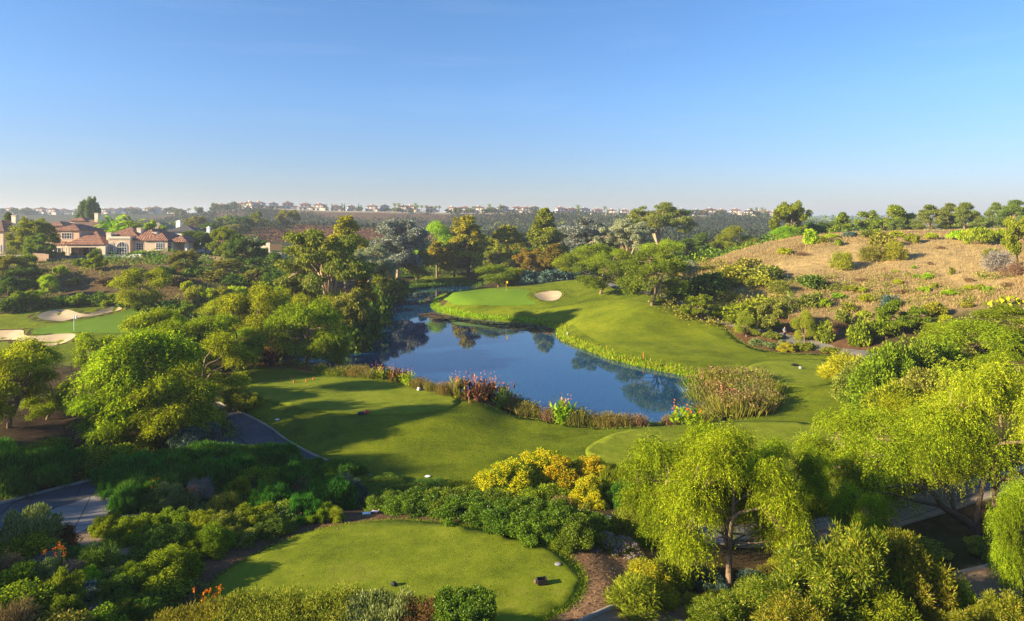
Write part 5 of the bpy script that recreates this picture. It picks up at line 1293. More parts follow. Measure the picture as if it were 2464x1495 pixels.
# ------------------------------------------------------------------ lake shore plants
many([(k, u, vb, vt, w, mk, lab, dict(name='canna_plant' if k == 'canna' else 'reed_clump', cat='canna' if k == 'canna' else 'reeds', shrink=.85)) for k, u, vb, vt, w, mk, lab in [(k_, u_, vb_, vt_ + (.22 * (vb_ - vt_) if k_ == 'reeds' else 0), w_, m_, l_) for k_, u_, vb_, vt_, w_, m_, l_ in [
 ('canna',655,880,838,62,['bronze','oflower'],'bronze-leaved canna clump left of the lake corner'),
 ('canna',662,868,808,56,['bronze','pkflower'],'tall dark bronze canna behind the bronze-leaved clump'),
 ('reeds',700,884,856,40,['reed','plume'],'reeds at the left corner of the lake'),
 ('canna',772,898,872,36,['mid','pkflower'],'pink-flowered canna right of the forked weeping tree'),
 ('reeds',812,902,874,56,['mid','reed'],'green reeds right of the first pink canna'),
 ('reeds',860,904,868,56,['reed','reed'],'olive reeds left of the pink canna row'),
 ('reeds',893,910,880,44,['reed','plume'],'brown-headed reeds left of the pink canna row'),
 ('canna',918,914,878,44,['mid','pkflower'],'leftmost canna of the pink-flowered row'),
 ('canna',950,920,884,48,['bronze','pkflower'],'dark-leaved canna, second in the pink-flowered row'),
 ('canna',978,926,892,46,['bright','pkflower'],'green-leaved canna, third in the pink-flowered row'),
 ('reeds',1008,934,898,42,['reed','plume'],'reeds between the pink canna row and the gap'),
 ('reeds',1034,942,906,26,['reed','plume'],'thin reeds beside the shore gap'),
 ('reeds',1072,950,904,44,['reed','plume'],'reeds at the left end of the shore bed facing the tee'),
 ('canna',1100,956,904,50,['olive','pkflower'],'canna with pink flowers at the left of the shore bed'),
 ('canna',1142,966,902,60,['bronze','pkflower'],'largest bronze canna of the shore bed'),
 ('canna',1180,974,908,56,['bronze','pkflower'],'bronze canna right of the largest one'),
 ('canna',1212,984,920,54,['bright','pkflower'],'green canna in the middle of the shore bed'),
 ('reeds',1240,990,932,48,['reed','plume'],'brown-headed reeds in the middle of the shore bed'),
 ('reeds',1268,1000,948,52,['reed','reed'],'yellow-green reeds at the right end of the shore bed'),
 ('reeds',1288,1004,966,30,['olive','plume'],'small reeds leaning over the water'),
 ('reeds',1325,1014,966,40,['brown','plume'],'withered reeds left of the red-flowered canna'),
 ('canna',1358,1020,958,64,['bright','pkflower'],'green canna with red flowers at the near shore'),
 ('reeds',1392,1022,962,52,['reed','reed'],'pale reeds right of the red-flowered canna'),
 ('reeds',1425,1024,984,40,['olive','plume'],'low dark reeds at the near shore'),
 ('reeds',1462,1026,978,60,['reed','reed'],'broad clump of green-gold reeds at the near shore'),
 ('reeds',1500,1026,982,52,['reed','plume'],'brown-headed reeds right of the green-gold clump'),
 ('reeds',1538,1026,984,36,['brown','plume'],'dark brown reeds beside the open water gap'),
 ('reeds',1612,1024,988,34,['brown','plume'],'brown reeds right of the open water gap'),
 ('canna',1655,1022,974,70,['bright','oflower'],'bright canna with orange spikes by the reed thicket'),
 ('reeds',1702,1012,972,50,['reed','reed'],'upright reeds between bright canna and the thicket'),
]]])
row([('reeds',u,vb,vt,w,mk) for u,vb,vt,w,mk in [(1690,940,896,66,'mid'),(1725,925,880,70,'oliveY'),(1765,920,886,80,'mid'),(1805,925,882,80,'olive'),(1840,945,908,60,'oliveY'),(1700,965,918,70,'olive'),(1745,965,905,74,'reed'),(1790,970,912,74,'mid'),(1832,975,925,60,'olive'),(1725,998,950,60,'reed'),(1770,1000,935,80,'olive'),(1815,992,945,70,'reed'),(1850,975,935,44,'oliveY')]], ident,
 'reed clump of the thicket at the right lake end', '', 'reed_clump', 'reeds', 'reed thicket at the right end of the lake')
row([('canna',u,vb,vt,w,mk) for u,vb,vt,w,mk in [(1712,960,915,50,'bronze'),(1750,985,925,50,'bronze'),(1790,990,945,50,'olive')]], ident,
 'reddish canna inside the thicket at the right lake end', '', 'canna_plant', 'canna', 'cannas inside the reed thicket')

# ------------------------------------------------------------------ ground cover and far woods: nobody could count these
def strip_pts(r, poly, n):
    P = np.asarray(poly)[:, :2]; seg = np.linalg.norm(P[1:] - P[:-1], axis=1); cum = np.r_[0, np.cumsum(seg)]; t = r.uniform(0, cum[-1], n)
    i = np.clip(np.searchsorted(cum, t) - 1, 0, len(seg) - 1); f = ((t - cum[i]) / seg[i])[:, None]; return P[i] * (1 - f) + P[i+1] * f
def inpoly(r, poly, n):
    poly = np.asarray(poly)[:, :2]; lo, hi = poly.min(0), poly.max(0); out = []
    while sum(map(len, out)) < n:
        q = r.uniform(lo, hi, (n * 2, 2)); out.append(q[sdist(poly, q[:, 0], q[:, 1]) > 0])
    return np.concatenate(out)[:n]
def stuff(name, P, L, W, mk, label, up=.35, jit=.25, seed=1, cat=None, zoff=-.03):
    r = np.random.default_rng(seed); z = hgrid(P[:, 0], P[:, 1]) + zoff
    A = unit(np.concatenate([r.normal(size=(len(P), 2)) * up, np.ones((len(P), 1))], 1)); V = leaf_quads(r, np.column_stack([P, z]), A, L, W)
    return tag(obj(name, mesh_np(name, V, quads(V), LM[mk])), label, kind='stuff')
r = np.random.default_rng(31)
shore = [PX(u, v, z=0) for u, v in [(1700,945),(1668,916),(1640,901),(1560,885),(1480,866),(1410,840),(1355,816),(1343,792),(1300,780),(1240,774),(1170,769),(1110,761),(1060,750),(1042,738),(1050,722),(1082,707)]]
P = strip_pts(r, shore, 9000) + r.normal(size=(9000, 2)) * .45
k = sdist(LAKE, P[:, 0], P[:, 1]) < .4
stuff('shore_grass', P[k], .55, .09, 'bright', 'rank green grass along the far lake shore', .5, seed=2)
P = strip_pts(r, shore[:9], 3000) + r.normal(size=(3000, 2)) * .5; k = sdist(LAKE, P[:, 0], P[:, 1]) < .3
stuff('shore_weeds', P[k], .6, .1, 'oliveY', 'yellowing weeds along the right lake shore', .5, seed=3)
near = [PX(u, v, z=0) for u, v in [(640,868),(700,884),(800,893),(880,897),(960,907),(1040,933),(1100,949),(1180,969),(1250,985),(1300,1003),(1400,1020),(1500,1025),(1600,1025),(1690,1009),(1740,990)]]
P = strip_pts(r, near, 9000) + r.normal(size=(9000, 2)) * .7 - (0, .5); k = sdist(LAKE, P[:, 0], P[:, 1]) < .3
stuff('shore_grass', P[k], .45, .06, 'mid', 'green grass and weeds along the near lake shore', .5, seed=4)
leftb = [PX(u, v, z=0) for u, v in [(1150,692),(1120,688),(1060,690),(1010,695),(975,702),(950,716),(935,734),(925,754),(905,778),(880,800),(835,823),(770,838),(700,848)]]
P = strip_pts(r, leftb, 8000) + r.normal(size=(8000, 2)) * 1.2; k = sdist(LAKE, P[:, 0], P[:, 1]) < .3
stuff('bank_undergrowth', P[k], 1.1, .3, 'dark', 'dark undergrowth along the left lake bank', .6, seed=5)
P = inpoly(r, hill, 150000); kk = (bigN(P[:, 0], P[:, 1], .12, 77) + r.normal(size=len(P)) * .5) > -.35; P = P[kk]
bd = sdist(np.array(bare), P[:, 0], P[:, 1]); P = P[(bd < 0) | (r.random(len(P)) < .30)]; dl_ = sdist(LAWN, P[:, 0], P[:, 1]); P = P[dl_ < -2.5]
stuff('dry_grass', P, .5, .07, 'dry', 'tall pale dry grass over the right-hand hillside', .22, seed=6)
P2 = P[(bigN(P[:, 0], P[:, 1], .35, 78) > .40) & (r.random(len(P)) < .4)]; stuff('dry_weeds', P2 + r.normal(size=P2.shape) * .5, .5, .09, 'brown', 'brown dead weeds among the dry grass', .5, seed=7)
P = inpoly(r, slope, 14000); P = P[(bigN(P[:, 0], P[:, 1], .3, 5) > -.1) & (sdist(LEFT, P[:, 0], P[:, 1]) < -2)]; stuff('slope_weeds', P, .5, .16, 'olive', 'olive weeds over the brown slope below the villa', .6, seed=8)
def clumps_on(r, XY, rad, per, L, W, mode='rand', sq=.75):
    z = hgrid(XY[:, 0], XY[:, 1]); rr = rad * r.uniform(.5, 1.4, len(XY)); C = np.column_stack([XY, z + rr * .35, rr]); return clump_leaves(r, C, int(per * len(XY)), L, W, mode, sq, .6)
def wood(name, XY, rad, per, L, W, mk, label, seed=1):
    r = np.random.default_rng(seed); V = clumps_on(r, XY, rad, per, L, W); return tag(obj(name, mesh_np(name, V, quads(V), LM[mk])), label, kind='stuff')
def polar(r, n, u0, u1, Y0, Y1, p=1.0):
    Y = Y0 + (Y1 - Y0) * r.random(n) ** p; a = (r.uniform(u0, u1, n) - U0) / FPX; return np.column_stack([a * Y, Y])
# dense thicket beneath the middle trees
band = np.array([(-52,150),(-44,215),(-18,216),(-4,214),(10,208),(8,175),(26,166),(45,158),(58,178),(110,205),(125,250),(-90,260),(-88,200)], float)
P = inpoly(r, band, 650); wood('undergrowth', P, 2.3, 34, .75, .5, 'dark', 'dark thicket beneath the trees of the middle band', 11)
P = inpoly(r, band, 260); wood('undergrowth', P + .5, 2.2, 34, .6, .4, 'mid', 'green shrubby thicket beneath the trees of the middle band', 12)
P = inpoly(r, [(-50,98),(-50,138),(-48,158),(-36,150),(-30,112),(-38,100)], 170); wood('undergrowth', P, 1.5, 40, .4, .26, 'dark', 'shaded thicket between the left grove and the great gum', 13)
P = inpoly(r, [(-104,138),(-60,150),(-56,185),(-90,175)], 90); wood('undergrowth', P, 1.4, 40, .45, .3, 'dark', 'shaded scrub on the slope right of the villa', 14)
P = inpoly(r, [(25,118),(34,150),(44,160),(52,140),(46,112),(36,108)], 160); wood('undergrowth', P, 1.2, 40, .4, .26, 'olive', 'olive scrub on the left shoulder of the dry hill', 15)
P = inpoly(r, [(52,88),(50,70),(44,62),(60,56),(80,62),(82,84),(66,92)], 150); wood('undergrowth', P, 1.0, 60, .3, .18, 'olive', 'olive scrub beneath the right-hand weeping trees', 16)
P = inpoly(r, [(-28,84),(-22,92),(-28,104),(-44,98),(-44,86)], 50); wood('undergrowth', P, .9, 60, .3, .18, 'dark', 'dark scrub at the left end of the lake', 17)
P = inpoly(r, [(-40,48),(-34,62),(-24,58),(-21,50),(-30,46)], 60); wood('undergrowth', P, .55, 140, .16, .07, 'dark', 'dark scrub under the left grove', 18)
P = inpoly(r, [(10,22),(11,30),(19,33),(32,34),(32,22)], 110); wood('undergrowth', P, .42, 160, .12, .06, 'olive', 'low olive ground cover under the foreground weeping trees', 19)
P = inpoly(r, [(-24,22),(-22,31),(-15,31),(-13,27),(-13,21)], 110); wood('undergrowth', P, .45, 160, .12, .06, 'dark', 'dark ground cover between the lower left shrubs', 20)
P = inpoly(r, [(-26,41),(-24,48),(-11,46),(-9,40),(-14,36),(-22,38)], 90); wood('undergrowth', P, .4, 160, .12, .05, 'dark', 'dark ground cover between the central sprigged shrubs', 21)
P = inpoly(r, [(4,40),(4,46),(22,50),(26,42),(14,38)], 80); wood('undergrowth', P, .4, 160, .14, .06, 'olive', 'olive ground cover under the middle weeping trees', 22)
# far country
P = polar(r, 2600, -100, 2500, 250, 330, 1); P = P[(bigN(P[:, 0], P[:, 1], .03, 4) > -.5)]; wood('far_wood', P, 2.8, 16, 1.0, .7, 'dark', 'distant low wood on the valley floor', 31)
P = polar(r, 1500, 380, 1120, 325, 430); P = P[bigN(P[:, 0], P[:, 1], .05, 41) > .1]; wood('far_scrub', P, 2.0, 14, .9, .6, 'chap', 'distant dark scrub on the brown heath hill', 32)
P = polar(r, 2500, 380, 1120, 325, 430); P = P[bigN(P[:, 0], P[:, 1], .05, 41) < .2]; wood('far_heath', P, 1.3, 9, .8, .5, 'brown', 'distant brown heath on the low hill behind the trees', 36)
P = polar(r, 15000, -150, 2500, 430, 782); P = P[.8 * bigN(P[:, 0], P[:, 1], .014, 42) + .6 * bigN(P[:, 0], P[:, 1], .05, 45) + (775 - P[:, 1]) / 110 > .45]; wood('far_wood', P, 4.2, 14, 1.9, 1.4, 'chap', 'distant dark wood on the lower mesa slope', 33)
P = polar(r, 3200, -150, 1900, 560, 775); P = P[bigN(P[:, 0], P[:, 1], .02, 43) > .35]; wood('far_scrub', P, 3.0, 12, 1.6, 1.1, 'olive', 'distant olive scrub on the upper mesa slope', 34)
P = polar(r, 900, 1880, 2600, 800, 2800); wood('far_scrub', P, 9, 14, 4, 3, 'dark', 'distant scrub on the farthest hills at the right', 35)
P = inpoly(r, [(34,114),(36,128),(46,134),(54,130),(68,124),(80,112),(82,98),(60,97),(48,104),(40,110)], 260); P = P[bigN(P[:, 0], P[:, 1], .3, 91) > -.3]; wood('hill_scrub', P, .8, 60, .3, .16, 'olive', 'olive scrub along the foot of the dry hill', 37)
T_ = TEE['near']; P = strip_pts(r, np.vstack([T_, T_[:1]]), 14000) + r.normal(size=(14000, 2)) * .13
stuff('fringe_grass', P, .13, .02, 'mid', 'ragged grass fringe round the near tee lawn', .7, seed=51)
P = strip_pts(r, np.vstack([LAWN[:, :2], LAWN[:1, :2]]), 26000) + r.normal(size=(26000, 2)) * .3; P = P[(P[:, 1] < 130) & (sdist(mainp, P[:, 0], P[:, 1]) < -.05) & (sdist(LAKE, P[:, 0], P[:, 1]) < 0)]
stuff('fringe_grass', P, .2, .04, 'mid', 'ragged rough grass along the edge of the big lawn', .7, seed=52)
P = inpoly(r, er, 2600); z_ = hgrid(P[:, 0], P[:, 1]) + .02
V = leaf_quads(r, np.column_stack([P, z_]), unit(rdir(r, len(P)) * (1, 1, .15)), .07, .035); tag(obj('leaf_litter', mesh_np('leaf_litter', V, quads(V), LM['brown'])), 'fallen leaves and bark on the bare earth beside the near tee', kind='stuff')
P = inpoly(r, TEE['near'], 170); P = P[sdist(TEE['near'], P[:, 0], P[:, 1]) < 3.5]; z_ = hgrid(P[:, 0], P[:, 1]) + .07
V = leaf_quads(r, np.column_stack([P, z_]), unit(rdir(r, len(P)) * (1, 1, .15)), .07, .05); tag(obj('fallen_leaves', mesh_np('fallen_leaves', V, quads(V), LM['brown'])), 'a few fallen leaves scattered near the rim of the near tee lawn', kind='stuff')
# floating weed near the far shore
P = inpoly(r, [PX(u, v, z=0) for u, v in [(1040,752),(1000,757),(1060,772),(1130,778),(1200,790),(1270,798),(1325,806),(1342,795),(1300,784),(1240,779),(1170,774),(1110,766)]], 1500)
V = []; 
for x, y in P:
    s_ = r.uniform(.15, .6); V.append([(x - s_, y, .012), (x, y - s_ * .5, .012), (x + s_, y, .012), (x, y + s_ * .5, .012)])
V = np.array(V).reshape(-1, 3); tag(obj('pond_weed', mesh_np('pond_weed', V, quads(V), LM['brown'])), 'floating brownish weed on the lake by the far shore', kind='stuff')
# unseen trees added left of the frame to cast shade over the foreground
for i, (x, y, h, w, k) in enumerate([(-44,11,9,8,'round'),(-47,20,9.5,8,'pepper'),(-50,29,10,8,'round'),(-52,37,9.5,8,'pepper'),(-57,45,8,7,'round')]):
    plant(k, 'added_shade_tree', (x, y, hz(x, y)), h, w, 'added unseen shade tree, %s from the viewer along the rise left of the view' % ORD[i], 'tree', 'unseen trees added for shade left of the view', [None, 'mid'])

# ------------------------------------------------------------------ materials of built things
def mat_tile(name, cols, sx=.45):
    m, nt, out = newmat(name)
    b = N(nt, 'ShaderNodeBsdfPrincipled', i_Roughness=.85); b.inputs['Specular IOR Level'].default_value = .2
    g = N(nt, 'ShaderNodeNewGeometry'); n = noise(nt, 1.6, 4, g.outputs['Position'], .8); r = ramp(nt, [(.3, cols[0]), (.5, cols[1]), (.7, cols[2])], n.outputs[0])
    w = N(nt, 'ShaderNodeTexWave', i_Scale=sx, i_Distortion=.6); w.bands_direction = 'X'; nt.links.new(g.outputs['Position'], w.inputs[0])
    w2 = N(nt, 'ShaderNodeTexWave', i_Scale=.6, i_Distortion=1.5); w2.bands_direction = 'Z'; nt.links.new(g.outputs['Position'], w2.inputs[0])
    rr = ramp(nt, [(.15, (.45, .4, .4)), (.6, (1, 1, 1))], w.outputs[1]); r3 = ramp(nt, [(.1, (.7, .65, .65)), (.5, (1.1, 1.1, 1.1))], w2.outputs[1])
    c = mixc(nt, r.outputs[0], rr.outputs[0], .8, 'MULTIPLY'); c = mixc(nt, c, r3.outputs[0], .8, 'MULTIPLY'); nt.links.new(c, b.inputs['Base Color'])
    bp = N(nt, 'ShaderNodeBump', i_Strength=.7, i_Distance=.12); nt.links.new(w.outputs[1], bp.inputs['Height']); nt.links.new(bp.outputs[0], b.inputs['Normal'])
    nt.links.new(b.outputs[0], out.inputs[0]); return m
M['tile'] = mat_tile('clay_tiles', [(.13, .06, .04), (.28, .135, .09), (.48, .31, .22)])
M['tiledark'] = mat_tile('brown_tiles', [(.12, .07, .05), (.2, .12, .09), (.3, .2, .15)])
M['slate'] = mat_tile('grey_tiles', [(.06, .065, .07), (.1, .1, .1), (.16, .15, .14)])
M['tantile'] = mat_tile('tan_tiles', [(.22, .18, .12), (.34, .28, .2), (.42, .36, .26)])
M['stucco'] = mat_solid('stucco', (.60, .455, .33), .9, .1, .4, .2, 12)
M['stuccopink'] = mat_solid('pink_stucco', (.60, .40, .28), .9, .08, .4, .2, 12)
M['cream'] = mat_solid('cream_trim', (.72, .62, .48), .85, .06, .6)
M['whitewall'] = mat_solid('white_wall', (.68, .64, .58), .85, .08, .5)
M['bluewall'] = mat_solid('pale_blue_wall', (.55, .62, .68), .85, .06, .5)
M['railing'] = mat_solid('railing_metal', (.07, .075, .08), .5, .2, 2)
M['dark'] = mat_solid('painted_loggia_shade', (.035, .028, .022), .8, .3, 1.5)  # near-black colour standing in for shade inside the loggia
M['glass'] = mat_solid('window_glass', (.03, .04, .055), .08, .2, 1, spec=.8)
M['white'] = mat_solid('white_paint', (.8, .8, .78), .5, .03)
M['black'] = mat_solid('black_metal', (.02, .02, .022), .5, .1)
M['steel'] = mat_solid('grey_steel', (.3, .3, .32), .5, .1)
M['red'] = mat_solid('red_plastic', (.65, .09, .03), .5, .05)
M['orange'] = mat_solid('orange_paint', (.7, .2, .04), .6, .05)
M['yellow'] = mat_solid('yellow_cloth', (.8, .5, .03), .7, .05)
M['bluecloth'] = mat_solid('blue_cloth', (.22, .34, .5), .8, .1, 3)
M['navy'] = mat_solid('navy_cloth', (.02, .03, .07), .9, .1, 3)
M['skin'] = mat_solid('skin', (.5, .27, .18), .6, .05)
M['hair'] = mat_solid('dark_hair', (.03, .02, .015), .8, .1)
M['wood'] = mat_solid('weathered_wood', (.15, .095, .06), .85, .25, 3)

def hip(mb, x0, x1, y0, y1, z, h, over=.5, mi=0, t=.18):
    x0 -= over; x1 += over; y0 -= over; y1 += over; w, d = x1 - x0, y1 - y0; k = min(w, d) / 2
    if w >= d: r0, r1 = (x0 + k, (y0+y1)/2, z + h), (x1 - k, (y0+y1)/2, z + h)
    else: r0, r1 = ((x0+x1)/2, y0 + k, z + h), ((x0+x1)/2, y1 - k, z + h)
    vs = [(x0,y0,z),(x1,y0,z),(x1,y1,z),(x0,y1,z), r0, r1, (x0,y0,z-t),(x1,y0,z-t),(x1,y1,z-t),(x0,y1,z-t)]
    if w >= d: fs = [(0,1,5,4),(1,2,5),(2,3,4,5),(3,0,4)]
    else: fs = [(0,1,4),(1,2,5,4),(2,3,5),(3,0,4,5)]
    fs += [(6,7,1,0),(7,8,2,1),(8,9,3,2),(9,6,0,3),(9,8,7,6)]
    mb.add(vs, fs, mi)
def window(par, x0, x1, z0, z1, y, nx=2, nz=2, arch=False, name='window', t=.1):
    """frame standing proud of the wall with its glass just behind"""
    f = MB(); xc, hw = (x0+x1)/2, (x1-x0)/2; zt = z1 - (hw if arch else 0)
    f.box(x0, x0+t, y-.12, y+.02, z0, zt); f.box(x1-t, x1, y-.12, y+.02, z0, zt); f.box(x0+t, x1-t, y-.12, y+.02, z0, z0+t)
    if not arch: f.box(x0+t, x1-t, y-.12, y+.02, z1-t, z1)
    else:
        n = 12; ro, ri = hw, hw - t
        for i in range(n):
            a, b = math.pi*i/n, math.pi*(i+1)/n; pts = [(xc+R_*math.cos(q), zt+R_*math.sin(q)) for R_, q in ((ro,a),(ro,b),(ri,b),(ri,a))]
            f.add([(p[0], y-.12, p[1]) for p in pts] + [(p[0], y+.02, p[1]) for p in pts], [(0,3,2,1),(4,5,6,7),(0,1,5,4),(2,3,7,6)])
        f.box(x0+t, x1-t, y-.11, y+.01, zt-t/2, zt+t/2)
    for i in range(1, nx): xx = x0 + (x1-x0)*i/nx; f.box(xx-.03, xx+.03, y-.10, y, z0+t, (z1 if not arch else zt + math.sqrt(max(0, hw*hw-(xx-xc)**2))) - t)
    for i in range(1, nz): zz = z0 + (zt-z0)*i/nz; f.box(x0+t, x1-t, y-.095, y-.005, zz-.03, zz+.03)
    o = f.build(name, M['white'], par); g = MB()
    if arch:
        n = 12; pts = [(x0+t*.6, z0+t*.5), (x1-t*.6, z0+t*.5)] + [(xc+(hw-t*.6)*math.cos(math.pi*i/n), zt+(hw-t*.6)*math.sin(math.pi*i/n)) for i in range(n+1)]
        g.add([(p[0], y-.045, p[1]) for p in pts], [tuple(range(len(pts)))])
    else: g.add([(x0+t*.6,y-.045,z0+t*.5),(x1-t*.6,y-.045,z0+t*.5),(x1-t*.6,y-.045,z1-t*.5),(x0+t*.6,y-.045,z1-t*.5)], [(0,1,2,3)])
    g.build('pane', M['glass'], o); return o
def part(par, name, mat, *boxes):
    mb = MB(); [mb.box(*b) for b in boxes]; return mb.build(name, mat, par)
def chimney(par, x0, x1, y0, y1, z0, z1, mat='cream', cap=None):
    mb = MB(); mb.box(x0, x1, y0, y1, z0, z1); mb.box(x0-.1, x1+.1, y0-.1, y1+.1, z1-.35, z1-.2); mb.box(x0-.1, x1+.1, y0-.1, y1+.1, z1+.002, z1+.15)
    o = mb.build('chimney', M[mat], par)
    if cap: mb = MB(); mb.box(x0+.1, x1-.1, y0+.1, y1-.1, z1+.15, z1+.6); hip(mb, x0, x1, y0, y1, z1+.62, .35, .1, 0, .05); mb.build('chimney_cap', M[cap], o)
    return o

# ------------------------------------------------------------------ villa (coordinates read from an enlarged view: 3.3705 per column)
VY = 190.0; VZ = 9.9; kx = VY / FPX / 3.3705
vx0 = (120 - U0) / FPX * VY
villa = empty('villa', (vx0, VY, VZ)); tag(villa, 'large villa with clay tile roofs, arched window and shaded loggia on the left terrace', 'villa')
def vx(x): return ((x / 3.3705) - 120) / FPX * VY
def vz(y, dy=0): v = 443.5 + y / 3.3705; return CAMZ - (v - VH) / FPX * (VY + dy) - VZ
part(villa, 'wall', M['stuccopink'], (vx(385), vx(615), 1.5, 13, -1.2, vz(374)))
part(villa, 'wall', M['stucco'], (vx(420), vx(570), 0, 1.48, -1.2, vz(492)))
part(villa, 'wall', M['stucco'], (vx(545), vx(872), 4.2, 12, -1.2, vz(486)))
part(villa, 'wall', M['cream'], (vx(838), vx(882), -1.6, 4.18, -1.2, vz(489)))
part(villa, 'wall', M['stucco'], (vx(884), vx(1060), -.3, 12, -1.2, vz(428)), )
part(villa, 'cornice', M['cream'], (vx(878), vx(1066), -.6, -.32, vz(440), vz(424)), (vx(878), vx(1066), -.45, -.33, vz(448), vz(443)))
part(villa, 'wall', M['stucco'], (vx(1062), vx(1172), 1.2, 12, -1.2, vz(452)))
part(villa, 'wall', M['stucco'], (vx(1174), vx(1362), -.2, 12, -1.2, vz(455)))
part(villa, 'wall', M['stucco'], (vx(1364), vx(1398), .6, 11, -1.2, vz(462)), (vx(1400), vx(1475), 4.5, 11, -1.2, vz(468)))
part(villa, 'column', M['cream'], (vx(1478), vx(1500), 1.2, 2.2, -1.2, vz(470)))
part(villa, 'beam', M['cream'], (vx(568), vx(836), -1.5, -.9, vz(510), vz(489)), (vx(566), vx(837), -1.62, -1.52, vz(495), vz(488)))
for a, b in ((572, 584), (592, 602), (806, 817), (822, 834)): part(villa, 'column', M['cream'], (vx(a), vx(b), -1.45, -.95, -.6, vz(510)))
part(villa, 'loggia_back', M['dark'], (vx(606), vx(804), 3.4, 4.18, -.6, vz(512)))  # dark panel before the back wall paints the shade of the opening
for a, b in ((668, 680), (692, 705), (734, 744)): part(villa, 'column', M['cream'], (vx(a), vx(b), 2.9, 3.35, -.6, vz(515)))
part(villa, 'screen', M['black'], (vx(610), vx(650), 3.25, 3.38, vz(555), vz(528)))
def roof(name, mat, *a, **k): mb = MB(); [hip(mb, *q, **k) for q in a]; return mb.build(name, M[mat], villa)
r1 = roof('roof', 'tile', (vx(385), vx(615), 1.5, 13, vz(374) + .02, 1.7))
roof('roof', 'tile', (vx(560), vx(866), -1.4, 13, vz(486) + .02, 3.6)); roof('roof', 'tile', (vx(425), vx(540), .1, 1.3, vz(490) + .02, .9), over=.3)
roof('roof', 'tile', (vx(886), vx(1058), 3, 17, vz(425) + .25, 1.6)); roof('roof', 'tile', (vx(700), vx(1000), 8, 20, vz(432), 2.9))
roof('roof', 'tile', (vx(1066), vx(1250), 1.2, 14, vz(452) + .02, 3.1)); roof('roof', 'tile', (vx(1174), vx(1362), -.2, 12, vz(455) + .02, 2.1)); roof('roof', 'tile', (vx(1364), vx(1500), .6, 11, vz(466) + .02, 1.7))
chimney(villa, vx(836), vx(872), 1.5, 3, vz(480), vz(398)); chimney(villa, vx(1014), vx(1047), 6, 7.4, vz(430), vz(362)); chimney(villa, vx(1187), vx(1223), 3, 4.5, vz(455), vz(394))
for x0, x1, y0, y1, yy, nx, nz, ar in [(472,558,395,445,1.5,4,2,0),(437,500,515,568,0,2,1,0),(538,568,490,568,0,2,3,0),(896,926,470,548,-.3,2,3,1),(951,1038,466,572,-.3,4,3,1),(1085,1146,478,535,1.2,3,3,0),(1267,1328,475,530,-.2,3,3,0),(1357,1386,472,550,.6,2,3,0)]:
    if x0 == 538: yy = -.02; x0, x1 = 538, 566
    window(villa, vx(x0), vx(x1), vz(y1), vz(y0), yy, nx, nz, bool(ar))
part(villa, 'terrace', M['concrete'], (vx(430), vx(1500), -6.5, -.4, -1.25, -.62))
part(villa, 'balustrade', M['steel'], (vx(870), vx(1120), -6.3, -6.2, -.61, -.2))
# houses behind
def house(name, u0, u1, Y, D, vtop, vbase, wall, rf, rh, label, wins=(), chim=None, cup=None, over=.6):
    x0, x1 = [(u - U0) / FPX * Y for u in (u0, u1)]; xm = (x0 + x1) / 2; z0 = CAMZ - (vbase - VH) / FPX * Y; h = CAMZ - (vtop - VH) / FPX * Y - z0; hw = (x1 - x0) / 2
    e = empty(name, (xm, Y, z0)); tag(e, label, 'house'); part(e, 'wall', M[wall], (-hw, hw, 0, D, -3, h))
    mb = MB(); hip(mb, -hw, hw, 0, D, h + .02, rh, over); ro = mb.build('roof', M[rf], e)
    for a, b, c, d, nx, nz, ar in wins: window(e, -hw + a*2*hw, -hw + b*2*hw, c*h, d*h, 0, nx, nz, ar)
    if chim: a, w, up = chim; mb = MB(); x = -hw + a*2*hw; mb.box(x-w/2, x+w/2, D*.35, D*.35+w, h, h+up); mb.box(x-w/2-.1, x+w/2+.1, D*.35-.1, D*.35+w+.1, h+up+.002, h+up+.2); mb.build('chimney', M['cream'], e)
    if cup: a, w, up = cup; x = -hw + a*2*hw; mb = MB(); mb.box(x-w/2, x+w/2, D*.45, D*.45+w, h+rh*.5, h+up); hip(mb, x-w/2, x+w/2, D*.45, D*.45+w, h+up+.01, .5, .15, 0, .06); mb.build('cupola', M['white'], e)
    return e
house('house', 150, 246, 232, 12, 547, 575, 'stucco', 'tiledark', 2.6, 'wide brown-roofed house showing just above the villa roofs', [(.62,.72,.2,.8,2,2,False)], (.66, 1.25, 4.8))
house('house', 168, 203, 236, 7, 531, 548, 'stucco', 'tile', 1.2, 'small tiled tower rising behind the villa', [(.3,.45,.3,.8,2,1,False),(.55,.7,.3,.8,2,1,False)])
house('house', 104, 150, 226, 9, 543, 570, 'stuccopink', 'tile', 1.4, 'tiled wing behind the left end of the villa')
house('house', -30, 8, 200, 12, 556, 612, 'stucco', 'tiledark', 3.2, 'tan house cut by the left edge of the view', [(.72,.86,.1,.4,2,2,False)], (.98, 1.3, 4.5))
house('house', 398, 467, 240, 10, 557, 585, 'whitewall', 'slate', 2.2, 'white house with grey roof and cupola right behind the villa', [], None, (.22, 1.6, 3.6))
house('house', 336, 396, 252, 12, 553, 580, 'cream', 'tantile', 2.8, 'tan-roofed house behind the bright tree above the villa')
house('house', 477, 512, 214, 8, 580, 606, 'bluewall', 'slate', 2.4, 'pale blue house with dark roof and white cupola right of the villa', [(.40,.55,.15,.72,1,2,True),(.62,.77,.15,.72,1,2,True)], None, (.32, 1.0, 4.2))
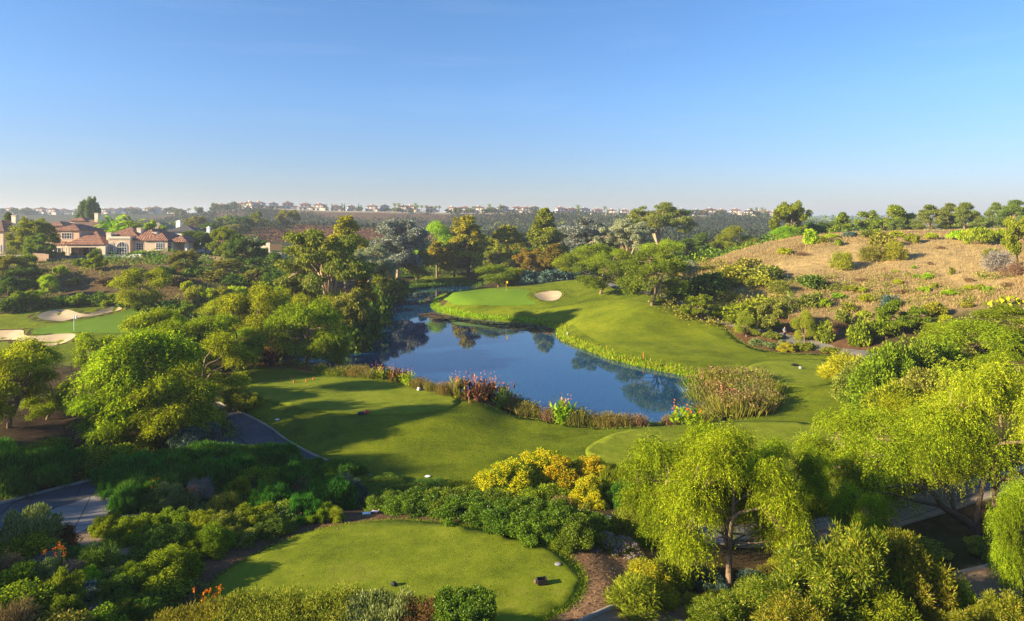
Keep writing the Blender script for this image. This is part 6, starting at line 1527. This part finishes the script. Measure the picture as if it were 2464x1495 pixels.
# unfinished pavilion on the far slope
p = GD(648, 205); e = empty('pavilion', p); tag(e, 'unfinished beige pavilion with orange fencing on the slope behind the great gum', 'pavilion')
part(e, 'wall', M['cream'], (-4.2, -3.9, -1, 0, 0, 6.6), (-3.88, 0, -.8, -.5, 3.6, 5.3), (.02, .5, -.8, -.5, 2.4, 5.3)); part(e, 'mesh_fence', M['wood'], (.55, 4.2, -.75, -.7, 3.0, 4.9)); part(e, 'slab', M['paleconc'], (-4.2, 4.2, -1.1, 3, 2.0, 2.38)); part(e, 'podium', M['stucco'], (-4.2, 4.2, -1.0, 2.9, -1.5, 1.98))
# terrace walls
def wall(name, pts, h, t, mat, label, cat='wall'):
    P = [np.array(p[:2]) for p in pts]; V = []; F = []
    for i, q_ in enumerate(P):
        d = P[min(i+1, len(P)-1)] - P[max(i-1, 0)]; d = d / np.linalg.norm(d); n_ = np.array((-d[1], d[0])) * t / 2; z = hz(*q_)
        for s_, zz in ((1, -.6), (1, h), (-1, h), (-1, -.6)): V.append((*(q_ + s_*n_), z + zz))
    for i in range(len(P) - 1):
        for k in range(4): F.append((i*4+k, i*4+(k+1) % 4, i*4+4+(k+1) % 4, i*4+4+k))
    F += [(0, 1, 2, 3), tuple(len(V) - 1 - i for i in range(4))]
    return tag(obj(name, mesh_np(name, V, F, M[mat])), label, cat)
wall('retaining_wall', [GD(u, Y) for u, Y in ((76, 168), (90, 163), (105, 159), (119, 156))], 1.9, .3, 'wood', 'slanting tan retaining wall at the left end of the terrace')
wall('retaining_wall', [GD(u, 168) for u in (-40, 0, 40, 74)], 1.3, .3, 'concrete', 'low stone terrace wall at the left edge')
wall('glass_railing', [GD(u, 172) for u in (125, 200, 280, 340)], 1.1, .06, 'railing', 'low dark railing along the villa lawn', 'railing')
wall('glass_railing', [GD(u, 174) for u in (345, 400, 460, 540)], 1.3, .06, 'wood', 'brown railing along the right side of the villa terrace', 'railing')
for u, lab in ((365,'left garden palm in front of the villa right wing'),(385,'middle garden palm in front of the villa right wing'),(404,'right garden palm in front of the villa right wing')): at('smallpalm', 'garden_palm', u, 0, 597, 34, lab, 'palm', Y=181)
many([('clipped',270,0,607,26,'dark','round clipped bush before the small arched window of the villa',{'Y':182,'name':'garden_shrub'}),('bushfar',335,0,603,38,'bright','bright low bush on the villa terrace',{'Y':182,'name':'garden_shrub'}),('bushfar',232,0,598,22,'mid','small bush in the loggia opening of the villa',{'Y':184,'name':'garden_shrub'}),
 ('purplebush',122,0,606,34,['bark','mid','oflower'],'red-flowered bush at the left foot of the villa',{'Y':178,'name':'garden_shrub'}),('bushfar',418,0,602,24,'mid','low garden bush at the right end of the villa terrace',{'Y':181,'name':'garden_shrub'}),('bushfar',148,0,606,22,'dark','dark bush beside the ground floor windows of the villa',{'Y':182,'name':'garden_shrub'}),('clipped',178,0,607,16,'dark','clipped dark bush near the loggia of the villa',{'Y':183,'name':'garden_shrub'})])

# ------------------------------------------------------------------ ridge houses
def ridge_proto(k, rf):
    e = empty('ridge_house', (0, 0, 0)); w = (6.2, 7.0, 5.6)[k]
    part(e, 'wall', M['whitewall'], (-w, w, 0, 9, -2, 3.2), (-w*.8, w*.55, .6, 8.4, 3.2, 5.8)); part(e, 'garage', M['cream'], (w*.62, w*.98, -1.4, -.02, -2, 2.7))
    mb = MB(); hip(mb, -w*.8, w*.55, .6, 8.4, 5.82, 1.9, .7); hip(mb, -w, w, 0, 9, 3.22, 1.0, .5); hip(mb, w*.55, w, -1.4, 1.2, 2.72, .7, .4); mb.build('roof', M[rf], e)
    mb = MB(); mb.box(-w*.3, -w*.3+1, 3, 4, 5.8, 8.3); mb.build('chimney', M['cream'], e)
    for x0, x1, z0, z1, y in ((-w*.7,-w*.45,3.7,5.1,.6),(-.6,.8,3.7,5.1,.6),(w*.3,w*.48,3.7,5.0,.6),(-w*.85,-w*.55,.2,2.4,0),(-w*.3,w*.1,.2,2.5,0)):
        f = MB(); f.box(x0, x1, y-.1, y+.01, z0, z1); o = f.build('window', M['cream'], e); g = MB(); g.box(x0+.15, x1-.15, y-.14, y-.11, z0+.15, z1-.15); g.build('pane', M['glass'], o)
    return e
protos = [ridge_proto(k, rf) for k, rf in ((0, 'tile'), (1, 'tiledark'), (2, 'tile'), (0, 'slate'), (1, 'tile'))]
def copy_tree(o, parent=None):
    c = o.copy(); COL.objects.link(c); c.parent = parent
    for ch in list(o.children): copy_tree(ch, c)
    return c
main_u = [531,562,578,596] + [591.4 + x / 3.37 for x in (95,225,350,485,590,735,865,1020,1135,1270,1330,1510,1665,1780,1890,1995,2090)] + [1182.7 + x / 3.37 for x in (105,215,290,360,575,665,770,875,980,1090,1500,1570,1685,1790,1885,1990,2090)] + [1806, 1828, 1850, 1868]
left_u = [20, 58, 92, 122, 152, 190, 248, 266, 290, 308, 330, 356, 376, 408]
rr = np.random.default_rng(9); used = [False] * 5
def put_house(u, Y, label, group):
    k = int(rr.integers(5)); o = protos[k] if not used[k] else copy_tree(protos[k]); used[k] = True
    o.location = GD(u, Y); o.rotation_euler = (0, 0, rr.uniform(-.35, .35)); s_ = rr.uniform(1.05, 1.3); o.scale = (s_ * 1.05, s_, s_); tag(o, label, 'house', group)
for i, u in enumerate(sorted(main_u)): put_house(u, 808 + rr.uniform(-4, 6), 'white house on the mesa rim, %s from the left' % ORD[i], 'white houses along the mesa rim')
for i, u in enumerate(left_u): put_house(u, 925 + rr.uniform(-6, 6), 'pale house on the far left ridge, %s from the left' % ORD[i], 'pale houses on the far left ridge')
for i in range(5):
    if not used[i]:
        for ch in list(protos[i].children_recursive) + [protos[i]]: bpy.data.objects.remove(ch)
wall('rim_wall', [GD(u, 797) for u in range(520, 1872, 30)], 1.0, .4, 'paleconc', 'long low pale wall along the mesa rim below the houses')
rr = np.random.default_rng(10)
ul = sorted([591.4 + x / 3.37 for x in (1205,1240,1310,1375,1392,1425,1465,1540,1570,1845,1975,2065)] + [454,470,513] + [1182.7 + x / 3.37 for x in (75,350,700,918)] + [1807,1820,1834,1843])
for i, u in enumerate(ul): at('palm', 'palm_tree', u, 0, 0, 13, 'palm on the mesa rim, %s from the left' % ORD[i], 'palm', Y=800 + rr.uniform(-3, 14), group='palms on the mesa rim') if False else plant('palm', 'palm_tree', GD(u, 800 + rr.uniform(-3, 16)), rr.uniform(8, 12.5), rr.uniform(5, 6.5), 'palm on the mesa rim, %s from the left' % ORD[i], 'palm', 'palms on the mesa rim', ['darkbark', 'mid'])
ul = sorted([591.4 + x / 3.37 for x in (655,700,780,800,915,935)] + [1182.7 + x / 3.37 for x in (940,1037,705,72)] + [1842])
for i, u in enumerate(ul): plant('cypress', 'cypress_tree', GD(u, 801 + rr.uniform(-2, 3)), rr.uniform(8, 12), 2.6, 'dark cypress on the mesa rim, %s from the left' % ORD[i], 'cypress', 'cypresses on the mesa rim', ['bark', 'dark'])
ul = sorted(list(rr.uniform(430, 640, 12)) + list(rr.uniform(640, 1870, 34)))
for i, u in enumerate(ul): plant('round', 'rim_tree', GD(u, 803 + rr.uniform(-4, 18)), rr.uniform(5, 8) + (2.5 if u < 640 else 0), rr.uniform(7, 11), 'dark garden tree on the mesa rim, %s from the left' % ORD[i], 'tree', 'garden trees on the mesa rim', ['bark', 'dark' if i % 3 else 'olive'])
ul = sorted(list(rr.uniform(0, 430, 18)))
for i, u in enumerate(ul): plant('round', 'rim_tree', GD(u, 915 + rr.uniform(-6, 12)), rr.uniform(5, 9), rr.uniform(8, 13), 'grey-green tree on the far left ridge, %s from the left' % ORD[i], 'tree', 'trees on the far left ridge', ['bark', 'dark'])
ul = sorted([55,95,135,238,352,395,430,470,505,560,620,690,540,580,150])
for i, u in enumerate(ul): 
    Y = rr.uniform(290, 460); plant('round', 'valley_tree', GD(u, Y), rr.uniform(7, 11), rr.uniform(9, 14), 'rounded tree in the valley behind the villa, %s from the left' % ORD[i], 'tree', 'valley trees behind the villa', ['bark', ('dark', 'mid', 'olive')[i % 3]])

# ------------------------------------------------------------------ golf course furniture and small things
def flagstick(p, h, label, cloth):
    e = empty('flagstick', p); tag(e, label, 'golf flag'); mb = MB(); mb.tube([(0, 0, -.1), (0, 0, h)], .035, 6); mb.build('pole', M['white'] if cloth == 'white' else M['yellow'], e)
    mb = MB(); n = 6
    for s_ in (.012, -.012): mb.add([(.03 + .45 * i / n, s_ + .05 * math.sin(i * 1.2), h - .02 - .06 * i / n) for i in range(n+1)] + [(.03 + .45 * i / n, s_ + .05 * math.sin(i * 1.2 + .4), h - .5 - .08 * i / n) for i in range(n+1)], [(i, i+1, n+2+i, n+1+i) for i in range(n)])
    mb.build('flag', M[cloth], e)
p = G(178, 797); flagstick(p + (0, 0, .07), 2.3, 'white golf flag on the left putting green', 'white')
p = G(1218, 702); flagstick(p + (0, 0, .07), 2.3, 'yellow golf flag on the far putting green', 'yellow')
def fence(name, pts, h, label, gap=.13):
    P = [np.array(p[:2]) for p in pts]; e = empty(name, (*P[0], hz(*P[0]))); tag(e, label, 'fence'); o0 = np.array((*P[0], hz(*P[0]))); pk = MB()
    for a, b in zip(P[:-1], P[1:]):
        L = np.linalg.norm(b - a); n = max(1, int(L / 2.4)); 
        for i in range(n):
            q0 = a + (b - a) * i / n; q1 = a + (b - a) * (i + 1) / n; A = np.array((*q0, hz(*q0))) - o0; B = np.array((*q1, hz(*q1))) - o0
            m_ = MB(); m_.tube([A - (0, 0, .2), A + (0, 0, h + .12)], .045, 4); m_.build('post', M['black'], e)
            for zz in (.15, h - .12, h): pk.tube([A + (0, 0, zz), B + (0, 0, zz)], .022, 4)
            k = int(np.linalg.norm(B - A) / gap)
            for j in range(1, k): C_ = A + (B - A) * j / k; pk.tube([C_ + (0, 0, .15), C_ + (0, 0, h)], .011, 3, 0, False)
    pk.build('pickets', M['black'], e)
fence('iron_fence', [GD(100, 75.5), GD(128, 76), GD(215, 74.5), GD(240, 73)], 1.35, 'black iron fence between the left green and the thin tree')
fence('iron_fence', [GD(70, 64), GD(160, 65), GD(228, 65.5)], 1.45, 'black iron fence lower down, under the left weeping trees')
def marker(u, v, w, h, mat, label, tray=False, cat='tee marker', name='tee_marker'):
    p = G(u, v); e = MB(); 
    if tray:
        a, b, t = w/2, w*.38, .03; e.box(-a, a, -b, b, 0, t); [e.box(*q) for q in ((-a, -a+t, -b+t, b-t, t, h), (a-t, a, -b+t, b-t, t, h), (-a, a, -b, -b+t, t, h), (-a, a, b-t, b, t, h))]
    else: e.tube([(0, 0, 0), (0, 0, h*.5), (0, 0, h)], [w/2, w*.5, w*.28], 8)
    o = e.build(name, M[mat], None); o.location = p + (0, 0, .08); o.rotation_euler[2] = .2; tag(o, label, cat)
marker(1304, 1408, .42, .2, 'black', 'dark open box lying on the near tee lawn', True, 'box', 'divot_box'); marker(1289, 1407, .17, .15, 'wood', 'small brown block beside the dark open box')
marker(948, 1412, .26, .13, 'black', 'small dark tee marker just above the bottom hedge'); marker(1342, 1362, .3, .03, 'steel', 'flat grey disc near the right edge of the near tee lawn', cat='disc', name='yardage_disc')
marker(1008, 941, .42, .3, 'white', 'white tee marker on the far side of the raised tee lawn'); marker(1016, 941, .7, .16, 'black', 'dark box beside the white tee marker', True, 'box', 'divot_box')
marker(883, 996, .5, .28, 'red', 'red-topped marker on the slope before the raised tee lawn'); marker(872, 998, .8, .12, 'navy', 'dark low box beside the red-topped marker', True, 'box', 'divot_box')
marker(1029, 1149, .42, .03, 'white', 'white plate in the grass above the leafy hedge', cat='plate', name='yardage_plate'); marker(667, 1012, .42, .03, 'white', 'white plate in the grass beside the pale kerb', cat='plate', name='yardage_plate')
marker(1560, 1053, .34, .2, 'wood', 'brown tee marker on the pale tee lawn, nearer one'); marker(1720, 1035, .5, .22, 'black', 'dark tee marker on the pale tee lawn, farther one'); marker(1912, 882, .7, .22, 'black', 'dark box on the small tee below the dry hill', True, 'box', 'divot_box'); marker(1926, 889, .4, .3, 'steel', 'grey tee marker in front of the dark box on the small tee')
for (u, v), lab in zip([(676.5,918),(700,913),(707,923),(737,920),(754,916)], ['leftmost small red cone behind the raised tee', 'second red cone from the left behind the raised tee', 'nearest red cone behind the raised tee', 'fourth red cone from the left behind the raised tee', 'rightmost small red cone behind the raised tee']):
    p = G(u, v); m_ = MB(); m_.box(-.13, .13, -.13, .13, 0, .03); m_.tube([(0, 0, .03), (0, 0, .36)], [.1, .03], 8); o = m_.build('marker_cone', M['red']); o.location = p + (0, 0, .03); tag(o, lab, 'cone', 'small red cones behind the raised tee')
for u, v, mt, lab in [(1365, 811, 'white', 'white stake at the bend of the lake shore'), (1548, 863, 'orange', 'orange stake on the bank right of the lake')]:
    p = G(u, v); m_ = MB(); m_.tube([(0, 0, -.1), (0, 0, .8), (0, 0, .84)], [.05, .05, .02], 6); o = m_.build('stake', M[mt]); o.location = p; tag(o, lab, 'stake')
p = G(42, 706); e = empty('light_pole', p); tag(e, 'thin grey light pole on the slope at the far left', 'light pole'); m_ = MB(); m_.tube([(0, 0, -.3), (0, 0, 3.0)], [.06, .04], 6); m_.build('pole', M['steel'], e); m_ = MB(); m_.box(-.3, .3, -.15, .15, 3.0, 3.18); m_.build('lamp_head', M['steel'], e)
# papers lying on the bare earth behind the near tee
for u, v, mt, lab, rz in [(882, 1238, 'white', 'pale flat board lying on the bare earth behind the near tee', .2), (902, 1234, 'red', 'red-edged flat board lying beside the pale one', -.2)]:
    p = G(u, v); m_ = MB(); m_.box(-.22, .22, -.14, .14, 0, .03); m_.box(-.17, .17, -.1, .1, .031, .04, 1); o = m_.build('flat_board', [M[mt], M['white']]); o.location = p + (0, 0, .05); o.rotation_euler[2] = rz; tag(o, lab, 'board')
# golf cart under the trees
p = GD(1158, 216); e = empty('golf_cart', p, .3); tag(e, 'white golf cart parked under the trees at the lake head', 'golf cart')
part(e, 'body', M['white'], (-1.1, -.2, -.6, .6, .35, .95), (-.2, .5, -.6, .6, .35, .5), (.5, 1.2, -.6, .6, .35, .85)); part(e, 'seat', M['navy'], (-.45, .1, -.55, .55, .78, .9), (-.6, -.46, -.55, .55, .96, 1.35)); part(e, 'roof', M['white'], (-.9, .8, -.65, .65, 1.8, 1.88))
for x, y in ((-.85, -.55), (-.85, .55), (.75, -.55), (.75, .55)): part(e, 'roof_post', M['black'], (x - .03, x + .03, y - .03, y + .03, .9, 1.8))
for x in (-.75, .8):
    for y in (-.62, .52): m_ = MB(); m_.tube([(x, y, .25), (x, y + .14, .25)], .25, 10); m_.build('wheel', M['black'], e)
# landscape stones
for i, (u, v, s_, lab) in enumerate([(1513, 1344, .16, 'small tan rock in front of the purple flowers'), (1640, 1500, .14, 'small rock at the bottom edge left of the ochre path'), (225, 1040, .3, 'pale rock on the dark earth under the left trees')]):
    r = np.random.default_rng(i); bm = bmesh.new(); bmesh.ops.create_icosphere(bm, subdivisions=2, radius=s_)
    for v_ in bm.verts: v_.co *= r.uniform(.8, 1.15); v_.co.z *= .6
    me = bpy.data.meshes.new('rock'); bm.to_mesh(me); bm.free(); o = obj('rock', me, None, M['stucco']); o.location = G(u, v) + (0, 0, .03); tag(o, lab, 'rock')
# gull in the sky
m_ = MB(); m_.tube([(-.22, 0, 0), (0, 0, .02), (.22, 0, 0)], [.015, .06, .02], 6)
m_.add([(-.05,0,.03),(.08,0,.03),(.1,.3,.14),(0,.62,.02),(-.03,.28,.13),(.1,-.3,.14),(0,-.62,.02),(-.03,-.28,.13)], [(0,1,2,4),(4,2,3),(1,0,7,5),(5,7,6)]); m_.add([(-.22,0,.01),(-.36,.07,.0),(-.36,-.07,.0)], [(0,1,2)])
o = m_.build('gull', M['steel']); o.location = PX(1392, 434, Y=150); o.rotation_euler = (.25, .1, .9); tag(o, 'small dark gull flying alone in the clear sky', 'bird')

# ------------------------------------------------------------------ person on the cart path
def skin_body(name, joints, edges, mat, parent, sub=2):
    me = bpy.data.meshes.new(name); me.from_pydata([j[:3] for j in joints], edges, []); me.update(); o = obj(name, me, parent)
    md = o.modifiers.new('skin', 'SKIN'); md.use_smooth_shade = True
    for i, j in enumerate(joints): me.skin_vertices[0].data[i].radius = (j[3], j[4] if len(j) > 4 else j[3])
    me.skin_vertices[0].data[0].use_root = True
    s_ = o.modifiers.new('sub', 'SUBSURF'); s_.levels = sub; s_.render_levels = sub
    dg = bpy.context.evaluated_depsgraph_get(); me2 = bpy.data.meshes.new_from_object(o.evaluated_get(dg)); o.modifiers.clear(); o.data = me2; me2.name = name
    me2.materials.clear(); me2.materials.append(M[mat]); me2.polygons.foreach_set('use_smooth', np.ones(len(me2.polygons), bool)); return o
p = G(1888, 816); e = empty('person', p + (0, 0, .1), .25); tag(e, 'person in a blue shirt and dark trousers standing on the shaded cart path', 'person')
J = [(0,0,.95,.15,.1),(0,0,1.2,.14,.1),(0,.01,1.42,.16,.1),(0,-.01,1.52,.055),(0,-.03,1.64,.095,.1),(0,-.02,1.74,.075),
     (.19,0,1.42,.06),(.25,.02,1.14,.045),(.17,-.16,1.05,.035),(.09,-.24,1.1,.03,.02),
     (-.19,0,1.42,.06),(-.25,.02,1.14,.045),(-.17,-.16,1.05,.035),(-.08,-.25,1.1,.03,.02),
     (.1,0,.85,.095),(.11,-.01,.48,.06),(.12,.03,.09,.045),(.13,-.12,.04,.035,.05),(-.1,0,.85,.095),(-.12,-.03,.48,.06),(-.13,.0,.09,.045),(-.14,-.15,.04,.035,.05)]
E_ = [(0,1),(1,2),(2,3),(3,4),(4,5),(2,6),(6,7),(7,8),(8,9),(2,10),(10,11),(11,12),(12,13),(0,14),(14,15),(15,16),(16,17),(0,18),(18,19),(19,20),(20,21)]
body = skin_body('body', J, E_, 'skin', e)
fin = []
for sx in (1, -1):
    for i in range(5):
        x0 = sx * (.085 - .014 * (i - 2)); b0 = (x0, -.255, 1.1 + (.0 if i < 4 else .02)); L = (.05, .058, .055, .045, .04)[i]; fin.append((b0, (x0 - sx * .012, -.255 - L * .7, 1.1), (x0 - sx * .02, -.255 - L, 1.08)))
m_ = MB(); [m_.tube(f, [.009, .008, .006], 5) for f in fin]; m_.build('fingers', M['skin'], e)
skin_body('shirt', [(0,0,.93,.17,.12),(0,0,1.2,.165,.12),(0,.01,1.42,.175,.115),(0,0,1.49,.08,.07),(.2,0,1.42,.075),(.24,.01,1.24,.065),(-.2,0,1.42,.075),(-.24,.01,1.24,.065)], [(0,1),(1,2),(2,3),(2,4),(4,5),(2,6),(6,7)], 'bluecloth', e)
skin_body('trousers', [(0,0,.97,.165,.115),(.1,0,.84,.11),(.11,-.01,.48,.08),(.12,.03,.12,.07),(-.1,0,.84,.11),(-.12,-.03,.48,.08),(-.13,0,.12,.07)], [(0,1),(1,2),(2,3),(0,4),(4,5),(5,6)], 'navy', e)
skin_body('hair', [(0,.005,1.72,.1,.1),(0,.03,1.66,.09,.085)], [(0,1)], 'hair', e)

# ------------------------------------------------------------------ thin cirrus wisps are left to the sky; the air of the valley
hb = MB(); hb.box(-9000, 9000, -60, 7600, -25, 75)
m, nt, out = newmat('haze_air'); pv = N(nt, 'ShaderNodeVolumePrincipled', i_Density=.00025, i_Anisotropy=.2); pv.inputs['Color'].default_value = (.72, .82, 1.0, 1); nt.links.new(pv.outputs[0], out.inputs['Volume'])
o = hb.build('haze', m); tag(o, kind='stuff')
